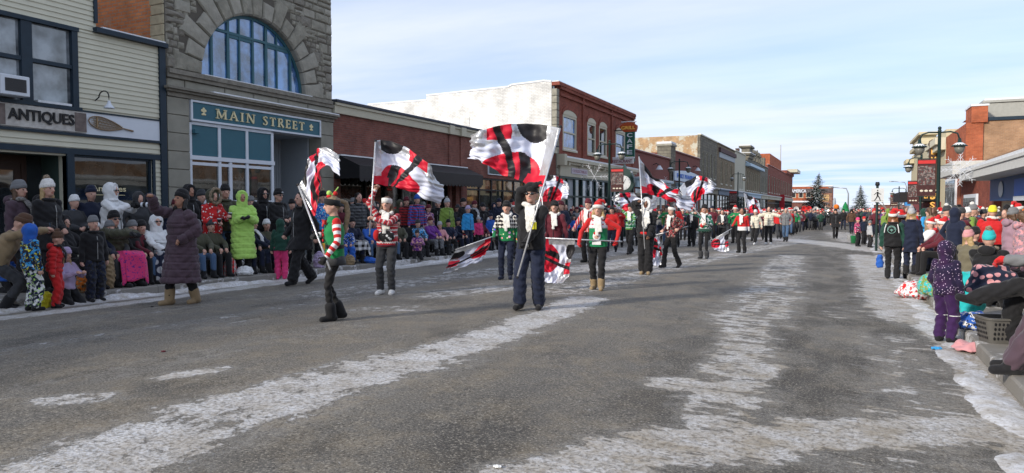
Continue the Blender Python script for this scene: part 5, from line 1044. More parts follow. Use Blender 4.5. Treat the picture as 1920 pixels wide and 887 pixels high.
def person(label, loc, rz, H=1.7, pose='stand', top=('jacket', 'black', None), pants=('black', 'straight'), shoes='black', hat=None, hair=None, scarf=None, gloves=None, skin='p',
           q=.014, head=(0, 0), group=None, hood=None, extra=None, build_=1.0, name='person', tmat=None, sleeve=None, glasses=False, grip=('r', 'l'), belly=0.0, pmat=None, **ov):
    sp = dict(ph=.93, py=0.0, lean=0.0, tilt=0.0, fl=(-.10, 0, .08), fr=(.10, 0.02, .08), hl=(-.27, .02, .84), hr=(.27, .04, .84), kl=(-.1, 1, .2), kr=(.1, 1, .2), el=(-.6, -1, -.2), er=(.6, -1, -.2), ftl=0, ftr=0)
    sp.update(POSES[pose] if isinstance(pose, str) else pose); sp.update({k: v for k, v in ov.items() if k in sp})
    k = H/1.75; root = thing(name, label, 'person', loc, rz, group); hk = k*(1.07+.30*max(0, (1.55-H)))
    A = lambda p: np.array(p, float)*k
    M = rotm('X', -sp['lean'])@rotm('Y', sp['tilt']); pel = A((0, sp['py'], sp['ph']))
    T = lambda x, y, z: pel+M@(np.array([x, y, z-.93])*k)      # torso-frame point given standing coordinates
    sl, sr = T(-.175*build_, 0, 1.41), T(.175*build_, 0, 1.41); neck = T(0, -.01, 1.46)
    el, hl = ik(sl, A(sp['hl']), .29*k, .27*k, sp['el']); er, hr = ik(sr, A(sp['hr']), .29*k, .27*k, sp['er'])
    bl, br = T(-.095, 0, .93), T(.095, 0, .93); kl, fl = ik(bl, A(sp['fl']), .44*k, .43*k, sp['kl']); kr, fr = ik(br, A(sp['fr']), .44*k, .43*k, sp['kr'])
    HM = M@rotm('Z', math.radians(head[0]))@rotm('X', math.radians(-head[1])); hc0 = T(0, .005, 1.52)
    Hd = lambda x, y, z: hc0+HM@(np.array([x, y+.01, z-1.52])*hk)
    low = q > .018
    # --- body: one continuous surface
    b = Pr(); SKM = SK[skin]; G = cm(gloves) if gloves else SKM; tk, tc_, tp = top; TM = tmat or (cm(tc_, *tp) if tp else cm(tc_)); PM = pmat or cm(pants[0]); SH = cm(shoes) if shoes in PAL else MATS[shoes]
    mats = [SKM, G, PM if low else cm('charcoal'), EYE, LIP]
    b.ball(Hd(0, 0, 1.635), (.077*hk, .097*hk, .112*hk), 0, HM); b.ball(Hd(0, .028, 1.575), (.056*hk, .062*hk, .062*hk), 0, HM); b.cap(Hd(0, -.01, 1.54), neck, .055*k, .062*k, 0)
    b.cap(Hd(0, .085, 1.638), Hd(0, .108, 1.608), .010*hk, .016*hk, 0)
    for sx in (-1, 1):
        b.ball(Hd(sx*.078, -.005, 1.62), (.014*hk, .022*hk, .032*hk), 0, HM)
        b.ball(Hd(sx*.031, .084, 1.640), (.016*hk, .009*hk, .009*hk), 3, HM, w=2.2)
    b.ball(Hd(0, .086, 1.578), (.024*hk, .008*hk, .007*hk), 4, HM, w=2.2)
    b.loft([(T(0, 0, .86), .12*k, .09*k), (T(0, 0, .95), .15*k, .10*k), (T(0, 0, 1.08), .13*k, .085*k), (T(0, 0, 1.28), .155*k, .105*k), (T(0, 0, 1.41), .14*k, .08*k), (T(0, 0, 1.46), .06*k, .05*k)], M, 2)
    for s_, e_, h_ in ((sl, el, hl), (sr, er, hr)): b.cap(s_, e_, .050*k, .040*k, 2); b.cap(e_, h_, .040*k, .030*k, 2)
    for h0, k0, f0 in ((bl, kl, fl), (br, kr, fr)): b.cap(h0, k0, .066*k, .040*k, 2); b.cap(k0, f0, .038*k, .024*k, 2); b.cap(f0, f0+np.array([0, .08, -.04])*k, .024*k, .02*k, 2)
    # hands with a palm, four fingers and a thumb
    for side, e_, h_ in ((-1, el, hl), (1, er, hr)):
        d = (h_-e_)/(np.linalg.norm(h_-e_)+1e-9); inn = np.array([-side, 0.15, 0.0]) if d[2] < -.5 else np.array([0, .35, -1.0]) if abs(d[2]) < .7 else np.array([-side*.6, .8, 0]); inn = inn-d*(inn@d); inn /= np.linalg.norm(inn); wv = np.cross(d, inn)
        g = 1.12 if gloves else 1.0; hs = (k*.55+.45*min(1, k*1.05))*g; cl = 1.0 if ('l' if side < 0 else 'r') in grip else .45
        b.cap(h_, h_+d*.045*hs, .030*hs, .036*hs, 1); 
        for j, (o_, ln) in enumerate(((-.030, .9), (-.010, 1.0), (.010, .95), (.030, .78))):
            p = h_+d*.075*hs+wv*o_*hs; a1 = d*math.cos(cl*.9)+inn*math.sin(cl*.9); a2 = d*math.cos(cl*2.3)+inn*math.sin(cl*2.3); p1 = p+a1*.036*ln*hs; b.cap(h_+d*.04*hs+wv*o_*.8*hs, p, .0125*hs, .0115*hs, 1, 8); b.cap(p, p1, .0112*hs, .0105*hs, 1, 8); b.cap(p1, p1+a2*.032*ln*hs, .0105*hs, .009*hs, 1, 8)
        tb = h_+d*.02*hs-wv*.030*hs*1.0; t1 = tb+(-wv*.6+d*.6+inn*.5)*.04*hs; b.cap(tb, t1, .014*hs, .012*hs, 1, 8); b.cap(t1, t1+(d*.7+inn*.7)*.028*hs, .012*hs, .010*hs, 1, 8)
    # footwear prims go in the body at low detail
    def feet(P_, mi, r=1.0, shaft=0.0, only=0):
        for sd, k0, f0, ft in ((-1, kl, fl, sp['ftl']), (1, kr, fr, sp['ftr'])):
            if only and sd != only: continue
            Rf = rotm('X', -ft)@rotm('Z', -sd*.16) if not shaft == 'x' else np.eye(3)
            heel = f0+Rf@(np.array([0, -.045, -.035])*k); toe = f0+Rf@(np.array([0, .135, -.045])*k); P_.cap(heel, toe, .043*k*r, .040*k*r, mi); P_.cap(f0, (heel+toe)/2+Rf@np.array([0, 0, .01]), .042*k*r, .045*k*r, mi)
            if shaft: u = (k0-f0)/np.linalg.norm(k0-f0); P_.cap(f0, f0+u*shaft*k, (.066 if low else .074)*k, (.068 if low else .080)*k, mi)
    # --- top
    infl = {'sweater': .030, 'jacket': .050, 'puffer': .064, 'parka': .060, 'long': .070, 'coat': .050, 'vest': .04}[tk]*(.8+.2*k/1.0); bd = build_
    tpz = {'sweater': .88, 'jacket': .86, 'puffer': .84, 'parka': .68, 'long': .34, 'coat': .60, 'vest': .86}[tk]
    def toppr(P_, mi):
        r = infl
        P_.loft([(T(0, 0, .90 if sp['ph'] < .8 else max(tpz, .86)), (.155*bd+r)*k, (.105*bd+r+belly)*k), (T(0, 0, 1.0), (.155*bd+r)*k, (.105*bd+r+belly)*k), (T(0, 0, 1.10), (.145*bd+r)*k, (.10*bd+r+belly)*k), (T(0, .0, 1.28), (.158*bd+r*.8)*k, (.115*bd+r+belly*.3)*k), (T(0, 0, 1.38), (.145*bd+r*.6)*k, (.095*bd+r*.6)*k), (T(0, 0, 1.45), (.085+r*.35)*k, (.075+r*.35)*k), (T(0, 0, 1.485), (.065+r*.35)*k, (.06+r*.35)*k)], M, mi, sq=2.15)
        if tpz < .84 and sp['ph'] > .8:
            n = 5; rg = []
            for i in range(n+1):
                u = i/n; z = .92*(1-u)+tpz*u; fl_ = 1+u*(.06 if tk != 'long' else .16); c = T(0, 0, .92)*(1-u)+np.array([(kl[0]+kr[0])/2*.6, (kl[1]+kr[1])/2*.7, 0])*u; c = np.array([c[0], c[1], z*k]); sprd = abs(kl[1]-kr[1])*.35*u; rg.append((c, (.155*bd+r)*k*fl_, (.115*bd+r)*k*fl_+sprd))
            P_.loft(rg[::-1], np.eye(3), mi, sq=2.3)
        ra = {'sweater': (.062, .048, .040), 'jacket': (.076, .062, .052), 'puffer': (.086, .074, .060), 'parka': (.080, .068, .056), 'long': (.088, .078, .066), 'coat': (.076, .062, .052), 'vest': (.07, .05, .04)}[tk]; mi2 = mi+1 if sleeve else mi
        for s_, e_, h_ in ((sl, el, hl), (sr, er, hr)):
            P_.cap(s_, e_, ra[0]*k, ra[1]*k, mi2); u = h_-e_; P_.cap(e_, e_+u*.93, ra[1]*k, ra[2]*k, mi2, tag_=.29*k)
    puff = (.095*k, .020) if tk in ('puffer', 'long') else None
    def legpr(P_, mi):
        th, kn, an = {'tight': (.088, .056, .044), 'straight': (.100, .074, .066), 'wide': (.105, .090, .105), 'snow': (.115, .095, .092)}[pants[1]]
        P_.loft([(T(0, 0, .84), .13*k, .105*k), (T(0, 0, .93), (.158*bd)*k, .122*k), (T(0, 0, 1.02), (.145*bd)*k, .112*k)], M, mi)
        for h0, k0, f0 in ((bl, kl, fl), (br, kr, fr)):
            P_.cap(h0, k0, th*k, kn*k, mi); u = f0-k0; P_.cap(k0, k0+u*.90, kn*k, an*k, mi, tag_=.44*k)
    HOODM = tmat or TM
    if low:
        n0 = len(mats); mats += [PM, SH]; legpr(b, n0); feet(b, n0+1, 1.05, .10)
        o = queue(b, 'body', mats, root, q, 2); t_ = Pr(); toppr(t_, 0); queue(t_, tk if tk != 'long' else 'long_coat', [TM]+([sleeve] if sleeve else []), root, q, 2, .004, puff)
    else:
        queue(b, 'body', mats, root, min(q, .0105), 2)
        t_ = Pr(); toppr(t_, 0)
        queue(t_, {'long': 'long_coat', 'puffer': 'puffer_jacket'}.get(tk, tk), [TM]+([sleeve] if sleeve else []), root, q*.85, 2, .0085*(.5 if tk == 'sweater' else 1), puff)
        if tk in ('jacket', 'parka', 'puffer', 'coat') and sp['ph'] > .8: yf_ = (.105*bd+infl+belly)+.004; MB().tube([tuple(T(0, yf_*z_[1], z_[0])) for z_ in ((.90, 1.0), (1.0, 1.01), (1.12, 1.0), (1.28, 1.03), (1.38, .93))], .007*k, 5).build('zip', cm('charcoal') if tc_ != 'black' else STEEL, root, local=True); MB().tube([tuple(T((.085+infl*.4)*math.cos(a), (.075+infl*.4)*math.sin(a), 1.475)) for a in np.linspace(0, 6.283, 17)], .026*k, 7).build('collar', TM, root, local=True, smooth=True)
        l_ = Pr(); legpr(l_, 0); queue(l_, 'trousers', PM, root, q*.9, 3, .008, None, nf=34)
        
        for sd_ in (-1, 1): f_ = Pr(); feet(f_, 0, 1.12, 0 if shoes in ('white', 'navy') else .13, sd_); queue(f_, 'boot', SH, root, .010, 2)
    # --- headwear and hair
    def dome(nm, c, m_, rx=.087, ry=.106, z0=1.662, hgt=.132, fl=0.0, tiltb=.0, cuff=None):
        mb = MB(); n, mm = 20, 8; vs = []; k0 = 0
        for i in range(mm+1):
            u = i/mm; r = math.cos(u*math.pi/2*.97)**.6; z = z0+hgt*math.sin(u*math.pi/2)
            for j in range(n):
                t = 2*math.pi*j/n; yy = ry*r*math.sin(t); vs.append(Hd(rx*r*math.cos(t), yy-.004, z+yy*.16*(1-u*.5)+.012*fl*math.sin(5*t)))
        fs = [(i*n+j, i*n+(j+1) % n, (i+1)*n+(j+1) % n, (i+1)*n+j) for i in range(mm) for j in range(n)]+[tuple(range(n))[::-1], tuple(mm*n+j for j in range(n))]
        mb.add(vs, fs); o = mb.build(nm, m_, root, smooth=True, local=True)
        if cuff:
            cb_ = MB(); vs = []
            prof = [(1.0, -.012), (1.045, -.008), (1.055, .02), (1.03, .048), (.97, .052), (.96, .0)]
            for i, (s_, dz) in enumerate(prof):
                for j in range(n): t = 2*math.pi*j/n; yy = ry*s_*math.sin(t); vs.append(Hd(rx*s_*math.cos(t), yy-.004, z0+dz+yy*.16))
            L_ = len(prof); fs = [(i*n+j, i*n+(j+1) % n, ((i+1) % L_)*n+(j+1) % n, ((i+1) % L_)*n+j) for i in range(L_) for j in range(n)]
            cb_.add(vs, fs); cb_.build('hat_cuff', cuff, o, smooth=True, local=True)
        return o
    def pom(o, c, m_, r=.05, off=(0, -.02, 1.80)):
        mb = MB(); rs = random.Random(int(H*100)); p = Hd(*off); mb.ball(tuple(p), r*hk*.8, 10, 7, 0)
        for i in range(26):
            v = np.array([rs.gauss(0, 1), rs.gauss(0, 1), rs.gauss(0, 1)]); v /= np.linalg.norm(v); mb.ball(tuple(p+v*r*hk*.62), r*hk*.38, 6, 4, 0)
        mb.build('pompom', m_, o, smooth=True, local=True)
    if hair:
        hc_, hs_ = hair; h_ = Pr(); HMt = HAIR[hc_]; h_.ball(Hd(0, -.018, 1.655), (.086*hk, .098*hk, .108*hk), 0, HM)
        if hs_ in ('long', 'short'):
            dn = .34 if hs_ == 'long' else .10
            for sx in (-1, -.5, .5, 1): h_.cap(Hd(sx*.072, -.02-.04*(1-abs(sx)), 1.63), Hd(sx*.105, .0-.05*(1-abs(sx)), 1.55-dn*.5), .030*hk, .034*hk, 0); h_.cap(Hd(sx*.105, .0-.05*(1-abs(sx)), 1.55-dn*.5), Hd(sx*.11, .06 if hs_ == 'long' and abs(sx) == 1 else -.06, 1.55-dn), .034*hk, .018*hk, 0)
        if hs_ == 'pony':
            p = [Hd(0, -.10, 1.70), Hd(.02, -.19, 1.66), Hd(.03, -.21, 1.52), Hd(.02, -.17, 1.36), Hd(0, -.13, 1.24)]; rr = [.022, .032, .038, .032, .012]
            for i in range(4): h_.cap(p[i], p[i+1], rr[i]*hk, rr[i+1]*hk, 0)
        if hs_ == 'curly':
            rs = random.Random(5)
            for i in range(26): v = np.array([rs.gauss(0, 1), rs.gauss(0, 1)-.5, rs.gauss(0, 1)]); v /= np.linalg.norm(v); v[1] = min(v[1], .25); h_.ball(Hd(v[0]*.10, v[1]*.10-.02, 1.63+v[2]*.11), .042*hk, 0)
        queue(h_, 'hair', HMt, root, max(q, .012), 2, .004, None, nf=60)
    if hat:
        kd, hc_ = hat[0], hat[1]; hm = cm(hc_) if hc_ in PAL else MATS[hc_]
        if kd in ('beanie', 'pom', 'logo'):
            o = dome('beanie', hc_, hm, cuff=hm)
            if kd == 'pom': pom(o, None, {'f': FUR, 'g': FURG, 'w': KNITW}.get(hat[2] if len(hat) > 2 else 'x', hm), .055)
            if kd == 'logo': mb = MB(); c_ = Hd(0, .118, 1.70); mb.ball(tuple(c_), (.028*hk, .012, .02*hk), 8, 5); mb.build('patch', cm('ltgrey'), o, smooth=True, local=True)
        elif kd == 'santa':
            o = dome('santa_hat', 'red', cm('red'), hgt=.13, cuff=None); cfm = KNITW; mb = MB(); n = 18; vs = []
            for s_, dz in ((.98, -.02), (1.16, -.012), (1.20, .018), (1.14, .048), (.98, .052)):
                for j in range(n): t = 2*math.pi*j/n; yy = .112*s_*math.sin(t); vs.append(Hd(.092*s_*math.cos(t), yy-.004, 1.66+dz+yy*.16))
            mb.add(vs, [(i*n+j, i*n+(j+1) % n, ((i+1) % 5)*n+(j+1) % n, ((i+1) % 5)*n+j) for i in range(5) for j in range(n)]); mb.build('fur_band', KNITW, o, smooth=True, local=True)
            sd = hat[2] if len(hat) > 2 else 1; tp_ = [Hd(0, -.02, 1.74), Hd(sd*.03, -.05, 1.80), Hd(sd*.09, -.07, 1.80), Hd(sd*.13, -.08, 1.73)]
            MB().tube([tuple(p) for p in tp_], [.07*hk, .05*hk, .03*hk, .018*hk], 10).build('tip', cm('red'), o, smooth=True, local=True); mb = MB().ball(tuple(tp_[-1]), .028*hk, 8, 6); mb.build('pompom', KNITW, o, smooth=True, local=True)
        elif kd == 'band':
            mb = MB(); n = 20; vs = []
            for s_, dz in ((.95, -.04), (1.0, -.04), (1.03, .0), (.99, .045), (.93, .045)):
                for j in range(n): t = 2*math.pi*j/n; yy = .108*s_*math.sin(t); vs.append(Hd(.089*s_*math.cos(t), yy-.008, 1.668+dz+yy*.22))
            mb.add(vs, [(i*n+j, i*n+(j+1) % n, ((i+1) % 5)*n+(j+1) % n, ((i+1) % 5)*n+j) for i in range(5) for j in range(n)]); mb.build('headband', hm, root, smooth=True, local=True)
        elif kd == 'cap':
            o = dome('cap', hc_, hm, hgt=.09); MB().prism([tuple((Hd(x, .10+.075*math.cos(x*11), 1.675))[:2]) for x in np.linspace(-.07, .07, 7)]+[tuple(Hd(.06, .07, 1.675)[:2]), tuple(Hd(-.06, .07, 1.675)[:2])], 2, Hd(0, 0, 1.672)[2], Hd(0, 0, 1.682)[2]).build('brim', hm, o, local=True)
    if hood:
        hm = HOODM if hood[0] == 'self' else cm(hood[0]); h_ = Pr()
        h_.ball(Hd(0, -.030, 1.645), (.118*hk, .118*hk, .142*hk), 0, HM); h_.cap(Hd(0, -.02, 1.56), T(0, -.01, 1.45), .105*hk, .12*k, 0)
        # ring round the face
        for i in range(12):
            a, c = 2*math.pi*i/12, 2*math.pi*(i+1)/12; h_.cap(Hd(.090*math.cos(a), .056, 1.635+.122*math.sin(a)), Hd(.090*math.cos(c), .056, 1.635+.122*math.sin(c)), .017*hk, None, 0, 8)
        o = queue(h_, 'hood', hm, root, max(q, .012), 2, .004)
        if len(hood) > 1 and hood[1]:
            mb = MB(); rs = random.Random(3)
            for i in range(44):
                a = 2*math.pi*i/44; mb.ball(tuple(Hd(.122*math.cos(a), .085+rs.uniform(-.01, .01), 1.635+.145*math.sin(a))), rs.uniform(.022, .034)*hk, 6, 4)
            mb.build('fur_trim', FUR if hood[1] == 'f' else FURG, root, smooth=True, local=True)
    if hood is None and tk in ('parka', 'puffer') and not low:
        h_ = Pr(); h_.ball(T(0, -.13, 1.47), (.13*k, .07*k, .09*k), 0, M); h_.cap(T(-.08, -.06, 1.49), T(.08, -.06, 1.49), .05*k, None, 0); queue(h_, 'folded_hood', TM, root, q, 2, .004)
    if scarf:
        sm_ = cm(scarf) if scarf in PAL else MATS[scarf]; s_ = Pr(); rr = .095*k+infl*.35*k; n = 12
        for i in range(n):
            a, c = 2*math.pi*i/n, 2*math.pi*(i+1)/n; s_.cap(T(rr*math.cos(a)/k, rr*math.sin(a)*.9/k+.005, 1.49+.02*math.sin(a*2)-.02*math.sin(a)), T(rr*math.cos(c)/k, rr*math.sin(c)*.9/k+.005, 1.50+.02*math.sin(c*2)-.02*math.sin(c)), (.030+.008*math.sin(3*a))*k, None, 0, 8)
        yf = .115*bd+infl+belly*.5+.03
        for j, (x0, x1, ze) in enumerate(((.03, -.02, 1.12), (-.05, -.09, 1.20))):
            for dx in (-.022, 0, .022): s_.cap(T(x0+dx, .11, 1.47), T((x0+x1)/2+dx, yf, 1.34), .016*k, None, 0, 8); s_.cap(T((x0+x1)/2+dx, yf, 1.34), T(x1+dx, yf+.012, ze), .016*k, None, 0, 8)
        queue(s_, 'scarf', sm_, root, max(q, .012), 2, .004, nf=50)
    if glasses:
        mb = MB()
        for sx in (-1, 1): mb.ball(tuple(Hd(sx*.034, .094, 1.640)), (.030*hk, .012*hk, .020*hk), 10, 6)
        mb.bar(Hd(-.035, .10, 1.645), Hd(.035, .10, 1.645), .008*hk)
        for sx in (-1, 1): mb.bar(Hd(sx*.062, .088, 1.645), Hd(sx*.082, .0, 1.645), .007*hk)
        mb.build('sunglasses', LENS, root, smooth=True, local=True)
    root_info = dict(root=root, T=T, Hd=Hd, hl=hl, hr=hr, el=el, er=er, k=k, hk=hk, fl=fl, fr=fr, kl=kl, kr=kr, M=M)
    return root_info
def face(loc, deg): a0 = math.atan2(-loc[1], -loc[0]); return a0-math.pi/2+math.radians(deg)
def at_foot(px, py): q = ong(px, py); return (q[0], q[1], gz(q[0], q[1]))
def at_x(px, X, py=440): q = onx(px, py, X); return (X, q[1], gz(X, q[1]))
def hgt(loc, px, top): d = depth_of((loc[0], loc[1], loc[2]+1.0)); return at_depth(px, top, d)[2]-loc[2]
def world(info, p): 
    r = info['root']; rz = r.rotation_euler[2]; c, s = math.cos(rz), math.sin(rz); return np.array([p[0]*c-p[1]*s+r.location[0], p[0]*s+p[1]*c+r.location[1], p[2]+r.location[2]])
def loc_pt(root_loc, rz, P, k):   # world point to the person's 1.75 m frame
    d = np.array(P)-np.array(root_loc); c, s = math.cos(-rz), math.sin(-rz); return (np.array([d[0]*c-d[1]*s, d[0]*s+d[1]*c, d[2]])/k)
# ------------------------------------------------------------------ flags
SILV = mat('silver_lame', (.56, .57, .60), .36, .55, var=.15, scale=9, bump=.9, bscale=11); FWHITE = mat('flag_white', (.62, .65, .78), .6, var=.06); FRED = mat('flag_red', (.56, .012, .035), .5, var=.1); FBLK = mat('flag_black', (.016, .015, .018), .5, var=.3)
def flagcol(x, y):
    d = np.hypot(x-.62, y-.98); c = np.zeros(x.shape, int)
    c[d < .80] = 1; c[(x > .95) & (y > .42)] = 1; c[np.hypot(x-.34, y+.02) < .29] = 3
    r = d < .52; c[r] = 2; xx = x+.35*(y-1); c[r & (xx > .24) & (xx < .44) & (y < 1.02)] = 3; c[(x < .36) & (y > .80)] = 2; c[(x < .16) & (y < .8)] = 0
    c[(x > .74) & (x < 1.12) & (y < .23)] = 2; c[np.abs(x-(.96-.38*y)) < .058] = 3
    return c
def make_flag(label, pole, cloth_grid, dep, group=None, ripple=.035, nrip=3.0, polemat=None, seed=0, thick=.013, flip=False, ddep=0.0):
    """pole: ((px,py,dd),(px,py,dd)) top to butt; cloth grid rows from the pole edge to the fly, each row along the pole edge"""
    W = lambda p: at_depth(p[0], p[1], dep+(p[2] if len(p) > 2 else 0))
    a, b = W(pole[0]), W(pole[1]); t = thing('flag', label, 'flag', tuple(b), 0, 'flags carried by the colour guard')
    mb = MB().tube([a, b], thick, 8); part(mb, 'pole', polemat or SILV, t, smooth=True); part(MB().ball(tuple(a), thick*1.9, 8, 6), 'pole_cap', FBLK, t); part(MB().ball(tuple(b), thick*1.5, 8, 6), 'pole_cap', FBLK, t)
    G = np.array([[W(p) for p in row] for row in cloth_grid]); nu, nv = G.shape[:2]; NU, NV = 138, 92
    def lag(ts, n):
        B = np.ones((len(ts), n)); xs = np.linspace(0, 1, n)
        for i in range(n):
            for j in range(n):
                if i != j: B[:, i] *= (ts-xs[j])/(xs[i]-xs[j])
        return B
    u = np.linspace(0, 1, NU+1); v = np.linspace(0, 1, NV+1); P = np.einsum('ui,vj,ijk->uvk', lag(u, nu), lag(v, nv), G)
    du = np.gradient(P, axis=0); dv = np.gradient(P, axis=1); N = np.cross(du, dv); N /= np.linalg.norm(N, axis=2, keepdims=True)+1e-9
    U, Vv = np.meshgrid(u, v, indexing='ij'); rs = np.random.RandomState(seed+3); ph = rs.rand(4)*6.28
    w_ = np.sin(nrip*6.28*U+1.6*Vv*2+ph[0])+.5*np.sin(nrip*2.3*6.28*U-3.1*Vv+ph[1])+.35*np.sin(15*Vv+5*U+ph[2])+.26*np.sin(31*Vv-17*U+ph[3])+.16*np.sin(23*U+41*Vv+2*np.sin(9*U)); P = P+N*(w_*ripple*np.clip(U*3, 0, 1))[:, :, None]
    uf = (np.arange(NU)+.5)/NU; vf = (np.arange(NV)+.5)/NV; UU, VV = np.meshgrid(uf, vf, indexing='ij'); 
    if flip: VV = 1-VV
    c = flagcol(UU*1.5, VV)
    i, j = np.meshgrid(np.arange(NU), np.arange(NV), indexing='ij'); q = (i*(NV+1)+j).reshape(-1); f = np.stack([q, q+1, q+NV+2, q+NV+1], 1)
    m = MB(); m.v = [tuple(p) for p in P.reshape(-1, 3)]; m.f = [tuple(x) for x in f.tolist()]; m.m = c.reshape(-1).tolist()
    o = part(m, 'cloth', [SILV, FWHITE, FRED, FBLK], t, smooth=True); s = o.modifiers.new('s', 'SOLIDIFY'); s.thickness = .003
    return t
COLG = 'colour guard marching with flags'
def perf(label, foot, ptop, deg, hands=None, **kw):
    loc = at_foot(*foot); H = kw.pop('H', None) or hgt(loc, foot[0], ptop); rz = face(loc, deg); k = H/1.75; d0 = depth_of((loc[0], loc[1], 1.2)); ov = {}
    if hands:
        for key, (px, py, dd) in hands.items(): ov[key] = tuple(loc_pt(loc, rz, at_depth(px, py, d0+dd), k))
    kw.update(ov); return person(label, loc, rz, H, **kw), d0
BW = KNITW
# elf
inf, dE = perf('girl in green elf sweater and red striped sleeves carrying a furled flag', (628, 601), 371, -78, hands={'hr': (597, 441, .15), 'hl': (611, 483, -.28)}, top=('sweater', 'green', None), sleeve=cloth('striped_sleeve', PAL['red'], 'stripe', PAL['white'], None), pants=('black', 'tight'), shoes='black', hair=('ash', 'pony'), hat=('band', 'black'), gloves='black', q=.0105, fl=(-.05, .06, .08), fr=(.06, -.10, .10), kr=(.0, 1, .1), group=COLG, head=(0, 4))
r = inf['root']; k = inf['k']; T = inf['T']; Hd = inf['Hd']
def loc_build(mb, nm, m, parent, **kw): return mb.build(nm, m, parent, local=True, **kw)
bm_ = MB(); n = 24; vs = []
for z, s_ in ((1.03, 1.0), (1.035, 1.04), (1.085, 1.04), (1.09, 1.0)):
    for j in range(n): t_ = 2*math.pi*j/n; vs.append(tuple(T(.186*s_*math.cos(t_), .136*s_*math.sin(t_), z)))
bm_.add(vs, [(i*n+j, i*n+(j+1) % n, ((i+1) % 4)*n+(j+1) % n, ((i+1) % 4)*n+j) for i in range(4) for j in range(n)]); bl_ = loc_build(bm_, 'belt', cm('black'), r, smooth=True)
bk = MB(); c_ = T(.0, .147, 1.06)
for dx, dz, w_, h_ in ((-.035, 0, .012, .09), (.035, 0, .012, .09), (0, .04, .08, .012), (0, -.04, .08, .012)): bk.box(c_[0]+dx-w_/2, c_[0]+dx+w_/2, c_[1]-.008, c_[1]+.012, c_[2]+dz-h_/2, c_[2]+dz+h_/2)
loc_build(bk, 'buckle', mat('gold_metal', (.75, .55, .12), .3, .8), bl_)
for z in (1.36, 1.29, 1.22, 1.15): q_ = T(0, .155, z); loc_build(MB().ball(tuple(q_), (.026, .012, .022), 8, 6), 'button', cm('red'), r, smooth=True)
loc_build(MB().prism([tuple(T(x, .14, z)[[0, 2]]) for x, z in ((-.10, 1.44), (-.05, 1.40), (0, 1.43), (.05, 1.40), (.10, 1.44), (.06, 1.37), (0, 1.39), (-.06, 1.37))], 1, T(0, .12, 1.4)[1], T(0, .15, 1.4)[1]), 'collar', cm('red'), r)
sk_ = MB(); vs = []
for z, s_ in ((.93, 1.0), (.80, 1.16), (.80, 1.14), (.93, .97)):
    for j in range(n): t_ = 2*math.pi*j/n; vs.append(tuple(T(.178*s_*math.cos(t_)*(1+.02*math.sin(9*t_)), .145*s_*math.sin(t_), z)))
sk_.add(vs, [(i*n+j, i*n+(j+1) % n, ((i+1) % 4)*n+(j+1) % n, ((i+1) % 4)*n+j) for i in range(4) for j in range(n)]); loc_build(sk_, 'skirt', cm('charcoal'), r, smooth=True)
hb = MB(); hb.ball(tuple(Hd(.02, .02, 1.80)), .034, 10, 7, 0).ball(tuple(Hd(.02, .02, 1.755)), (.04, .04, .025), 10, 6, 1).ball(tuple(Hd(-.03, -.05, 1.79)), .03, 8, 6, 1).ball(tuple(Hd(.085, -.06, 1.70)), .024, 8, 6, 0).ball(tuple(Hd(.09, -.07, 1.66)), .022, 8, 6, 0).ball(tuple(Hd(.092, -.07, 1.62)), .02, 8, 6, 0).tube([tuple(Hd(.0, 0, 1.76)), tuple(Hd(-.03, -.08, 1.85)), tuple(Hd(-.01, -.10, 1.87))], .008, 6, 0); loc_build(hb, 'headpiece', [cm('lime'), cm('red')], r, smooth=True)
for f_, k_ in ((inf['fl'], inf['kl']), (inf['fr'], inf['kr'])): u_ = k_-f_; loc_build(MB().tube([tuple(f_+u_*.20), tuple(f_+u_*.34)], [.058, .060], 12), 'sock', cm('dkgreen'), r, smooth=True)
make_flag('silver and red flag twisted around its pole in front of the elf girl', ((559, 347, .25), (620, 508, -.36)), [[(560, 348, .25), (588, 405, .15)], [(574, 312, .2), (597, 372, .1)], [(592, 281, .2), (606, 318, .0)], [(634, 290, .0), (637, 330, -.1)]], dE, ripple=.03, nrip=2, seed=1)
# nordic
FEM = dict(group=COLG)
inf, d = perf('girl in red nordic sweater and white headband holding a flag upright', (727, 552), 371, -20, hands={'hr': (704, 356, -.02), 'hl': (701, 410, -.28)}, tmat=cloth('nordic_red_knit', (.42, .02, .03), 'nordic', (.60, .58, .56), (.02, .02, .04)), top=('sweater', 'red', None), pants=('charcoal', 'straight'), shoes='white', hat=('band', 'white_knit'), hair=('brown', 'short'), scarf='white_knit', q=.0105, fl=(-.08, .0, .08), fr=(.12, .03, .08), er=(.6, .2, .3), el=(-1, .1, -.6), build_=1.05, belly=.02, group=COLG)
r = inf['root']; T = inf['T']
pk = Pr(); pk.ball(T(-.02, .13, 1.06), (.17*inf['k'], .08, .10)); queue(pk, 'knit_pouch', cloth('dotted_knit', PAL['black'], 'dots', PAL['white'], scale=1.3), r, .012); pk = Pr(); pk.ball(T(.15, .14, 1.08), (.06, .06, .10)); queue(pk, 'mitten', cm('red'), r, .012)
make_flag('large flag streaming right from an upright pole held by the nordic sweater girl', ((704, 264, 0), (693, 442, -.28)), [[(704, 266, 0), (703, 306, 0), (699, 345, -.1)], [(742, 268, .1), (741, 312, .15), (736, 350, .1)], [(792, 298, -.1), (785, 336, -.1), (768, 360, 0)], [(818, 338, .1), (828, 358, .1), (824, 383, .1)]], d, ripple=.035, nrip=2.2, seed=2)
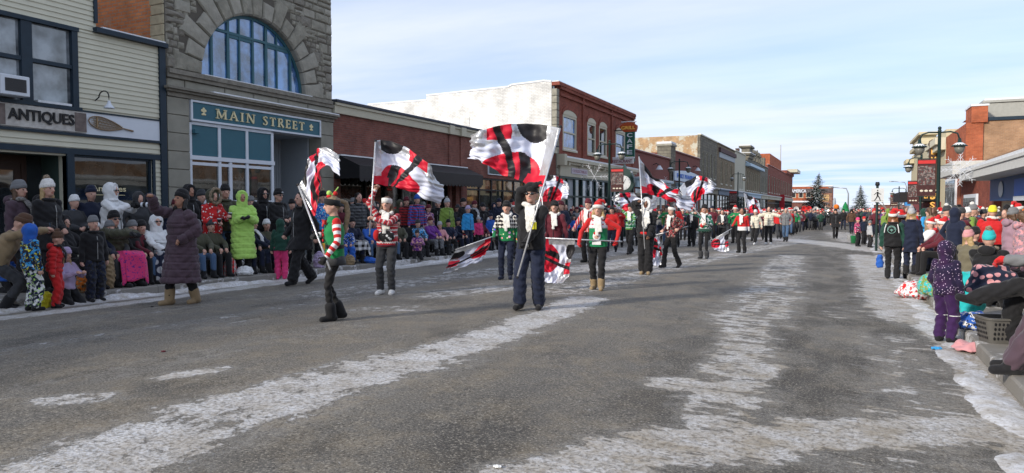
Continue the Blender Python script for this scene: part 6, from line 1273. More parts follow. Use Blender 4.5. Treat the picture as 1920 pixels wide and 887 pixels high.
# tall marcher in black
inf, d = perf('tall marcher in black jacket and sunglasses with white scarf, arm before the face', (996, 579), 350, -14, hands={'hr': (1008, 346, -.10), 'hl': (976, 474, -.36)}, top=('jacket', 'black', None), pants=('navy', 'snow'), shoes='black', hat=('beanie', 'black'), scarf='white_knit', gloves='black', glasses=True, q=.0105, fl=(-.12, .02, .08), fr=(.12, .20, .10), er=(1, .25, .1), el=(-1, .1, -.8), build_=1.0, belly=.02, group=COLG)
mq = MB(); c_ = inf['T'](-.10, .25, 1.20); mq.box(c_[0]-.035, c_[0]+.035, c_[1]-.005, c_[1]+.01, c_[2]-.05, c_[2]+.05); loc_build(mq, 'badge', cm('yellow'), inf['root'])
make_flag('largest flag, silver white red and black, on a slanting pole above the marcher in black', ((1051, 238, -.1), (970, 520, -.42)), [[(1048, 240, -.1), (1034, 296, -.15), (1019, 350, -.2)], [(985, 232, .2), (984, 292, .15), (966, 337, 0)], [(925, 238, .0), (925, 285, .0), (918, 312, .0)], [(884, 256, .2), (880, 278, .2), (876, 297, .2)]], d, ripple=.035, nrip=2.6, seed=3)
# green sweater girl
inf, d = perf('girl in green holiday sweater with patterned yoke and black beanie', (950, 523), 381, -10, hands={'hr': (926, 446, -.15)}, tmat=cloth('holiday_green_knit', (.012, .17, .06), 'fair', (.62, .60, .55), (.02, .015, .018), scale=.93), top=('sweater', 'green', None), pants=('navy', 'straight'), shoes='navy', hat=('beanie', 'black'), scarf='white_knit', gloves='black', q=.012, fl=(-.09, .03, .08), fr=(.10, .10, .08), group=COLG, build_=1.05)
make_flag('flag dipped low to the road on the left of the green sweater girl', ((852, 469, -.1), (934, 440, -.1)), [[(920, 446, -.1), (890, 457, -.1), (854, 469, -.1)], [(916, 465, 0), (884, 482, .05), (842, 492, 0)], [(900, 490, .1), (868, 500, 0), (829, 514, .1)]], d, ripple=.03, nrip=1.8, seed=4, flip=True)
# maroon with white scarf
inf, d = perf('marcher in maroon jacket with long white scarf behind the tall marcher', (1040, 515), 380, -15, hands={'hr': (1022, 452, -.1), 'hl': (1062, 447, -.2)}, top=('jacket', 'maroon', None), pants=('black', 'straight'), hat=('beanie', 'black'), hair=('brown', 'short'), scarf='white_knit', gloves='maroon', q=.013, group=COLG)
make_flag('small flag just right of the tall marcher, half hidden behind the large one', ((1012, 326, 0), (1024, 456, -.1)), [[(1013, 328, 0), (1012, 352, 0), (1011, 378, 0)], [(1042, 330, .1), (1043, 352, .1), (1040, 377, .1)], [(1069, 350, 0), (1068, 360, 0), (1062, 372, 0)]], d, ripple=.04, nrip=1.7, seed=5)
# santa hat girl with horizontal pole
inf, d = perf('girl in santa hat and green and white sweater holding a pole level with both hands', (1121, 543), 383, -12, hands={'hr': (1086, 454, -.15), 'hl': (1156, 452, -.12)}, tmat=cloth('santa_front_knit', (.012, .20, .08), 'santafront', (.62, .62, .66), (.50, .06, .07), scale=.95), sleeve=cm('red'), top=('sweater', 'green', None), pants=('black', 'straight'), shoes='tan', hat=('santa', 'red', -1), hair=('blonde', 'short'), scarf='white_knit', gloves='red', q=.0115, fl=(-.09, .10, .08), fr=(.09, -.04, .08), group=COLG, el=(-1, -.3, -.3), er=(1, -.3, -.3), build_=1.08)
r = inf['root']; T = inf['T']; loc_build(MB().box(T(-.09, 0, 0)[0], T(.09, 0, 0)[0], T(0, .14, 1)[1], T(0, .158, 1)[1], T(0, 0, .93)[2], T(0, 0, 1.0)[2]), 'cloth_patch', cm('white'), r)
loc_build(MB().ball(tuple(T(0, .14, 1.10)), (.075, .02, .085), 12, 8).ball(tuple(T(-.0, .155, 1.09)), (.045, .015, .04), 12, 8, 1).ball(tuple(T(0, .15, 1.16)), (.06, .02, .035), 10, 6, 2), 'knit_face', [cm('white'), SK['p'], cm('red')], r, smooth=True)
make_flag('flag hanging down from a level pole between the tall marcher and the santa hat girl', ((1012, 446, -.1), (1168, 453, -.15)), [[(1078, 449, -.12), (1048, 448, -.1), (1016, 447, -.1)], [(1072, 492, .0), (1046, 494, .1), (1018, 490, 0)], [(1056, 531, 0), (1038, 534, 0), (1018, 526, 0)]], d, ripple=.035, nrip=1.5, seed=6)
# red and white jacket
inf, d = perf('marcher in red and white checked jacket and maroon toque reaching left', (1103, 492), 376, -35, hands={'hr': (1072, 436, -.1)}, top=('jacket', 'red', ('plaid', 'white', 'red')), pants=('black', 'straight'), hat=('beanie', 'maroon'), scarf='white_knit', q=.014, group=COLG)
# green nordic walker
inf, d = perf('girl in green and lime banded sweater raising a flag behind the others', (1182, 477), 384, -30, hands={'hr': (1158, 382, 0), 'hl': (1176, 414, -.2)}, tmat=cloth('green_nordic_knit', (.012, .16, .07), 'nordic', (.45, .60, .50), (.30, .55, .05)), top=('sweater', 'green', None), pants=('black', 'straight'), hat=('beanie', 'black'), scarf='white_knit', gloves='black', pose='walk', q=.014, group=COLG)
make_flag('flag flying between the street clock and the raised arm of the girl in black', ((1236, 362, .3), (1178, 425, -.2)), [[(1234, 366, .3), (1233, 380, .3), (1230, 396, .3)], [(1200, 362, .2), (1198, 384, .2), (1196, 405, .2)], [(1166, 362, .1), (1168, 380, .1), (1174, 398, .1)], [(1148, 370, 0), (1153, 382, 0), (1158, 392, 0)]], d, ripple=.06, nrip=1.9, seed=7)
# girl in black with raised arm
inf, d = perf('girl in black quilted jacket and wide trousers with a white hood and one arm raised', (1211, 514), 374, -8, hands={'hr': (1198, 378, -.05), 'hl': (1213, 462, -.3)}, top=('puffer', 'black', None), pants=('black', 'wide'), shoes='tan', hood=('white',), scarf='white_knit', skin='b', q=.0115, fl=(-.06, .04, .08), fr=(.07, .0, .08), er=(.3, -.1, 1), group=COLG)
r = inf['root']; T = inf['T']; pk = Pr(); pk.ball(T(.0, .155, 1.22), (.085*inf['k'], .04, .16)); queue(pk, 'sweater_front', cloth('green_white_front', PAL['white'], 'band', PAL['green'], scale=1.02), r, .012); pk = Pr(); pk.ball(T(0, .13, .97), (.13, .06, .05)); queue(pk, 'red_hem', cm('red'), r, .012)
make_flag('long flag trailing right across the pharmacy front from an upright pole', ((1198, 292, 0), (1209, 468, -.3)), [[(1199, 296, 0), (1201, 328, 0), (1204, 362, 0)], [(1228, 330, .1), (1230, 350, .15), (1234, 368, .1)], [(1262, 356, -.1), (1262, 368, -.1), (1258, 380, 0)], [(1292, 364, .1), (1294, 378, .1), (1291, 396, .1)]], d, ripple=.06, nrip=2.2, seed=8)
# black nordic
inf, d = perf('girl in black and red snowflake sweater with white headband, walking', (1259, 502), 388, -45, hands={'hr': (1243, 432, -.1), 'hl': (1272, 430, -.2)}, pose='walk2', tmat=cloth('black_nordic_knit', (.02, .015, .018), 'camo', (.28, .03, .04), (.40, .34, .30), scale=.8), top=('sweater', 'black', None), pants=('black', 'straight'), hat=('band', 'white_knit'), hair=('black', 'short'), scarf='white_knit', q=.0125, group=COLG)
make_flag('flag trailing on the road behind the girl in wide black trousers', ((1292, 424, -.1), (1224, 442, 0)), [[(1244, 437, 0), (1234, 439, 0), (1222, 442, 0)], [(1240, 462, .1), (1232, 466, .1), (1222, 470, 0)], [(1246, 498, .1), (1236, 500, .1), (1222, 496, 0)]], d, ripple=.03, nrip=1.4, seed=9)
# green vest
inf, d = perf('girl in green trimmed sweater and small hat lifting a flag to her left shoulder', (1320, 485), 386, -20, hands={'hr': (1303, 399, 0), 'hl': (1324, 420, -.25)}, tmat=cloth('green_front_knit', (.012, .10, .075), 'camo', (.55, .58, .60), (.012, .16, .05), scale=1.6), top=('sweater', 'dkgreen', None), pants=('black', 'tight'), shoes='charcoal', hat=('beanie', 'black'), hair=('ginger', 'short'), scarf='white_knit', q=.0135, group=COLG)
r = inf['root']; T = inf['T']; mq = MB(); vs = []; n = 24
for z, s_ in ((1.0, 1.0), (.92, 1.22), (.91, 1.2), (.99, .96)):
    for j in range(n): t_ = 2*math.pi*j/n; vs.append(tuple(T(.20*s_*math.cos(t_)*(1+.04*math.sin(8*t_)), .16*s_*math.sin(t_), z)))
mq.add(vs, [(i*n+j, i*n+(j+1) % n, ((i+1) % 4)*n+(j+1) % n, ((i+1) % 4)*n+j) for i in range(4) for j in range(n)]); loc_build(mq, 'ruffle', cm('dkgreen'), r, smooth=True); pk = Pr(); pk.ball(T(.03, .15, 1.10), (.06, .04, .07)); queue(pk, 'knit_bauble', cm('red'), r, .012)
make_flag('flag spreading right in front of the pharmacy sign, held by the girl with the ruffle', ((1268, 352, .1), (1335, 430, -.25)), [[(1274, 352, .1), (1284, 374, 0), (1294, 396, 0)], [(1300, 332, .2), (1304, 355, .1), (1303, 384, .1)], [(1322, 332, 0), (1322, 350, 0), (1314, 368, 0)], [(1342, 345, .1), (1338, 354, .1), (1334, 362, .1)]], d, ripple=.06, nrip=1.8, seed=10)
inf, d = perf('girl in red santa sweater with white trim and dark curly hair', (1391, 474), 391, -25, hands={'hr': (1369, 431, -.2), 'hl': (1405, 440, 0)}, tmat=cloth('santa_sweater', PAL['red'], 'band', PAL['white'], scale=.97), top=('sweater', 'red', None), pants=('black', 'straight'), hair=('black', 'curly'), scarf='white_knit', gloves='black', skin='t', q=.0145, fl=(-.12, 0, .08), fr=(.12, 0, .08), group=COLG, build_=1.1)
make_flag('small flag dipped low by the girl in the red santa sweater', ((1334, 451, 0), (1373, 428, -.2)), [[(1366, 433, -.1), (1352, 441, -.1), (1338, 449, 0)], [(1366, 452, 0), (1350, 458, 0), (1333, 460, 0)], [(1367, 470, 0), (1356, 472, 0), (1342, 467, 0)]], d, ripple=.03, nrip=1.3, seed=11)
inf, d = perf('marcher in cream jacket and white toque striding beside the red sweater girl', (1416, 459), 395, -25, hands={'hr': (1409, 423, -.2)}, pose='walk', top=('jacket', 'cream', None), pants=('black', 'straight'), shoes='white', hat=('beanie', 'white'), q=.016, group=COLG)
inf, d = perf('woman in cream quilted vest and sleeves with arms stretched wide', (1441, 458), 388, -10, hands={'hr': (1424, 410, 0), 'hl': (1464, 408, 0)}, top=('puffer', 'cream', None), pants=('black', 'straight'), shoes='white', hair=('black', 'short'), q=.016, el=(-1, 0, -.3), er=(1, 0, -.3), group=COLG)
make_flag('far flag standing over the band beside the cream jackets', ((1395, 361, .5), (1404, 428, .5)), [[(1396, 363, .5), (1400, 382, .5), (1405, 399, .5)], [(1412, 370, .6), (1416, 385, .6), (1418, 399, .6)], [(1424, 384, .5), (1428, 391, .5), (1432, 400, .5)]], 36, ripple=.08, nrip=1.7, seed=12)
inf, d = perf('man in dark grey jacket and blue jeans walking at the head of the band', (1473, 453), 391, -8, pose='walk', top=('jacket', 'grey', None), pants=('jeans', 'straight'), hair=('grey', 'short'), q=.016, hl=(-.25, .1, .98), hr=(.25, .1, .98))
inf, d = perf('person in long black coat walking alone up the open lane', (1566, 447), 393, 5, pose='walk2', top=('parka', 'black', None), pants=('black', 'straight'), hat=('beanie', 'black'), q=.018, build_=1.15)
inf, d = perf('man in brown jacket walking away near the right crowd', (1596, 439), 392, 170, pose='walk', top=('jacket', 'brown', None), pants=('navy', 'straight'), hair=('black', 'short'), q=.018)
inf, d = perf('person in black behind the lone walker in the long coat', (1581, 431), 393, 10, pose='walk', top=('jacket', 'black', None), pants=('navy', 'straight'), hat=('beanie', 'black'), q=.02)
inf, d = perf('marcher in black jacket and white scarf behind the snowflake sweater girl', (1297, 462), 392, -20, top=('jacket', 'black', None), pants=('black', 'straight'), scarf='white_knit', hair=('black', 'short'), q=.016)
inf, d = perf('marcher in black jacket and white scarf between ruffle girl and red santa sweater', (1354, 460), 394, -10, top=('jacket', 'charcoal', None), pants=('black', 'straight'), scarf='white_knit', hair=('black', 'short'), q=.016, hl=(-.1, .25, 1.1), hr=(.1, .25, 1.1))
# ------------------------------------------------------------------ spectators near the left kerb
def S(label, px, X, ptop, deg, H=None, **kw):
    loc = at_x(px, X); h = H or min(1.92, max(.85, hgt(loc, px, ptop))); return person(label, loc, face(loc, deg), h, **kw)
def SF(label, foot, ptop, deg, H=None, **kw):
    loc = at_foot(*foot); h = H or min(1.92, max(.8, hgt(loc, foot[0], ptop))); return person(label, loc, face(loc, deg), h, **kw)
g_ = 'spectators on the left kerb'
Q1 = .0135; Q2 = .0165
i_ = SF('man in tan jacket and brown toque crouching forward to take a phone photo', (8, 566), 392, 80, H=1.72, pose=dict(ph=.72, py=-.1, lean=.5, hl=(-.1, .55, 1.22), hr=(.12, .58, 1.24), kl=(-.1, 1, .3), kr=(.1, 1, .3)), top=('jacket', 'tan', None), pants=('charcoal', 'straight'), hat=('logo', 'brown'), glasses=True, q=Q1, group=g_)
ph = thing('phone', 'dark phone held out in the hands of the man in the tan jacket', 'phone', tuple(world(i_, (i_['hl']+i_['hr'])/2+np.array([0, .07, .08]))), i_['root'].rotation_euler[2]); MB().box(-.075, .075, -.005, .005, -.04, .04).build('case', BLACK, ph, local=True, bevel=.003); MB().box(-.068, .068, -.008, -.0052, -.034, .034).build('screen', mat('phone_screen', (.15, .3, .5), .1), ph, local=True)
S('woman with grey toque in a grey coat with fur edged hood at the left end', 36, -12.6, 344, 60, top=('parka', 'plum', None), pants=('black', 'straight'), hat=('beanie', 'grey'), hair=('brown', 'short'), hood=None, scarf='grey_fur', q=Q1, group=g_)
S('blonde woman in black parka and white toque with a brown pompom', 90, -12.2, 342, 45, top=('parka', 'black', None), pants=('black', 'straight'), hat=('pom', 'white_knit', 'f'), hair=('blonde', 'long'), q=Q1, group=g_, hl=(-.1, .2, 1.0), hr=(.1, .2, 1.0))
SF('child in navy snowsuit splashed with blue and yellow standing before the phone photographer', (60, 568), 425, 120, top=('jacket', 'navy', ('camo', 'sky', 'yellow')), pmat=cm('navy', 'camo', 'white', 'lime'), pants=('navy', 'snow'), hood=('blue',), q=Q1, group=g_)
SF('toddler with a bright blue coat sitting low at the left frame edge', (20, 548), 455, 60, H=1.0, pose='kneel', top=('puffer', 'blue', None), pants=('black', 'snow'), hat=('beanie', 'pink'), q=Q1, group=g_)
SF('small child in red snowsuit and brown pompom toque facing the road', (103, 563), 440, 75, top=('puffer', 'red', None), pants=('red', 'snow'), hat=('pom', 'brown'), scarf='black', q=Q1, group=g_, lean=.1)
SF('girl in lilac toque and pale lilac jacket kneeling beside the red snowsuit', (133, 556), 458, 45, H=1.28, pose='kneel', top=('jacket', 'lilac', None), pants=('black', 'snow'), hat=('beanie', 'lilac'), hair=('blonde', 'long'), q=Q1, group=g_)
SF('boy in black jacket and grey camouflage toque standing on the snow line', (177, 551), 410, 30, top=('jacket', 'black', None), pmat=cm('navy', 'camo', 'black', 'charcoal'), pants=('navy', 'snow'), hat=('beanie', 'camo_grey') if False else ('beanie', 'grey'), q=Q1, group=g_)
S('person in black hood and black coat seated behind the boy in the grey toque', 150, -12.0, 388, 50, H=1.72, pose='sit', top=('parka', 'black', None), pants=('black', 'straight'), hood=('black',), q=Q1, group=g_)
i_ = S('photographer in white hooded parka aiming a camera with a long lens', 210, -13.2, 347, 62, top=('parka', 'white', None), pants=('black', 'straight'), hood=('white',), gloves='black', glasses=True, q=Q1, group=g_, hl=(-.05, .42, 1.36), hr=(.09, .36, 1.36), el=(-1, .1, -.6), er=(1, .1, -.6))
cmr = thing('camera', 'camera with a long white banded lens held by the white hooded photographer', 'camera', tuple(world(i_, (i_['hl']+i_['hr'])/2+np.array([0, .06, .03]))), i_['root'].rotation_euler[2]); MB().box(-.07, .07, -.05, .03, -.045, .05).box(-.03, .03, -.04, .02, .05, .075).build('camera_body', BLACK, cmr, local=True, bevel=.006)
for a, b_, rr, mm in ((.03, .12, .042, BLACK), (.121, .16, .05, WHITE), (.161, .22, .045, BLACK), (.221, .26, .052, WHITE), (.261, .31, .05, BLACK)): MB().tube([(0, a, 0), (0, b_, 0)], rr, 14).build('lens', mm, cmr, local=True, smooth=False)
MEN = S('man seated in olive jacket, black toque and sunglasses with a pink blanket over his knees', 236, -11.9, 390, 35, H=1.80, pose='sit', top=('puffer', 'olive', None), pants=('black', 'straight'), hat=('beanie', 'black'), glasses=True, gloves='black', q=Q1, group=g_, hl=(-.05, .25, .92), hr=(.07, .27, .94), build_=1.15)
WOM = S('woman seated in white hooded puffer and sunglasses behind the polka dot blanket', 308, -11.9, 394, 25, H=1.72, pose='sit', top=('puffer', 'white', None), pants=('black', 'straight'), hood=('white',), glasses=True, gloves='black', q=Q1, group=g_, build_=1.1)
SF('woman in ankle length plum puffer coat and black trapper hat waving by the kerb', (343, 570), 361, -55, top=('long', 'plum', None), pants=('black', 'straight'), shoes='tan', hat=('beanie', 'black'), hair=('black', 'short'), q=.0115, pose='walk2', fl=(-.1, -.16, .08), fr=(.1, .16, .08), ftl=0, hl=(-.2, .15, 1.02), hr=(.10, .42, 1.66), er=(.8, .6, -.5), head=(0, -12), build_=1.1, skin='t', group=None)
S('man in black hood standing behind the waving woman in the plum coat', 356, -13.0, 338, 30, top=('jacket', 'black', None), pants=('black', 'straight'), hood=('black',), skin='t', q=Q2, group=g_)
i_ = S('woman in red fleece with white pattern and fur hood holding two cups', 399, -12.4, 358, 40, top=('jacket', 'red', ('dots', 'white')), pants=('black', 'straight'), hood=('olive', 'f'), q=Q1, group=g_, hl=(-.12, .34, 1.22), hr=(.12, .30, 1.10))
for hh, lb in (('hl', 'higher'), ('hr', 'lower')): ct = thing('coffee_cup', lb+' dark takeaway cup with a white lid in the hands of the red fleece woman', 'cup', tuple(world(i_, i_[hh]+np.array([0, .04, .0]))), 0); MB().lathe((0, 0, -.05), [(.03, 0), (.04, .12)], 14).build('cup', cm('black'), ct, local=True); MB().lathe((0, 0, .071), [(.043, 0), (.04, .015)], 14).build('lid', WHITE, ct, local=True)
S('man in olive jacket and black toque beside the red fleece woman', 423, -12.5, 344, 20, top=('jacket', 'olive', None), pants=('jeans', 'straight'), hat=('beanie', 'black'), q=Q1, group=g_)
S('woman in long lime green puffer coat with hood up and black mittens', 455, -11.95, 361, 8, top=('long', 'lime', None), pants=('black', 'straight'), hood=('lime',), gloves='black', skin='t', q=.0115, group=g_, hl=(-.10, .30, 1.22), hr=(.06, .27, 1.20), fl=(-.09, 0, .08), fr=(.09, 0, .08))
S('tall man in black hood and sunglasses right of the lime coat', 494, -12.8, 355, 30, top=('jacket', 'black', None), pants=('black', 'straight'), hood=('black',), glasses=True, q=Q2, group=g_)
S('man in black jacket and marked black toque looking right', 522, -12.3, 358, 45, top=('jacket', 'black', None), pants=('black', 'straight'), hat=('logo', 'black'), glasses=True, q=Q2, group=g_, hl=(-.1, .25, 1.12), hr=(.08, .27, 1.10))
S('seated person in white toque wrapped in a white scarf over navy clothes', 497, -11.9, 408, 60, H=1.6, pose='sit', top=('parka', 'navy', None), pants=('navy', 'straight'), hat=('beanie', 'white_knit'), scarf='white', q=Q2, group=g_)
SF('small child seen from behind in dark green hooded coat and pink snow pants', (527, 513), 414, 170, top=('jacket', 'dkgreen', None), pants=('pink', 'snow'), shoes='pink', hood=('dkgreen',), q=Q1, group=g_)
SF('woman in quilted black long coat and black trousers walking left', (567, 534), 362, -60, pose='walk', top=('parka', 'black', None), pants=('black', 'wide'), hair=('black', 'long'), q=.0125, group=None)
S('person in blue tie dye jacket and black toque behind the elf girl', 606, -12.2, 362, 30, top=('jacket', 'blue', ('camo', 'sky', 'white')), pants=('black', 'straight'), hat=('pom', 'black', 'f'), q=Q2, group=g_)
S('person in dark coat squeezed between the walking woman and the blue tie dye jacket', 586, -12.8, 372, 10, top=('jacket', 'charcoal', None), pants=('black', 'straight'), hat=('beanie', 'navy'), q=Q2, group=g_)
S('man in black and grey plaid jacket standing under the awning', 672, -13.0, 362, 40, top=('jacket', 'charcoal', ('plaid', 'black', 'grey')), pants=('charcoal', 'straight'), hair=('black', 'short'), q=Q2, group=g_)
S('person in charcoal coat and red toque under the awning behind the flag pole', 696, -13.0, 370, 15, top=('jacket', 'charcoal', None), pants=('black', 'straight'), hat=('beanie', 'red'), hair=('grey', 'short'), q=Q2, group=g_)
S('seated spectator under the black and white buffalo check blanket', 668, -12.0, 418, 20, H=1.6, pose='sit', top=('jacket', 'navy', None), pants=('navy', 'straight'), hat=('beanie', 'black'), q=Q2, group=g_)
S('seated child in blue and white jacket just right of the elf girl', 652, -11.9, 425, 10, H=1.4, pose='sit', top=('jacket', 'blue', ('camo', 'navy', 'white')), pants=('blue', 'snow'), hat=('beanie', 'navy'), q=Q2, group=g_)
for a in (('person in blue toque holding a purple child under the awning', 782, -13.2, 368, 20, 'blue', ('plaid', 'navy', 'red'), ('beanie', 'blue'), None),
          ('child in patterned purple jacket lifted high under the awning', 803, -13.0, 374, 40, 'purple', ('camo', 'rose', 'white'), ('beanie', 'maroon'), 1.6),
          ('person in maroon plaid jacket at the back under the awning', 762, -13.6, 372, 30, 'maroon', ('plaid', 'black', 'red'), ('beanie', 'maroon'), None),
          ('dark clothed person standing left of the green jacket child', 822, -13.2, 376, -10, 'black', None, ('beanie', 'charcoal'), None),
          ('child in leaf green jacket and grey pompom toque', 838, -12.3, 375, 35, 'moss', None, ('pom', 'ltgrey', 'g'), None),
          ('dark clothed person right behind the green jacket child', 858, -13.4, 386, 20, 'charcoal', None, ('beanie', 'charcoal'), None),
          ('child in bright blue jacket and lilac toque at the kerb', 877, -11.9, 388, 40, 'sky', None, ('beanie', 'lilac'), None),
          ('small child in pink puffer and grey pompom toque', 897, -12.0, 409, 30, 'pink', None, ('pom', 'ltgrey', 'w'), None),
          ('adult in black hood behind the bright blue jacket child', 868, -13.0, 374, 60, 'black', None, ('beanie', 'black'), None),
          ('woman in maroon toque with grey scarf by the warm lit windows', 889, -12.9, 379, 50, 'black', None, ('beanie', 'maroon'), None),
          ('adult in black coat behind the pink puffer child', 906, -12.6, 384, 10, 'black', None, ('beanie', 'black'), None),
          ('person in blue vest low by the green holiday sweater girl', 920, -12.0, 400, 30, 'blue', None, ('beanie', 'navy'), 1.3),
          ('tall person in navy hood near the brick building windows', 935, -13.2, 371, 40, 'navy', None, ('beanie', 'navy'), None),
          ('tall person in black hood left of the tall marcher', 959, -13.2, 372, 20, 'charcoal', None, ('beanie', 'black'), None)):
    S(a[0], a[1], a[2], a[3], a[4], H=a[8], top=('jacket', a[5], a[6]), pants=('jeans' if a[5] == 'moss' else 'navy' if a[5] in ('sky', 'blue') else 'black', 'straight'), hat=a[7], scarf='ltgrey' if 'grey scarf' in a[0] else None, q=Q2 if a[8] != 1.3 else .018, group=g_)
for a in (('seated child in blue and white tie dye jacket under the awning', 792, -11.9, 398, 30, 'sky', ('camo', 'navy', 'white'), 'charcoal', 1.5), ('child in purple patterned coat seated on the kerb by black backpacks', 783, -11.55, 430, 10, 'purple', ('camo', 'rose', 'black'), 'charcoal', 1.2),
          ('seated woman in purple jacket and maroon toque with grey trousers', 818, -11.9, 402, 40, 'purple', None, 'maroon', 1.62), ('seated girl in rose jacket and pale toque beside the purple jacket woman', 832, -11.8, 412, 30, 'rose', None, 'ltgrey', 1.4), ('seated person in navy and maroon coat near the red folding chair', 846, -11.9, 418, 20, 'navy', None, 'black', 1.5)):
    S(a[0], a[1], a[2], a[3], a[4], H=a[8], pose='sit' if a[8] > 1.3 else 'kneel', top=('jacket', a[5], a[6]), pants=('grey' if 'grey trousers' in a[0] else 'black', 'straight'), hat=('beanie', a[7]), q=Q2, group=g_)
# ------------------------------------------------------------------ chairs, blankets, bags
def camp_chair(label, loc, rz, col='navy'):
    t = thing('camp_chair', label, 'chair', loc, rz, 'folding camp chairs at the kerb'); fm = MB(); m = cm(col)
    for sx in (-1, 1):
        fm.tube([(sx*.27, .22, .02), (sx*.27, -.25, .42)], .011, 6); fm.tube([(sx*.27, -.25, .02), (sx*.27, .22, .42)], .011, 6); fm.tube([(sx*.27, -.25, .02), (sx*.27, -.30, .90)], .011, 6); fm.tube([(sx*.27, .22, .40), (sx*.27, .22, .62)], .010, 6)
        MB().box(sx*.27-.03, sx*.27+.03, -.27, .24, .62, .635).build('armrest', m, t, local=True)
    fm.tube([(-.27, .22, .02), (.27, -.25, .40)], .009, 6); fm.tube([(.27, .22, .02), (-.27, -.25, .40)], .009, 6); fm.build('frame', BLACK, t, local=True)
    mb = MB(); n = 8; vs = [(x, y, .42-.05*(1-(x/.27)**2)*(1-((y+.02)/.26)**2)) for y in np.linspace(-.25, .22, n) for x in np.linspace(-.27, .27, n)]; mb.add(vs, [(i*n+j, i*n+j+1, (i+1)*n+j+1, (i+1)*n+j) for i in range(n-1) for j in range(n-1)]); o = mb.build('seat', m, t, local=True, smooth=True); q = o.modifiers.new('s', 'SOLIDIFY'); q.thickness = .01
    mb = MB(); vs = [(x, -.26-.04*z/.9-.04*(1-(x/.27)**2), z) for z in np.linspace(.44, .90, n) for x in np.linspace(-.27, .27, n)]; mb.add(vs, [(i*n+j, i*n+j+1, (i+1)*n+j+1, (i+1)*n+j) for i in range(n-1) for j in range(n-1)]); o = mb.build('backrest', m, t, local=True, smooth=True); q = o.modifiers.new('s', 'SOLIDIFY'); q.thickness = .01
    return t
def sit_off(i, dy=-.30):
    r = i['root']; p = world(i, np.array([0, dy, 0])*i['k']); return (p[0], p[1], gz(p[0], p[1]))
camp_chair('black folding chair under the man with the pink blanket', sit_off(MEN), MEN['root'].rotation_euler[2], 'black'); camp_chair('navy folding chair under the woman in the white puffer', sit_off(WOM), WOM['root'].rotation_euler[2])
for px, X, dg, lb, cc in ((150, -12.0, 50, 'black folding chair beneath the black hooded sitter', 'black'), (430, -11.9, 20, 'empty black folding chair between the plum coat and the lime coat', 'black'), (497, -12.0, 60, 'black folding chair under the sitter in the white scarf', 'black'), (668, -12.05, 20, 'navy folding chair under the buffalo check blanket', 'navy'), (818, -12.0, 40, 'grey folding chair under the purple jacket woman', 'grey'), (858, -12.0, 20, 'red folding chair left of the bright blue jacket child', 'red'), (792, -12.0, 30, 'black folding chair under the blue and white tie dye child', 'black')):
    l = at_x(px, X); rz = face(l, dg); l = (l[0]+.3*math.sin(rz), l[1]-.3*math.cos(rz)*1, l[2]); camp_chair(lb, (l[0], l[1], gz(l[0], l[1])), rz, cc)
def lap_blanket(label, inf, m, wid=.5, drop=.52, hem=None):
    k = inf['k']; r = inf['root']; t = thing('blanket', label, 'blanket', tuple(r.location), r.rotation_euler[2]); nu, nv = 28, 22; vs = []; kz = max(inf['kl'][2], inf['kr'][2])+.10; ky = max(inf['kl'][1], inf['kr'][1])+.05
    rs = np.random.RandomState(2)
    for i in range(nv+1):
        s_ = i/nv*(.42+drop)
        for j in range(nu+1):
            x = (j/nu-.5)*wid*1.25; 
            if s_ < .42: y, z = ky-.42+s_, kz+.02-.03*(1-s_/.42)
            else: y, z = ky+.06+.04*math.sin(9*x+2)+.03*(s_-.42), kz-(s_-.42)
            ed = max(0, abs(x)-wid*.42); z2 = z-ed*1.6-(.02*math.sin(14*x+i*.3)); vs.append((x*(1 if ed == 0 else .88), y+.02*math.sin(11*x+i*.25), max(z2, .04)))
    mb = MB(); mb.add(vs, [(i*(nu+1)+j, i*(nu+1)+j+1, (i+1)*(nu+1)+j+1, (i+1)*(nu+1)+j) for i in range(nv) for j in range(nu)]); o = mb.build('cloth', m, t, local=True, smooth=True); q = o.modifiers.new('s', 'SOLIDIFY'); q.thickness = .015
    return t
lap_blanket('hot pink fleece blanket over the knees of the man in the olive jacket', MEN, cm('pink', 'camo', 'pink', 'purple'), .46, .50); lap_blanket('navy blanket with big pale blue dots over the white puffer woman', WOM, cm('navy', 'bigdots', 'ltgrey'), .50, .46)
l = at_x(668, -12.0); lap_blanket('black and white buffalo check blanket at the kerb behind the nordic girl', dict(k=1, root=type('o', (), dict(location=Vector(l), rotation_euler=(0, 0, face(l, 20))))(), kl=np.array([0, .15, .50]), kr=np.array([0, .15, .50])), cm('black', 'plaid', 'white', 'white', scale=1.6), .6, .25)
def backpack(label, loc, rz, col, s=1.0):
    t = thing('backpack', label, 'backpack', loc, rz); p = Pr(); p.loft([((0, 0, .02), .16*s, .09*s), ((0, .01, .15*s), .18*s, .13*s), ((0, 0, .32*s), .15*s, .10*s), ((0, 0, .42*s), .08*s, .06*s)], sq=2.8); queue(p, 'bag_body', cm(col), t, .012, 3, .005); p = Pr(); p.loft([((0, .12*s, .06), .11*s, .05*s), ((0, .12*s, .2*s), .10*s, .05*s)], sq=3); queue(p, 'pocket', cm(col), t, .012, 3, .003); MB().tube([(-.04, -.02, .40*s), (-.02, -.02, .47*s), (.02, -.02, .47*s), (.04, -.02, .40*s)], .01, 6).build('handle', BLACK, t, local=True)
for px, py, lb, c, s in ((766, 489, 'black backpack standing at the kerb below the purple coated child', 'black', 1.1), (790, 487, 'charcoal backpack slumped on the kerb right of the black one', 'charcoal', 1.0), (413, 500, 'small black bag beside the lime coat woman', 'black', .8)):
    q = ong(px, py); backpack(lb, (q[0], q[1], q[2]), face(q, 20), c, s)
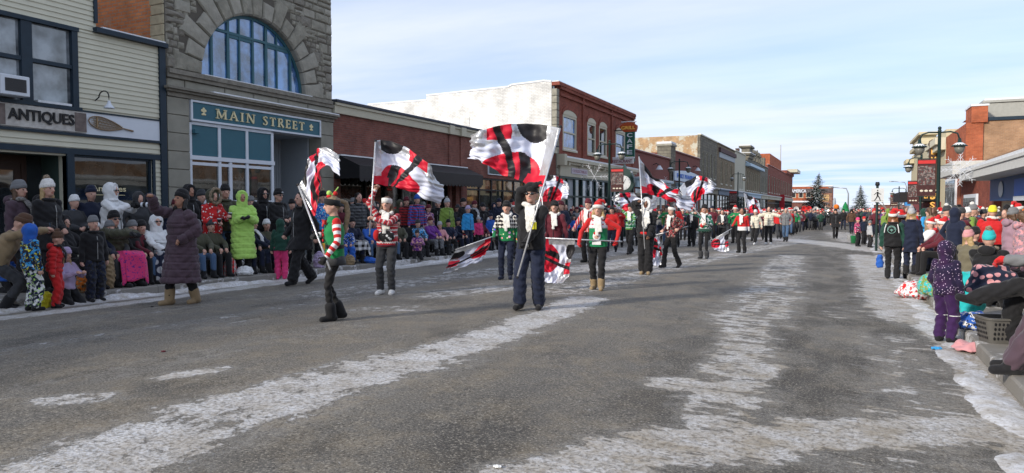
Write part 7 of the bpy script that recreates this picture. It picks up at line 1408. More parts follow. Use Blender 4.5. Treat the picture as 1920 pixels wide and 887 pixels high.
def sack(label, px, py, X, col, r, z=.0, pat=None, name='bag', cat='bag'):
    l = at_x(px, X, py); t = thing(name, label, cat, l, 0); p = Pr(); p.loft([((0, 0, .01), r[0]*.8, r[1]*.8), ((0, 0, r[2]*.4), r[0], r[1]), ((0, .02, r[2]*.8), r[0]*.75, r[1]*.7), ((.02, 0, r[2]), r[0]*.35, r[1]*.3)]); queue(p, 'sack', col if not isinstance(col, str) else (cm(col, *pat) if pat else cm(col)), t, .012, 3, .012, nf=40)
sack('orange patterned bag beside the kneeling lilac girl', 152, 540, -11.6, 'orange', (.13, .08, .32), pat=('camo', 'tan', 'brown')); sack('tan blanket hanging beside the pink blanket', 203, 515, -11.8, 'tan', (.12, .10, .6), name='blanket', cat='blanket')
sack('orange jack o lantern candy bucket by the green hooded child', 548, 440, -12.1, 'orange', (.14, .14, .25)); sack('white crumpled bag on the kerb under the empty folding chair', 458, 500, -11.7, 'white', (.22, .16, .2)); sack('blue plastic sheet bundle under the buffalo check blanket', 690, 495, -11.7, 'blue', (.3, .15, .16))
sack('pale blue bag at the feet of the walking woman in the black coat', 598, 510, -11.8, 'lilac', (.16, .12, .4)); sack('yellow bag on the ground beside the red snowsuit child', 84, 555, -11.2, 'yellow', (.12, .1, .25)); sack('tan paper bag beside the elf girl', 655, 495, -11.7, 'tan', (.18, .1, .26)); sack('red striped pillow bundle left of the lime coat', 430, 485, -11.9, 'red', (.16, .12, .4), pat=('plaid', 'white', 'brown'), name='pillow', cat='pillow')
# ------------------------------------------------------------------ anonymous crowd from a few prototypes
PROTO = {}
def proto(kind):
    if kind in PROTO: return PROTO[kind]
    pose, tp, hat, hood, H, q = kind; i = person('x', (0, 0, 0), 0, H, pose=pose, top=(tp, 'charcoal', None), pants=('black', 'straight'), hat=hat, hood=hood, scarf=None, hair=None if (hat or hood) else ('brown', 'short'), q=q); flush()
    PROTO[kind] = [i['root'], False]; return PROTO[kind]
def copy_person(kind, label, loc, rz, topc, pantc, hatc, sc=1.0, group=None):
    pr = proto(kind); src = pr[0]
    def setm(o, idx, m):
        if idx < len(o.material_slots): o.material_slots[idx].link = 'OBJECT'; o.material_slots[idx].material = m
    if pr[1]:
        r = src.copy(); COL.objects.link(r)
        def cc(a, b_):
            for ch in list(a.children):
                if ch.get('_src', 0): continue
                c = ch.copy(); COL.objects.link(c); c.parent = b_; cc(ch, c)
        cc(src, r)
    else: r = src; pr[1] = True
    r.location = loc; r.rotation_euler = (0, 0, rz); r.scale = (sc, sc, sc); tag(r, label, 'person', group)
    if group is None and 'group' in r: del r['group']
    for ch in r.children:
        nm = ch.name.split('.')[0]
        if nm == 'body': setm(ch, 5, pantc); setm(ch, 2, pantc)
        elif nm in ('jacket', 'parka', 'puffer', 'sweater', 'hood', 'long_coat'): setm(ch, 0, topc)
        elif nm in ('beanie',):
            setm(ch, 0, hatc)
            for c2 in ch.children:
                if c2.name.startswith('hat_cuff'): setm(c2, 0, hatc)
    return r
KS = [('stand', 'jacket', ('beanie', 'black'), None, 1.75, .024), ('front', 'parka', ('beanie', 'black'), None, 1.68, .024), ('pockets', 'jacket', None, ('self',), 1.78, .024), ('stand', 'jacket', ('santa', 'red'), None, 1.7, .024), ('pockets', 'parka', ('pom', 'white_knit'), None, 1.66, .024), ('front', 'jacket', None, None, 1.72, .024), ('sit', 'jacket', ('beanie', 'black'), None, 1.7, .024), ('sit', 'parka', ('santa', 'red'), None, 1.66, .024)]
KP = [('play', 'jacket', ('santa', 'red'), None, 1.68, .026), ('walk', 'jacket', ('santa', 'red'), None, 1.66, .026), ('play', 'sweater', ('beanie', 'black'), None, 1.7, .026), ('walk2', 'jacket', ('beanie', 'black'), None, 1.72, .026)]
CR = random.Random(21)
TC = ['black', 'black', 'charcoal', 'navy', 'charcoal', 'maroon', 'olive', 'grey', 'red', 'blue', 'dkgreen', 'purple', 'brown', 'black', 'tan', 'sky', 'pink', 'moss', 'ltgrey']; HC = ['black', 'charcoal', 'grey', 'maroon', 'white', 'navy', 'red', 'brown']; PC = ['black', 'navy', 'charcoal', 'jeans', 'black']
def hatname(kind, hc): return {'santa': 'red santa hat', 'beanie': cname(hc)+' toque', 'pom': cname(hc)+' pompom toque'}[kind[2][0]] if kind[2] else ('hood up' if kind[3] else 'bare head')
used = {}; seen = set()
def filler(px, X, deg, where, kinds, grp, sc=None, tc=None, hc=None, loc=None):
    loc = loc or at_x(px, X)
    for tr_ in range(60):
        kind = CR.choice(kinds); tcn = (tc if tr_ < 25 else None) or CR.choice(TC); hcn = (hc if tr_ < 15 else None) or CR.choice(HC); pc = CR.choice(PC); hn = hatname(kind, hcn)
        if ('%s %s and %s, %s' % (cname(tcn), kind[1], hn, where)) not in seen: break
    seen.add('%s %s and %s, %s' % (cname(tcn), kind[1], hn, where))
    lb = '%s in %s %s and %s, %s' % ('sitter' if kind[0] == 'sit' else 'marcher' if kind in KP else 'spectator', cname(tcn), kind[1], hn, where)
    s = sc or CR.uniform(.93, 1.05)
    r = copy_person(kind, lb, (loc[0], loc[1], loc[2]), face(loc, deg+CR.uniform(-15, 15)), cm(tcn), cm(pc), cm(hcn), s, grp); used.setdefault(lb, []).append(r); return r
GL_ = 'spectators along the far left kerb'
def where_left(Y): return 'by the long brick building' if Y < 38.7 else 'by the white walled café' if Y < 55 else 'before the first mauve shop' if Y < 69 else 'before the pharmacy' if Y < 83 else 'before the stone blocks' if Y < 123 else 'at the far left kerb'
# left kerb from the tall marcher outwards
for px in np.arange(1060, 1190, 10.5): filler(px, -12.0-CR.random()*.4, 20, 'front row '+where_left(at_x(px, -12)[1]), KS[:6], GL_)
for px in np.arange(1006, 1200, 17): filler(px, -13.1-CR.random()*.5, 10, 'back row '+where_left(at_x(px, -13)[1]), KS[:6], GL_, tc=CR.choice(['black', 'charcoal', 'navy', 'maroon', 'black']))
for px in np.arange(1196, 1330, 8.5): filler(px, -12.1-CR.random()*.5, 20, 'front row '+where_left(at_x(px, -12)[1]), KS[:6], GL_)
for px in np.arange(1332, 1450, 9.5): filler(px, -12.1-CR.random()*.8, 20, 'front row '+where_left(at_x(px, -12)[1]), KS[:5], GL_)
for px, X, tp_ in ((1060, -12.0, 'red'), (1076, -11.8, 'blue')): filler(px, X, 10, 'right of the maroon marcher', [KS[6]], GL_, tc=tp_)
# band marching down the street
GB = 'band marching in ranks down the street'; nb = 0
for rI, Y in enumerate(np.arange(38.5, 64, 2.4)):
    for cI in range(6 if rI < 3 else 4):
        X = -3.6-cI*1.25+CR.uniform(-.2, .2)-(0.0 if rI > 1 else .6); kind = CR.choice(KP); tc_ = CR.choice(['green', 'red', 'black', 'maroon', 'green', 'purple', 'navy', 'grey', 'charcoal']); loc = (X, Y, gz(X, Y)); filler(0, 0, 0, 'in band rank %s' % ['one', 'two', 'three', 'four', 'five', 'six', 'seven', 'eight', 'nine', 'ten', 'eleven', 'twelve', 'thirteen', 'fourteen'][rI], [kind], GB, tc=tc_, loc=loc); nb += 1
for Y, X in ((31, -8.6), (33, -7.6), (34.5, -9.2), (35.5, -6.9), (36.5, -8.2), (30.5, -9.6), (37.5, -9.6)): filler(0, 0, -10, 'left of the red santa sweater', KP, GB, loc=(X, Y, gz(X, Y)))
def sousaphone(label, px, py, dep, m):
    p = at_depth(px, py, dep); t = thing('sousaphone', label, 'sousaphone', tuple(p), 0, 'sousaphone bells above the band'); prof = [(.06, -.45), (.07, -.25), (.10, -.12), (.17, -.04), (.26, 0), (.33, .03), (.345, .035), (.34, .02), (.25, -.01), (.15, -.06), (.08, -.14), (.05, -.25)]
    mb = MB(); n = 24; vs = [(r*math.cos(2*math.pi*j/n), -z, r*math.sin(2*math.pi*j/n)) for r, z in prof for j in range(n)]; mb.add(vs, [(i*n+j, i*n+(j+1) % n, (i+1)*n+(j+1) % n, (i+1)*n+j) for i in range(len(prof)-1) for j in range(n)]); t.scale = (.72, .72, .72); mb.add([vs[(len(prof)-1)*n+j] for j in range(n)], [tuple(range(n))], 1); mb.build('bell', [m, BLACK], t, local=True, smooth=True)
    MB().tube([(0, .45, 0), (0, .5, -.2), (.1, .45, -.7), (.35, .2, -.95), (.4, -.1, -.8), (.1, -.15, -.5)], [.06, .055, .05, .045, .04, .03], 10).build('tubing', m, t, local=True, smooth=True)
WS = mat('white_fibreglass', (.62, .62, .62), .3, var=.04, spec=.6); BR = mat('silver_brass', (.6, .6, .58), .25, .9)
for k_, (px, py, dp, mm, lb) in enumerate(((1480, 393, 74, WS, 'leftmost sousaphone bell behind the man in jeans'), (1493, 392, 72, WS, 'silver rimmed sousaphone bell second from the left'), (1508, 391, 71, cm('red'), 'red covered sousaphone bell left of its red twin'), (1517, 391, 72, cm('red'), 'red covered sousaphone bell in the middle of the row'), (1530, 392, 72, WS, 'pale sousaphone bell under the spruce'), (1550, 392, 70, BR, 'rightmost large sousaphone bell nearest the open lane'))): sousaphone(lb, px, py, dp, mm)
# ------------------------------------------------------------------ right hand crowd
gr = 'spectators on the right kerb'
i_ = SF('small child in purple starry hooded coat and purple snow pants seen from behind', (1770, 641), 459, 150, top=('jacket', 'purple', None), tmat=cloth('starry_purple', (.014, .010, .036), 'galaxy', (.034, .012, .052), (.55, .42, .62)), pants=('purple', 'snow'), shoes='black', hood=('self',), gloves='pink', q=.0105, group=gr, hl=(-.26, .18, .92), hr=(.24, .10, .85), pmat=cloth('purple_nylon', (.036, .011, .066)))
for f_ in (i_['kl'], i_['kr']): MB().tube([tuple(f_+np.array([.1*math.cos(a), .1*math.sin(a), -.02])*i_['k']) for a in np.linspace(0, 6.28, 13)], .005, 5).build('reflective_stripe', cm('white'), i_['root'], local=True)
i_ = SF('woman in santa hat and green and black varsity jacket with white straps, back turned', (1672, 523), 398, 172, top=('jacket', 'black', None), sleeve=cm('dkgreen'), tmat=cm('black'), pants=('black', 'straight'), hat=('santa', 'red', 1), hair=('ginger', 'long'), q=.0125, group=gr, build_=1.1)
r = i_['root']; T = i_['T']; lg = MB(); lg.tube([tuple(T(.095*math.cos(a), -.192, 1.30+.095*math.sin(a))) for a in np.linspace(0, 6.28, 25)], .005, 5)
for j in range(14): a = math.pi*j/13; lg.bar(T(.065*math.cos(a), -.193, 1.30+.065*math.sin(a)), T(.083*math.cos(a), -.193, 1.30+.083*math.sin(a)), .012, .006)
for a, r0 in ((.5, .04), (2.6, .04), (4.7, .045), (1.6, .03), (3.6, .04), (5.8, .04)): lg.bar(T(0, -.193, 1.29), T(r0*math.cos(a), -.193, 1.29+r0*math.sin(a)), .009, .006)
loc_build(lg, 'round_emblem', cloth('emblem_teal', (.25, .48, .42)), r)
for sx in (-1, 1): loc_build(MB().tube([tuple(T(sx*.13, -.165, 1.44)), tuple(T(sx*.155, -.20, 1.34)), tuple(T(sx*.17, -.195, 1.22))], .010, 6), 'strap', cm('white'), r)
i_ = SF('person in red toque and maroon jacket with orange patch beside the varsity jacket', (1690, 522), 400, 165, top=('jacket', 'maroon', None), pants=('jeans', 'straight'), hat=('santa', 'red', -1), hair=('brown', 'short'), q=.0135, group=gr); loc_build(MB().ball(tuple(i_['T'](.02, -.17, 1.20)), (.07, .02, .08), 8, 6), 'patch', cm('orange'), i_['root'], smooth=True)
SF('blonde in navy coat with grey and white toque at the edge of the open lane', (1706, 524), 394, 175, top=('coat', 'navy', None), pants=('navy', 'straight'), hat=('pom', 'ltgrey', 'x'), hair=('blonde', 'long'), q=.0135, group=gr)
q = ong(1652, 500); t = thing('water_bottle_bag', 'bright blue bag swinging from the hand of the varsity jacket woman', 'bag', (at_foot(1649, 515)), 0); p = Pr(); p.loft([((0, 0, .18), .07, .06), ((0, 0, .3), .09, .07), ((0, 0, .5), .05, .05)]); queue(p, 'sack', cm('blue'), t, .012, 3, .01)
SF('child in pink and navy flowered jacket by the green bucket', (1607, 462), 410, 60, top=('jacket', 'pink', ('camo', 'navy', 'white')), pants=('black', 'snow'), hat=('beanie', 'pink'), q=.016, group=gr); SF('child in grey jacket and grey toque in front of the purple coat', (1630, 464), 416, 120, top=('jacket', 'ltgrey', None), pants=('black', 'snow'), hat=('beanie', 'grey'), q=.016, group=gr); SF('child in navy jacket and red hat between the flowered and grey jackets', (1619, 458), 408, 40, top=('jacket', 'navy', None), pants=('black', 'snow'), hat=('beanie', 'red'), q=.018, group=gr)
S('child in lilac and blue hooded coat standing tall above the others', 1636, 1.8, 388, 150, H=1.45, top=('jacket', 'purple', ('camo', 'lilac', 'navy')), pants=('navy', 'snow'), hood=('lilac',), q=.016, group=gr)
def bucket(label, px, py, col, s=1.0):
    l = at_foot(px, py); t = thing('bucket', label, 'bucket', l, 0); MB().lathe((0, 0, 0), [(.13*s, 0), (.16*s, .34*s), (.17*s, .35*s), (.15*s, .345*s), (.125*s, .02)], 16).build('pail', cm(col), t, local=True, smooth=True); MB().tube([(.16*s*math.cos(a), 0, .34*s+.14*s*math.sin(a)) for a in np.linspace(0, math.pi, 9)], .006, 5).build('handle', STEEL, t, local=True)
bucket('green bucket standing on the snow by the flowered jacket child', 1601, 456, 'green', 1.1); bucket('white bucket left of the green bucket on the snow', 1594, 452, 'ltgrey', 1.0)
S('person in black hood beside the lilac and blue child', 1653, 2.0, 396, 160, top=('parka', 'black', None), pants=('black', 'straight'), hood=('black',), q=.016, group=gr)
GRB = 'packed spectators along the right kerb'
for (px, X) in ((1690, 2.6), (1701, 3.4), (1712, 2.5), (1720, 3.6), (1730, 2.9), (1741, 3.8), (1752, 2.9), (1762, 3.7), (1775, 3.0), (1786, 3.9), (1680, 4.5), (1698, 5), (1716, 5.2), (1732, 5.4), (1750, 5.2), (1770, 5.3), (1792, 5.0)):
    filler(px, X, 150 if X < 4 else 190, 'right crowd, %s' % ('near the road' if X < 3.2 else 'middle rows' if X < 4.4 else 'near the wall'), KS[:6], GRB, sc=CR.uniform(.88, .98))
for Y in np.arange(26, 60, 2.1):
    X = CR.uniform(1.7, 2.6); filler(0, 0, -20+CR.uniform(-60, 60)+100, 'at the far right kerb', KS[:6], GRB, loc=(X, Y, gz(X, Y)), sc=CR.uniform(.8, 1.0))
for (px, X, c, hk_) in ((1722, 1.75, 'white', 7), (1733, 1.95, 'red', 7), (1741, 1.65, 'maroon', 7), (1752, 1.9, 'black', 6), (1760, 2.2, 'red', 7), (1716, 2.1, 'red', 6), (1746, 2.4, 'green', 7), (1770, 2.3, 'black', 7), (1735, 2.6, 'pink', 6), (1726, 2.5, 'purple', 7)):
    filler(px, X, -60, 'left of the starry child', [KS[hk_]], GRB, tc=c, hc=CR.choice(['red', 'white', 'pink']))
S('big person in brown plaid jacket with white and pink earflap hat', 1812, 2.5, 412, 110, H=1.50, top=('parka', 'plum', ('plaid', 'brown', 'black')), pants=('black', 'straight'), hat=('beanie', 'white'), scarf='black', q=.0125, group=gr, build_=1.2)
S('man in black toque and black coat standing at the back left of the yellow hat', 1796, 4.2, 386, 140, top=('parka', 'black', None), pants=('black', 'straight'), hat=('beanie', 'black'), q=.015, group=gr, build_=1.15); S('man in grey blue jacket and charcoal toque behind the plaid jacket', 1823, 3.8, 390, 175, top=('jacket', 'jeans', None), pants=('black', 'straight'), hat=('beanie', 'charcoal'), q=.015, group=gr, build_=1.1)
S('person in navy toque just behind the white and pink hat', 1790, 2.9, 397, 120, top=('parka', 'black', None), pants=('black', 'straight'), hat=('beanie', 'navy'), q=.014, group=gr, build_=1.15)
S('large person in red coat and bright yellow knitted hat', 1860, 2.75, 385, 178, H=1.52, top=('jacket', 'red', None), pants=('black', 'straight'), hat=('beanie', 'yellow'), scarf='white_knit', q=.0125, group=gr, build_=1.35)
S('dark haired woman with glasses behind the yellow hat', 1884, 3.6, 394, -30, top=('jacket', 'navy', None), pants=('black', 'straight'), hair=('brown', 'long'), q=.014, group=gr); S('woman in grey toque with long brown hair right of the red coat', 1897, 2.8, 402, 120, H=1.46, top=('parka', 'mauve', None), pants=('black', 'straight'), hat=('beanie', 'grey'), hair=('brown', 'long'), q=.0125, group=gr)
S('person in red coat at the right frame edge in the back', 1917, 4.0, 392, 150, top=('jacket', 'red', None), pants=('black', 'straight'), hat=('beanie', 'orange'), q=.015, group=gr); S('woman in pale rose patterned coat filling the right edge', 1918, 2.7, 418, 110, H=1.42, top=('parka', 'mauve', ('camo', 'rose', 'grey')), pants=('black', 'straight'), hair=('brown', 'long'), q=.0125, group=gr)
S('blonde woman with glasses bending forward at the right edge', 1902, 2.25, 440, -60, H=1.55, pose='sit', top=('jacket', 'mauve', ('camo', 'rose', 'tan')), pants=('black', 'straight'), hair=('blonde', 'short'), glasses=True, q=.0115, group=gr, head=(0, -15), ph=.52)
S('child in black fur edged coat and turquoise and pink pompom toque', 1866, 1.95, 452, 165, H=1.5, pose='sit', top=('parka', 'black', None), pants=('black', 'snow'), hat=('pom', 'teal', 'f'), scarf='fur_trim', q=.0115, group=gr, build_=1.2)
S('child in grey hooded coat and pink and black toque', 1838, 2.1, 436, 140, H=1.45, pose='sit', top=('jacket', 'khaki', None), pants=('black', 'snow'), hat=('pom', 'rose', 'f'), hair=('blonde', 'long'), q=.012, group=gr)
S('child in black toque sitting just behind the pink and black toque', 1850, 2.3, 424, 140, H=1.5, pose='sit', top=('jacket', 'black', None), pants=('black', 'snow'), hat=('beanie', 'black'), q=.013, group=gr)
# foreground sitter on the right
loc = at_x(1926, 2.05, 560); loc = (1.72, 8.85, gz(1.7, 8.85)); FG = person('adult in grey jacket, navy hood and red gloves sitting with one boot crossed over', loc, math.radians(84), 1.72, pose='sit', top=('parka', 'charcoal', None), tmat=cm('grey'), pants=('charcoal', 'snow'), pmat=cm('black'), shoes='black', hood=('navy',), gloves='red', q=.0105, group=gr, fl=(-.05, .50, .50), fr=(.14, .18, .08), kl=(-.1, .6, 1), ftl=-.3, hl=(-.10, .28, .92), hr=(.12, .28, .88), build_=1.1)
camp_chair('black folding chair under the adult with the crossed boot', sit_off(FG), FG['root'].rotation_euler[2], 'black')
lb_ = (1.52, 9.1, gz(1.5, 9.1)); t = thing('laundry_basket', 'grey plastic laundry basket with round holes on the right sidewalk', 'basket', lb_, 0.3); mb = MB()
def rect_ring(w_, d_, z, n=10): return [(w_*math.copysign(abs(math.cos(a))**.4, math.cos(a)), d_*math.copysign(abs(math.sin(a))**.4, math.sin(a)), z) for a in np.linspace(0, 2*math.pi, 40, endpoint=False)]
rings = [rect_ring(.22, .17, 0), rect_ring(.27, .21, .30), rect_ring(.285, .225, .30), rect_ring(.285, .225, .325), rect_ring(.25, .19, .325), rect_ring(.20, .15, .02)]
mb.add([v for r_ in rings for v in r_], [(i*40+j, i*40+(j+1) % 40, (i+1)*40+(j+1) % 40, (i+1)*40+j) for i in range(5) for j in range(40)]+[tuple(200+j for j in range(40))]); mb.build('tub', mat('grey_plastic', (.10, .095, .088), .5), t, local=True, smooth=False)
t.scale = (.85, .85, .85); hm = MB()
for z_ in (.07, .13, .19, .25):
    for a in range(-4, 5):
        for sg in (-1, 1):
            wv = .22+.05*z_/.3; dv = .17+.04*z_/.3; hm.ball((a*.045, sg*(dv+.001), z_), (.015, .003, .02), 8, 4)
            if abs(a) < 4: hm.ball((sg*(wv+.001), a*.038, z_), (.003, .014, .02), 8, 4)
hm.build('vent_holes', BLACK, t, local=True)
def drape(label, loc, rz, m, w_, d_, h_, seed=1, name='blanket'):
    t = thing(name, label, 'blanket', loc, rz); p = Pr(); rs = random.Random(seed)
    p.loft([((0, 0, .02), w_*.7, d_*.7), ((0, 0, h_*.3), w_, d_), ((.03, 0, h_*.7), w_*.9, d_*.85), ((0, 0, h_), w_*.6, d_*.5)], sq=2.6); queue(p, 'cloth', m, t, .011, 2, .018, nf=22)
drape('turquoise blanket hanging behind the starry purple child', at_x(1817, 1.45, 560), .3, cm('teal'), .16, .22, .62, 1); drape('navy, pink and cream patterned blanket bundle above the laundry basket', tuple(np.array(at_x(1856, 1.62, 600))+np.array([0, 0, .32])), .2, cm('navy', 'bigdots', 'rose', scale=.5), .28, .2, .42, 2); drape('crumpled blue and white blankets at the kerb by the basket', at_x(1822, 1.36, 620), .5, cm('blue', 'camo', 'white', 'navy'), .22, .22, .2, 3); drape('salmon pink cloth on the kerb edge left of the basket', at_x(1812, 1.2, 650), .5, cm('rose'), .12, .16, .1, 4)
drape('white and red blanket on the kerb beyond the starry child', at_x(1722, 1.15, 500), .4, cm('white', 'camo', 'red', 'ltgrey'), .35, .3, .3, 5); drape('mint green blanket beyond the starry child', at_x(1748, 1.3, 500), .4, cm('moss', 'camo', 'teal', 'ltgrey'), .22, .25, .35, 6)
drape('white bag heap on the right sidewalk by the navy coat', at_x(1706, 1.5, 480), .4, cm('white'), .35, .3, .45, 7)
i_ = person('pair of dark boots and legs of a sitter at the lower right frame edge', (1.62, 7.35, gz(1.6, 7.35)), math.radians(88), 1.7, pose='sit', top=('jacket', 'green', None), pants=('jeans', 'snow'), pmat=cm('plum'), hat=('beanie', 'black'), q=.0125, group=gr, fl=(-.1, .34, .08), fr=(.12, .30, .08))
camp_chair('blue folding chair at the lower right frame edge', sit_off(i_), i_['root'].rotation_euler[2], 'blue')
for px, py, lb, c in ((1755, 655, 'crumpled bright blue wrapper lying on the snowy road by the purple child', 'sky'), (932, 877, 'small white scrap of paper on the road at the bottom edge', 'white'), (306, 660, 'tiny maroon litter scrap on the asphalt', 'maroon'), (285, 576, 'small dark litter on the road left of the plum coat boots', 'black')):
    q = ong(px, py); t = thing('litter', lb, 'litter', (q[0], q[1], q[2]+.004), .4); s_ = 1.0 if c == 'sky' else .45; t.scale = (s_, s_, s_); p = Pr(); p.loft([((0, 0, 0), .05, .035), ((.01, 0, .015), .06, .03), ((.02, 0, .025), .02, .015)]); queue(p, 'scrap', cm(c), t, .006, 1, .006, nf=90)
for (lb, lst) in used.items():
    if len(lst) > 1: pass
for px, X in ((1790, 2.0), (1800, 2.2), (1812, 2.9), (1828, 3.2), (1842, 3.4), (1780, 2.4), (1792, 3.3), (1806, 4.4), (1836, 4.6), (1850, 5.2), (1872, 5.0), (1888, 4.8)): filler(px, X, 140, 'around the yellow hat', KS[:6], GRB, sc=CR.uniform(.80, .92) if X < 3.5 else .95, tc=CR.choice(['black', 'charcoal', 'navy', 'maroon', 'plum', 'grey']))
for X, Y in ((-9.6, 20.5), (-8.6, 22), (-9.8, 24), (-8.9, 26), (-7.8, 25), (-9.8, 28), (-8.8, 29.3), (-7.4, 28.5), (-6.6, 30), (-5.9, 33), (-7.4, 32), (-4.9, 35.5)): filler(0, 0, -15, 'behind the colour guard', KP, GB, loc=(X, Y, gz(X, Y)), tc=CR.choice(['black', 'charcoal', 'green', 'maroon', 'red', 'navy']))
for px in np.arange(640, 985, 22): filler(px, -13.9-CR.random()*.4, 15, 'against the long brick wall', KS[:3], GL_, tc=CR.choice(['black', 'charcoal', 'navy', 'olive', 'maroon']))
for px in (140, 172, 262, 283, 330, 378, 470, 548): filler(px, -13.7, 30, 'against the shop windows', KS[:3], GL_, tc=CR.choice(['black', 'charcoal', 'navy']))
for px in (196, 222, 268, 282, 383, 412, 476, 512, 545, 700, 716, 735, 752, 868, 910, 925, 965): filler(px, -11.95, 30, 'seated on the left kerb', KS[6:7], GL_, sc=.92, tc=CR.choice(['black', 'charcoal', 'navy', 'maroon', 'olive', 'blue']))

for Y in np.arange(17, 30, 1.25): X = CR.uniform(2.2, 3.6); filler(0, 0, CR.uniform(60, 140), 'right crowd behind the varsity jacket', KS[:6], GRB, loc=(X, Y, gz(X, Y)), sc=CR.uniform(.82, .97))
# ------------------------------------------------------------------ street furniture
POLE = mat('lamp_green', (.012, .03, .028), .45, var=.2); LGL = mat('lamp_globe', (.15, .145, .125), .35, var=.05); BAN = mat('banner_red', (.055, .018, .018), .7, var=.6, scale=9)
def street_lamp(label, px, top, X, arms=2, banner=None, flake=None, H=5.0, lean=0, ang=0.0, small=False):
    # distance from the pole height seen above eye level
    q = onx(px, top, X); Y = q[1]; g = gz(X, Y); zt = q[2]; t = thing('street_lamp', label, 'street lamp', (X, Y, g), 0, 'heritage street lamps')
    part(MB().lathe((X, Y, g), [(.16, 0), (.16, .5), (.10, .6), (.075, 1.0), (.06, zt-g-.1), (.075, zt-g-.08), (.05, zt-g)], 12), 'pole', POLE, t, smooth=True); part(MB().ball((X, Y, zt+.04), .07, 10, 8), 'finial', POLE, t, smooth=True)
    sc = .78; sides = (-1, 1) if arms == 2 else (-1,)
    for s in sides:
        ux, uy = math.cos(ang)*s, math.sin(ang)*s; pts = [(X, Y, zt-.14), (X+ux*.5*sc, Y+uy*.5*sc, zt-.12), (X+ux*.8*sc, Y+uy*.8*sc, zt-.2), (X+ux*.9*sc, Y+uy*.9*sc, zt-.45)]; part(MB().tube(pts, .032, 8), 'arm', POLE, t, smooth=True); cx, cy = X+ux*.9*sc, Y+uy*.9*sc
        l = part(MB().lathe((cx, cy, zt-.72), [(.29, 0), (.28, .03), (.14, .12), (.07, .18), (.055, .32)], 16), 'lamp_shade', POLE, t, smooth=True); part(MB().lathe((cx, cy, zt-1.02), [(.08, 0), (.16, .10), (.20, .29)], 14), 'globe', LGL, l, smooth=True); part(MB().lathe((cx, cy, zt-.685), [(.27, 0), (.17, .07), (.08, .13)], 14), 'snow_cap', SNOW, l, smooth=True)
    if banner:
        s, z0, z1, w_ = banner; a0, a1 = sorted((X+s*.10, X+s*(w_+.10))); bt = thing('banner', 'dark red banner hanging from the '+label.split(' with')[0], 'banner', (X, Y-.03, z0), 0, 'street banners'); hh = z1-z0
        part(MB().box(a0, a1, Y-.035, Y-.02, z0, z1), 'cloth', BAN, bt); part(MB().box(a0+.02, a1-.02, Y-.045, Y-.036, z1-.12*hh, z1-.03*hh), 'red_header', mat('header_red', (.5, .03, .03), .6), bt)
        part(MB().box(a0+.03, a1-.03, Y-.045, Y-.036, z0+.30*hh, z0+.82*hh), 'picture', cloth('banner_picture', (.07, .055, .055), 'camo', (.20, .17, .16), (.13, .025, .025), scale=2), bt)
        lm = MB(); put_text(lm, 'McCafé' if False else 'Historic', 'y', Y-.05, a0+.08, a1-.08, z0+.30*hh, z0+.42*hh, .006) if False else None
        pm = MB(); 
        for k in range(3): pm.ball((a0+(a1-a0)*(.25+.25*k), Y-.045, z0+.14*hh), ((a1-a0)*.10, .006, hh*.03), 8, 5)
        part(pm, 'crest', mat('cream_print', (.6, .55, .45), .6), bt); part(MB().bar((X, Y-.03, z1+.02), (a0 if s < 0 else a1, Y-.03, z1+.02), .03).bar((X, Y-.03, z0-.02), (a0 if s < 0 else a1, Y-.03, z0-.02), .03), 'rod', POLE, bt)
    if flake:
        s, zc, r, cmx = flake; ft = thing('snowflake_decoration', 'wire and tinsel snowflake fixed to the '+label.split(' with')[0], 'decoration', (X, Y, zc), 0, 'snowflake street decorations'); c = (X+s*(r+.12), Y-.05, zc); fm = MB()
        for k in range(8 if cmx else 6):
            a = 2*math.pi*k/(8 if cmx else 6); e_ = (c[0]+r*math.cos(a), c[1], c[2]+r*math.sin(a)); fm.tube([c, e_], .011, 5)
            for f_ in (.45, .7, .9):
                b0 = (c[0]+r*f_*math.cos(a), c[1], c[2]+r*f_*math.sin(a))
                for g2 in (-.6, .6): fm.tube([b0, (b0[0]+r*.24*math.cos(a+g2), c[1], b0[2]+r*.24*math.sin(a+g2))], .008, 5)
        if cmx:
            for rr in (.3, .55, .8):
                P = [(c[0]+r*rr*(1.1 if j % 2 == 0 else .62)*math.cos(math.pi*j/4), c[1], c[2]+r*rr*(1.1 if j % 2 == 0 else .62)*math.sin(math.pi*j/4)) for j in range(9)]; fm.tube(P, .009, 5)
        part(fm, 'tinsel', mat('tinsel', (.62, .64, .68), .4, .2), ft); part(MB().bar((X, Y, zc+r*.3), (c[0], Y-.05, zc+r*.3), .02), 'bracket', POLE, ft)
    return t
street_lamp('twin lamp before the café with red banner', 1143, 266, -12.1, 2, (1, 2.35, 3.62, .72), (-1, 3.2, .75, False)); street_lamp('twin lamp before the pharmacy with snowflake', 1274, 300, -12.1, 2, None, (-1, 2.9, .95, True)); street_lamp('twin lamp before the ornate block with banner', 1384, 324, -12.1, 2, (-1, 1.6, 3.4, .9))
street_lamp('big twin lamp on the right kerb with banner and snowflake', 1762, 242, 3.3, 2, (-1, 1.95, 3.45, .66), (1, 3.0, .62, True)); street_lamp('second lamp on the right kerb with banner', 1728, 292, 4.05, 1, (-1, 1.7, 3.1, .62), None); street_lamp('distant twin lamp beyond the crossing sign with banner', 1686, 351, 5.3, 2, (-1, 1.6, 2.9, .8))
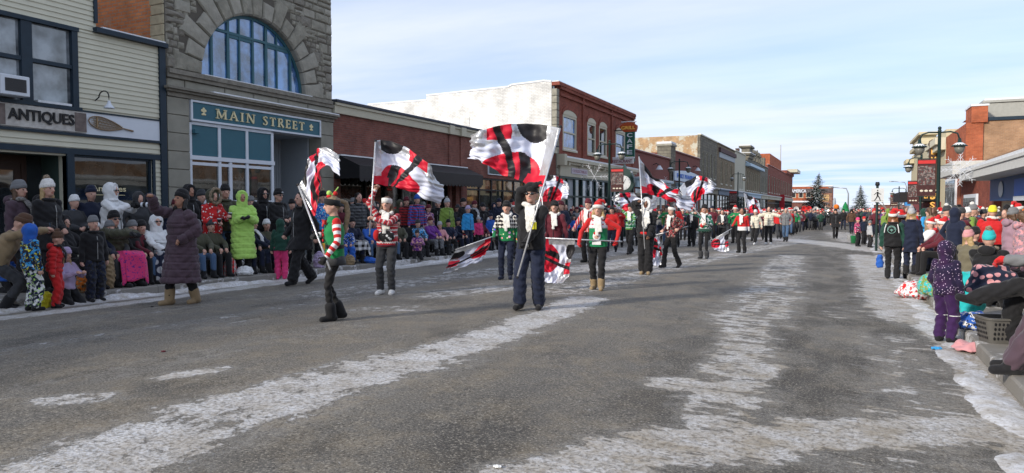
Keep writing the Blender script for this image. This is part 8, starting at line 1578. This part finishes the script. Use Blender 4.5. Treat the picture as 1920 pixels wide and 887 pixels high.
# street clock
q = onx(1171, 357, -12.0); t = thing('street_clock', 'dark green street clock with a round white dial behind the café lamp', 'clock', (-12.0, q[1], gz(-12, q[1]))); X, Y, zc = -12.0, q[1], onx(1171, 343, -12.0)[2]
DY = -.22; R_ = .42
part(MB().lathe((X, Y, t.location.z), [(.22, 0), (.2, .7), (.1, .8), (.09, zc-.7-t.location.z), (.18, zc-.55-t.location.z)], 12), 'post', DGREEN, t, smooth=True); part(MB().prism([(X+.62*math.cos(a), zc+.62*math.sin(a)) for a in np.linspace(0, 6.283, 24, endpoint=False)], 1, Y-.18, Y+.18).prism([(X-.6, zc+.25), (X+.6, zc+.25), (X+.35, zc+.75), (X+.1, zc+.85), (X, zc+1.1), (X-.1, zc+.85), (X-.35, zc+.75)], 1, Y-.17, Y+.17), 'clock_case', DGREEN, t)
dl = part(MB().prism([(X+R_*math.cos(a), zc+R_*math.sin(a)) for a in np.linspace(0, 6.283, 32, endpoint=False)], 1, Y-.20, Y-.181), 'dial', mat('dial_white', (.55, .57, .58), .4), t); hm = MB().bar((X, Y-.21, zc), (X+.12, Y-.21, zc+.22), .03, .01).bar((X, Y-.21, zc), (X-.28, Y-.21, zc+.08), .022, .01).ball((X, Y-.21, zc), .04, 8, 6)
for k in range(12): a = k*math.pi/6; hm.bar((X+.33*math.cos(a), Y-.205, zc+.33*math.sin(a)), (X+.39*math.cos(a), Y-.205, zc+.39*math.sin(a)), .025, .008)
part(hm, 'hands', BLACK, dl); part(MB().box(X-.45, X+.45, Y-.15, Y+.15, zc+.60, zc+.66), 'snow_cap', SNOW, t)
# café blade sign
Yb = 50.0; W2 = lambda px, py: ony(px, py, Yb); a, b_ = W2(1162, 240), W2(1193, 240); zt = W2(1178, 228)[2]; zb = W2(1178, 303)[2]; t = thing('cafe_blade_sign', 'neon style GRILL CAFE blade sign, orange fan over a dark green vertical board', 'sign', (FX, Yb, zb)); x0, x1 = W2(1162, 236)[0], W2(1194, 236)[0]; x2, x3 = W2(1172, 270)[0], W2(1189, 270)[0]; zm = W2(1178, 246)[2]
part(MB().prism([(x0, zm+.25), (x2-.1, zm-.05), (x3+.1, zm-.05), (x1, zm+.25)]+[(x1+(x0-x1)*i/8, zt-.28+.26*math.sin(math.pi*i/8)) for i in range(9)], 1, Yb, Yb+.3), 'fan_board', mat('sign_orange', (.34, .06, .015), .5), t); part(MB().box(x2, x3, Yb+.02, Yb+.28, zb, zm-.04), 'vertical_board', mat('sign_green', (.010, .085, .062), .5), t)
gm = MB(); put_text(gm, 'GRILL', 'y', Yb-.02, x0+.12, x1-.12, zm+.12, zt-.32, .03, .025); part(gm, 'grill_lettering', mat('yellow_letter', (.75, .42, .08), .5), t); cm_ = MB(); hh = (zm-.1-zb-.45)/4
for i, ch in enumerate('CAFE'): z1 = zm-.12-i*hh; put_text(cm_, ch, 'y', Yb, x2+.14, x3-.14, z1-hh*.78, z1-.02, .03, .02)
part(cm_, 'cafe_lettering', WHITE, t); ym_ = MB(); put_text(ym_, 'Open', 'y', Yb, x2+.08, x3-.08, zb+.22, zb+.42, .02, .01); put_text(ym_, 'Daily', 'y', Yb, x2+.08, x3-.08, zb+.02, zb+.2, .02, .01) if False else None; part(ym_, 'yellow_lettering', mat('lime_letter', (.45, .5, .08), .5), t)
part(MB().box(x0+.1, x1-.1, Yb+.03, Yb+.27, zt-.03, zt+.03), 'sign_snow', SNOW, t); part(MB().bar((x2, Yb+.15, zm+.1), (FX, Yb+.15, zm+.1), .06).bar((x2, Yb+.15, zb+.3), (FX, Yb+.15, zb+.3), .06), 'bracket', BLACK, t)
Yr = 49.4; r0, r1 = ony(1146, 302, Yr), ony(1187, 302, Yr); t = thing('restaurant_sign', 'white RESTAURANT sign with dark red letters under the café blade sign', 'sign', (FX, Yr, r0[2])); part(MB().box(r0[0], r1[0], Yr, Yr+.2, ony(1160, 307, Yr)[2], ony(1160, 297, Yr)[2]), 'board', mat('sign_pale', (.58, .56, .56), .5), t); rm = MB(); put_text(rm, 'RESTAURANT', 'y', Yr-.01, r0[0]+.08, r1[0]-.08, ony(1160, 305.5, Yr)[2], ony(1160, 299.5, Yr)[2], .02, .02); part(rm, 'lettering', mat('maroon_letter', (.16, .03, .05), .5), t)
part(MB().box(r0[0]-.05, r1[0]+.05, Yr-.02, Yr+.22, ony(1160, 297, Yr)[2]+.001, ony(1160, 296, Yr)[2]+.05), 'board_snow', SNOW, t)
# pedestrian crossing sign
Ys = 33; X0 = ony(1645, 365, Ys)[0]; t = thing('crossing_sign', 'white pedestrian crossing sign with a black walking figure on a dark post', 'sign', (X0, Ys, gz(X0, Ys))); a0, a1 = ony(1633.5, 365, Ys)[0], ony(1657.5, 365, Ys)[0]; z0, z1 = ony(1645, 379, Ys)[2], ony(1645, 353, Ys)[2]; part(MB().box(a0, a1, Ys, Ys+.02, z0, z1), 'panel', mat('sign_white', (.55, .56, .56), .5), t)
part(MB().tube([(X0, Ys+.06, t.location.z), (X0, Ys+.06, z1+.1)], .05, 8), 'post', POLE, t); w_ = a1-a0; cx = (a0+a1)/2; zz = lambda f: z0+(z1-z0)*f; yy = Ys-.004; fm = MB().ball((cx, yy, zz(.84)), (w_*.055, .004, w_*.06), 12, 8)
for (xa, fa, xb, fb, tk) in ((0, .74, .0, .48, .13), (0, .50, .15, .30, .085), (.15, .30, .22, .10, .07), (0, .50, -.08, .30, .085), (-.08, .30, -.24, .12, .07), (.02, .72, .17, .58, .055), (.17, .58, .28, .58, .05), (-.02, .72, -.16, .62, .055), (-.16, .62, -.27, .52, .05)): fm.bar((cx+xa*w_, yy, zz(fa)), (cx+xb*w_, yy, zz(fb)), tk*w_, .006, up=(0, 1, 0))
part(fm, 'walking_figure', BLACK, t); part(MB().box(a0+.02, a1-.02, Ys-.004, Ys-.001, z0+.05, z0+.06), 'base_line', BLACK, t); part(MB().lathe((X0, Ys+.06, z1+.1), [(.07, 0), (.09, .06), (.07, .16)], 10), 'beacon', BLACK, t)
def cobra(label, px, top, Y, s=-1):
    q = ony(px, top, Y); t = thing('cobra_street_light', label, 'street light', (q[0], Y, -.6)); part(MB().tube([(q[0], Y, -.6), (q[0], Y, q[2]-1), (q[0]+s*.3, Y, q[2]-.2), (q[0]+s*2.0, Y, q[2])], [.12, .09, .08, .06], 8), 'pole', STEEL, t, smooth=True); part(MB().ball((q[0]+s*2.4, Y, q[2]), (.5, .16, .1), 10, 6), 'lamp_head', STEEL, t, smooth=True)
cobra('tall bent arm street light between the two spruces', 1591, 351, 120); cobra('thin far street light behind the distant twin lamp', 1700, 340, 150, -1)
q = ony(1545, 392, 200); t = thing('grey_silo_tank', 'tall grey round topped tank right of the corner hotel', 'tank', (ony(1551, 390, 258)[0]+8, 258, -.6)); xx = ony(1564.5, 380, 258)[0]; part(MB().lathe((xx, 258, -.6), [(.5, 0), (.5, ony(1564, 376, 258)[2]+.2), (.35, ony(1564, 374, 258)[2]+.9), (.1, ony(1564, 373, 258)[2]+1)], 14), 'shell', GREYP, t, smooth=True)
# ------------------------------------------------------------------ trees
NEED = mat('spruce_needles', (.035, .055, .045), .8, var=.6, scale=3); BARK = mat('bark', (.07, .05, .04), .9, var=.4)
def spruce(label, px, top, wpx, Y, seed=1, lean=0.0):
    q = ony(px, top, Y); dep = depth_of(q); Rb = wpx/2*1.3*dep/FOC; zb = -.6; H = q[2]-zb; t = thing('spruce_tree', label, 'tree', (q[0], Y, zb)); rs = random.Random(seed); part(MB().tube([(q[0], Y, zb), (q[0]+lean, Y, q[2])], [H*.025, .05], 8), 'trunk', BARK, t)
    nm, sm = MB(), MB(); tiers = 30
    for i in range(tiers):
        f = i/tiers; z = zb+H*(.07+.92*f); R = Rb*(1-f)**.85*(1+.18*math.sin(i*2.1)+rs.uniform(-.15, .15))+.15; nb = int(9+12*(1-f)); 
        for j in range(nb):
            a = 2*math.pi*(j+rs.random())/nb; L = R*rs.uniform(.6, 1.12); ux, uy = math.cos(a), math.sin(a); cx = q[0]+lean*f
            for k in range(int(9+L*4)):
                u = rs.uniform(.12, 1); px_, py_ = cx+ux*L*u, Y+uy*L*u; pz = z-L*.32*u+L*.10*u*u+rs.uniform(-.1, .1)*H*.03
                s = (.05+.05*rs.random())*H*.55*(1-.5*u)*(1-.45*f); dx, dy, dz = rs.uniform(-1, 1), rs.uniform(-1, 1), rs.uniform(-.9, -.1)
                p0 = (px_-uy*s*.5, py_+ux*s*.5, pz); p1 = (px_+uy*s*.5, py_-ux*s*.5, pz+rs.uniform(-.2, .2)*s); p2 = (px_+ux*s*.9+dx*s*.3, py_+uy*s*.9+dy*s*.3, pz+dz*s*.8); p3 = (px_+dx*s*.2, py_+dy*s*.2, pz-s*.9)
                nm.add([p0, p1, p2], [(0, 1, 2)]); nm.add([p0, p1, p3], [(0, 1, 2)])
                if rs.random() < .30: o = s*.09; sm.add([(p[0], p[1], p[2]+o) for p in (p0, p1, p2)], [(0, 1, 2)])
    c = part(nm, 'crown', NEED, t); part(sm, 'snow', SNOW, c)
spruce('large dark spruce dusted with snow in front of the corner hotel', 1527, 324, 62, 175, 3, 1.0); spruce('smaller snowy spruce beside the crossing sign', 1614, 347, 44, 130, 8)
def bare(label, px, top, Y, seed):
    q = ony(px, top, Y); t = thing('bare_tree', label, 'tree', (q[0], Y, -.6)); rs = random.Random(seed); mb = MB(); tr = MB(); H = q[2]+.6
    tr.tube([(q[0], Y, -.6), (q[0], Y, -.6+H*.35)], [.3, .2], 8)
    def br(p, d, L, r, n):
        e_ = p+d*L; mb.tube([tuple(p), tuple(e_)], [r, r*.6], 5, cap=False)
        if n == 0: return
        for _ in range(3): v = (d+Vector((rs.uniform(-.8, .8), rs.uniform(-.5, .5), rs.uniform(-.3, .5)))).normalized(); br(e_, v, L*.68, r*.6, n-1)
    for _ in range(4): br(Vector((q[0], Y, -.6+H*.33)), Vector((rs.uniform(-.8, .8), rs.uniform(-.4, .4), .8)).normalized(), H*.26, .14, 4)
    part(tr, 'trunk', BARK, t); part(mb, 'branches', mat('twigs', (.22, .20, .20), .9), t)
bare('bare pale branched tree right of the crossing sign', 1668, 366, 120, 2); bare('bare low tree behind the distant twin lamp', 1700, 372, 140, 5)
t = thing('distant_red_shed', 'low red shed roof far off by the bare trees', 'building', (ony(1672, 385, 160)[0], 160, -.6)); xx = ony(1672, 385, 160)[0]; part(MB().box(xx-3, xx+8, 160, 166, -1.5, ony(1672, 384, 160)[2]), 'wall', REDB, t); part(MB().box(xx-3.3, xx+8.3, 159.7, 166, ony(1672, 384, 160)[2], ony(1672, 381.5, 160)[2]), 'roof_snow', SNOW, t)
# far-off mass of marchers and onlookers, too many and too small to tell apart
fcm = [cm(c) for c in ('black', 'charcoal', 'navy', 'maroon', 'red', 'dkgreen', 'grey', 'brown')]+[SK['p'], KNITW]; mb = MB(); rs = random.Random(77)
def tiny(X, Y):
    z = gz(X, Y); s = rs.uniform(.92, 1.05); c = rs.randrange(8); l = rs.choice([0, 1, 2]); h = rs.choice([0, 1, 4, 4, 9, 6]); r0 = rs.uniform(.9, 1.1)
    for sx in (-.1, .1): mb.tube([(X+sx, Y+rs.uniform(-.15, .15), z), (X+sx*.9, Y, z+.85*s)], [.07, .10], 6, l)
    mb.lathe((X, Y, z+.80*s), [(.19*r0, 0), (.20*r0, .25), (.23*r0, .52), (.12, .64), (.06, .68)], 8, c)
    for sx in (-1, 1): mb.tube([(X+sx*.22, Y, z+1.35*s), (X+sx*.29, Y-.1, z+1.1*s), (X+sx*.18, Y-.28, z+1.15*s)], [.07, .06, .05], 6, c)
    mb.ball((X, Y, z+1.60*s), (.085, .10, .12), 8, 6, 8); mb.ball((X, Y+.01, z+1.69*s), (.098, .11, .085), 8, 5, h)
for i in range(150): tiny(rs.uniform(-9.5, -2.0), rs.uniform(65, 104))
for i in range(70): Y = rs.uniform(48, 110); tiny(rs.uniform(1.4, 4.5), Y)
for i in range(60): tiny(rs.uniform(-14.5, -12.0), rs.uniform(95, 150))
for i in range(26): tiny(rs.uniform(-2.0, 1.6), rs.uniform(92, 112))
o = mb.build('distant_crowd', fcm, None, smooth=True); tag(o, 'far mass of marchers and onlookers where the street fades away', 'crowd', kind='stuff')
# inflatable glow far in the parade
t = thing('parade_float', 'small decorated float with green tree and orange glow far up the lane', 'float', (-1.2, 86, gz(-1, 86))); q = ony(1585, 388, 86); part(MB().box(q[0]-1.3, q[0]+1.3, 86, 90, -.3, .7), 'deck', cm('charcoal'), t); part(MB().lathe((q[0], 87, 1.0), [(.45, 0), (.25, .5), (.3, .5), (.05, 1.05)], 10), 'tree', cm('green'), t); part(MB().ball((q[0]-.9, 87, 1.5), .30, 10, 8), 'inflatable', cm('orange'), t, smooth=True)
flush()
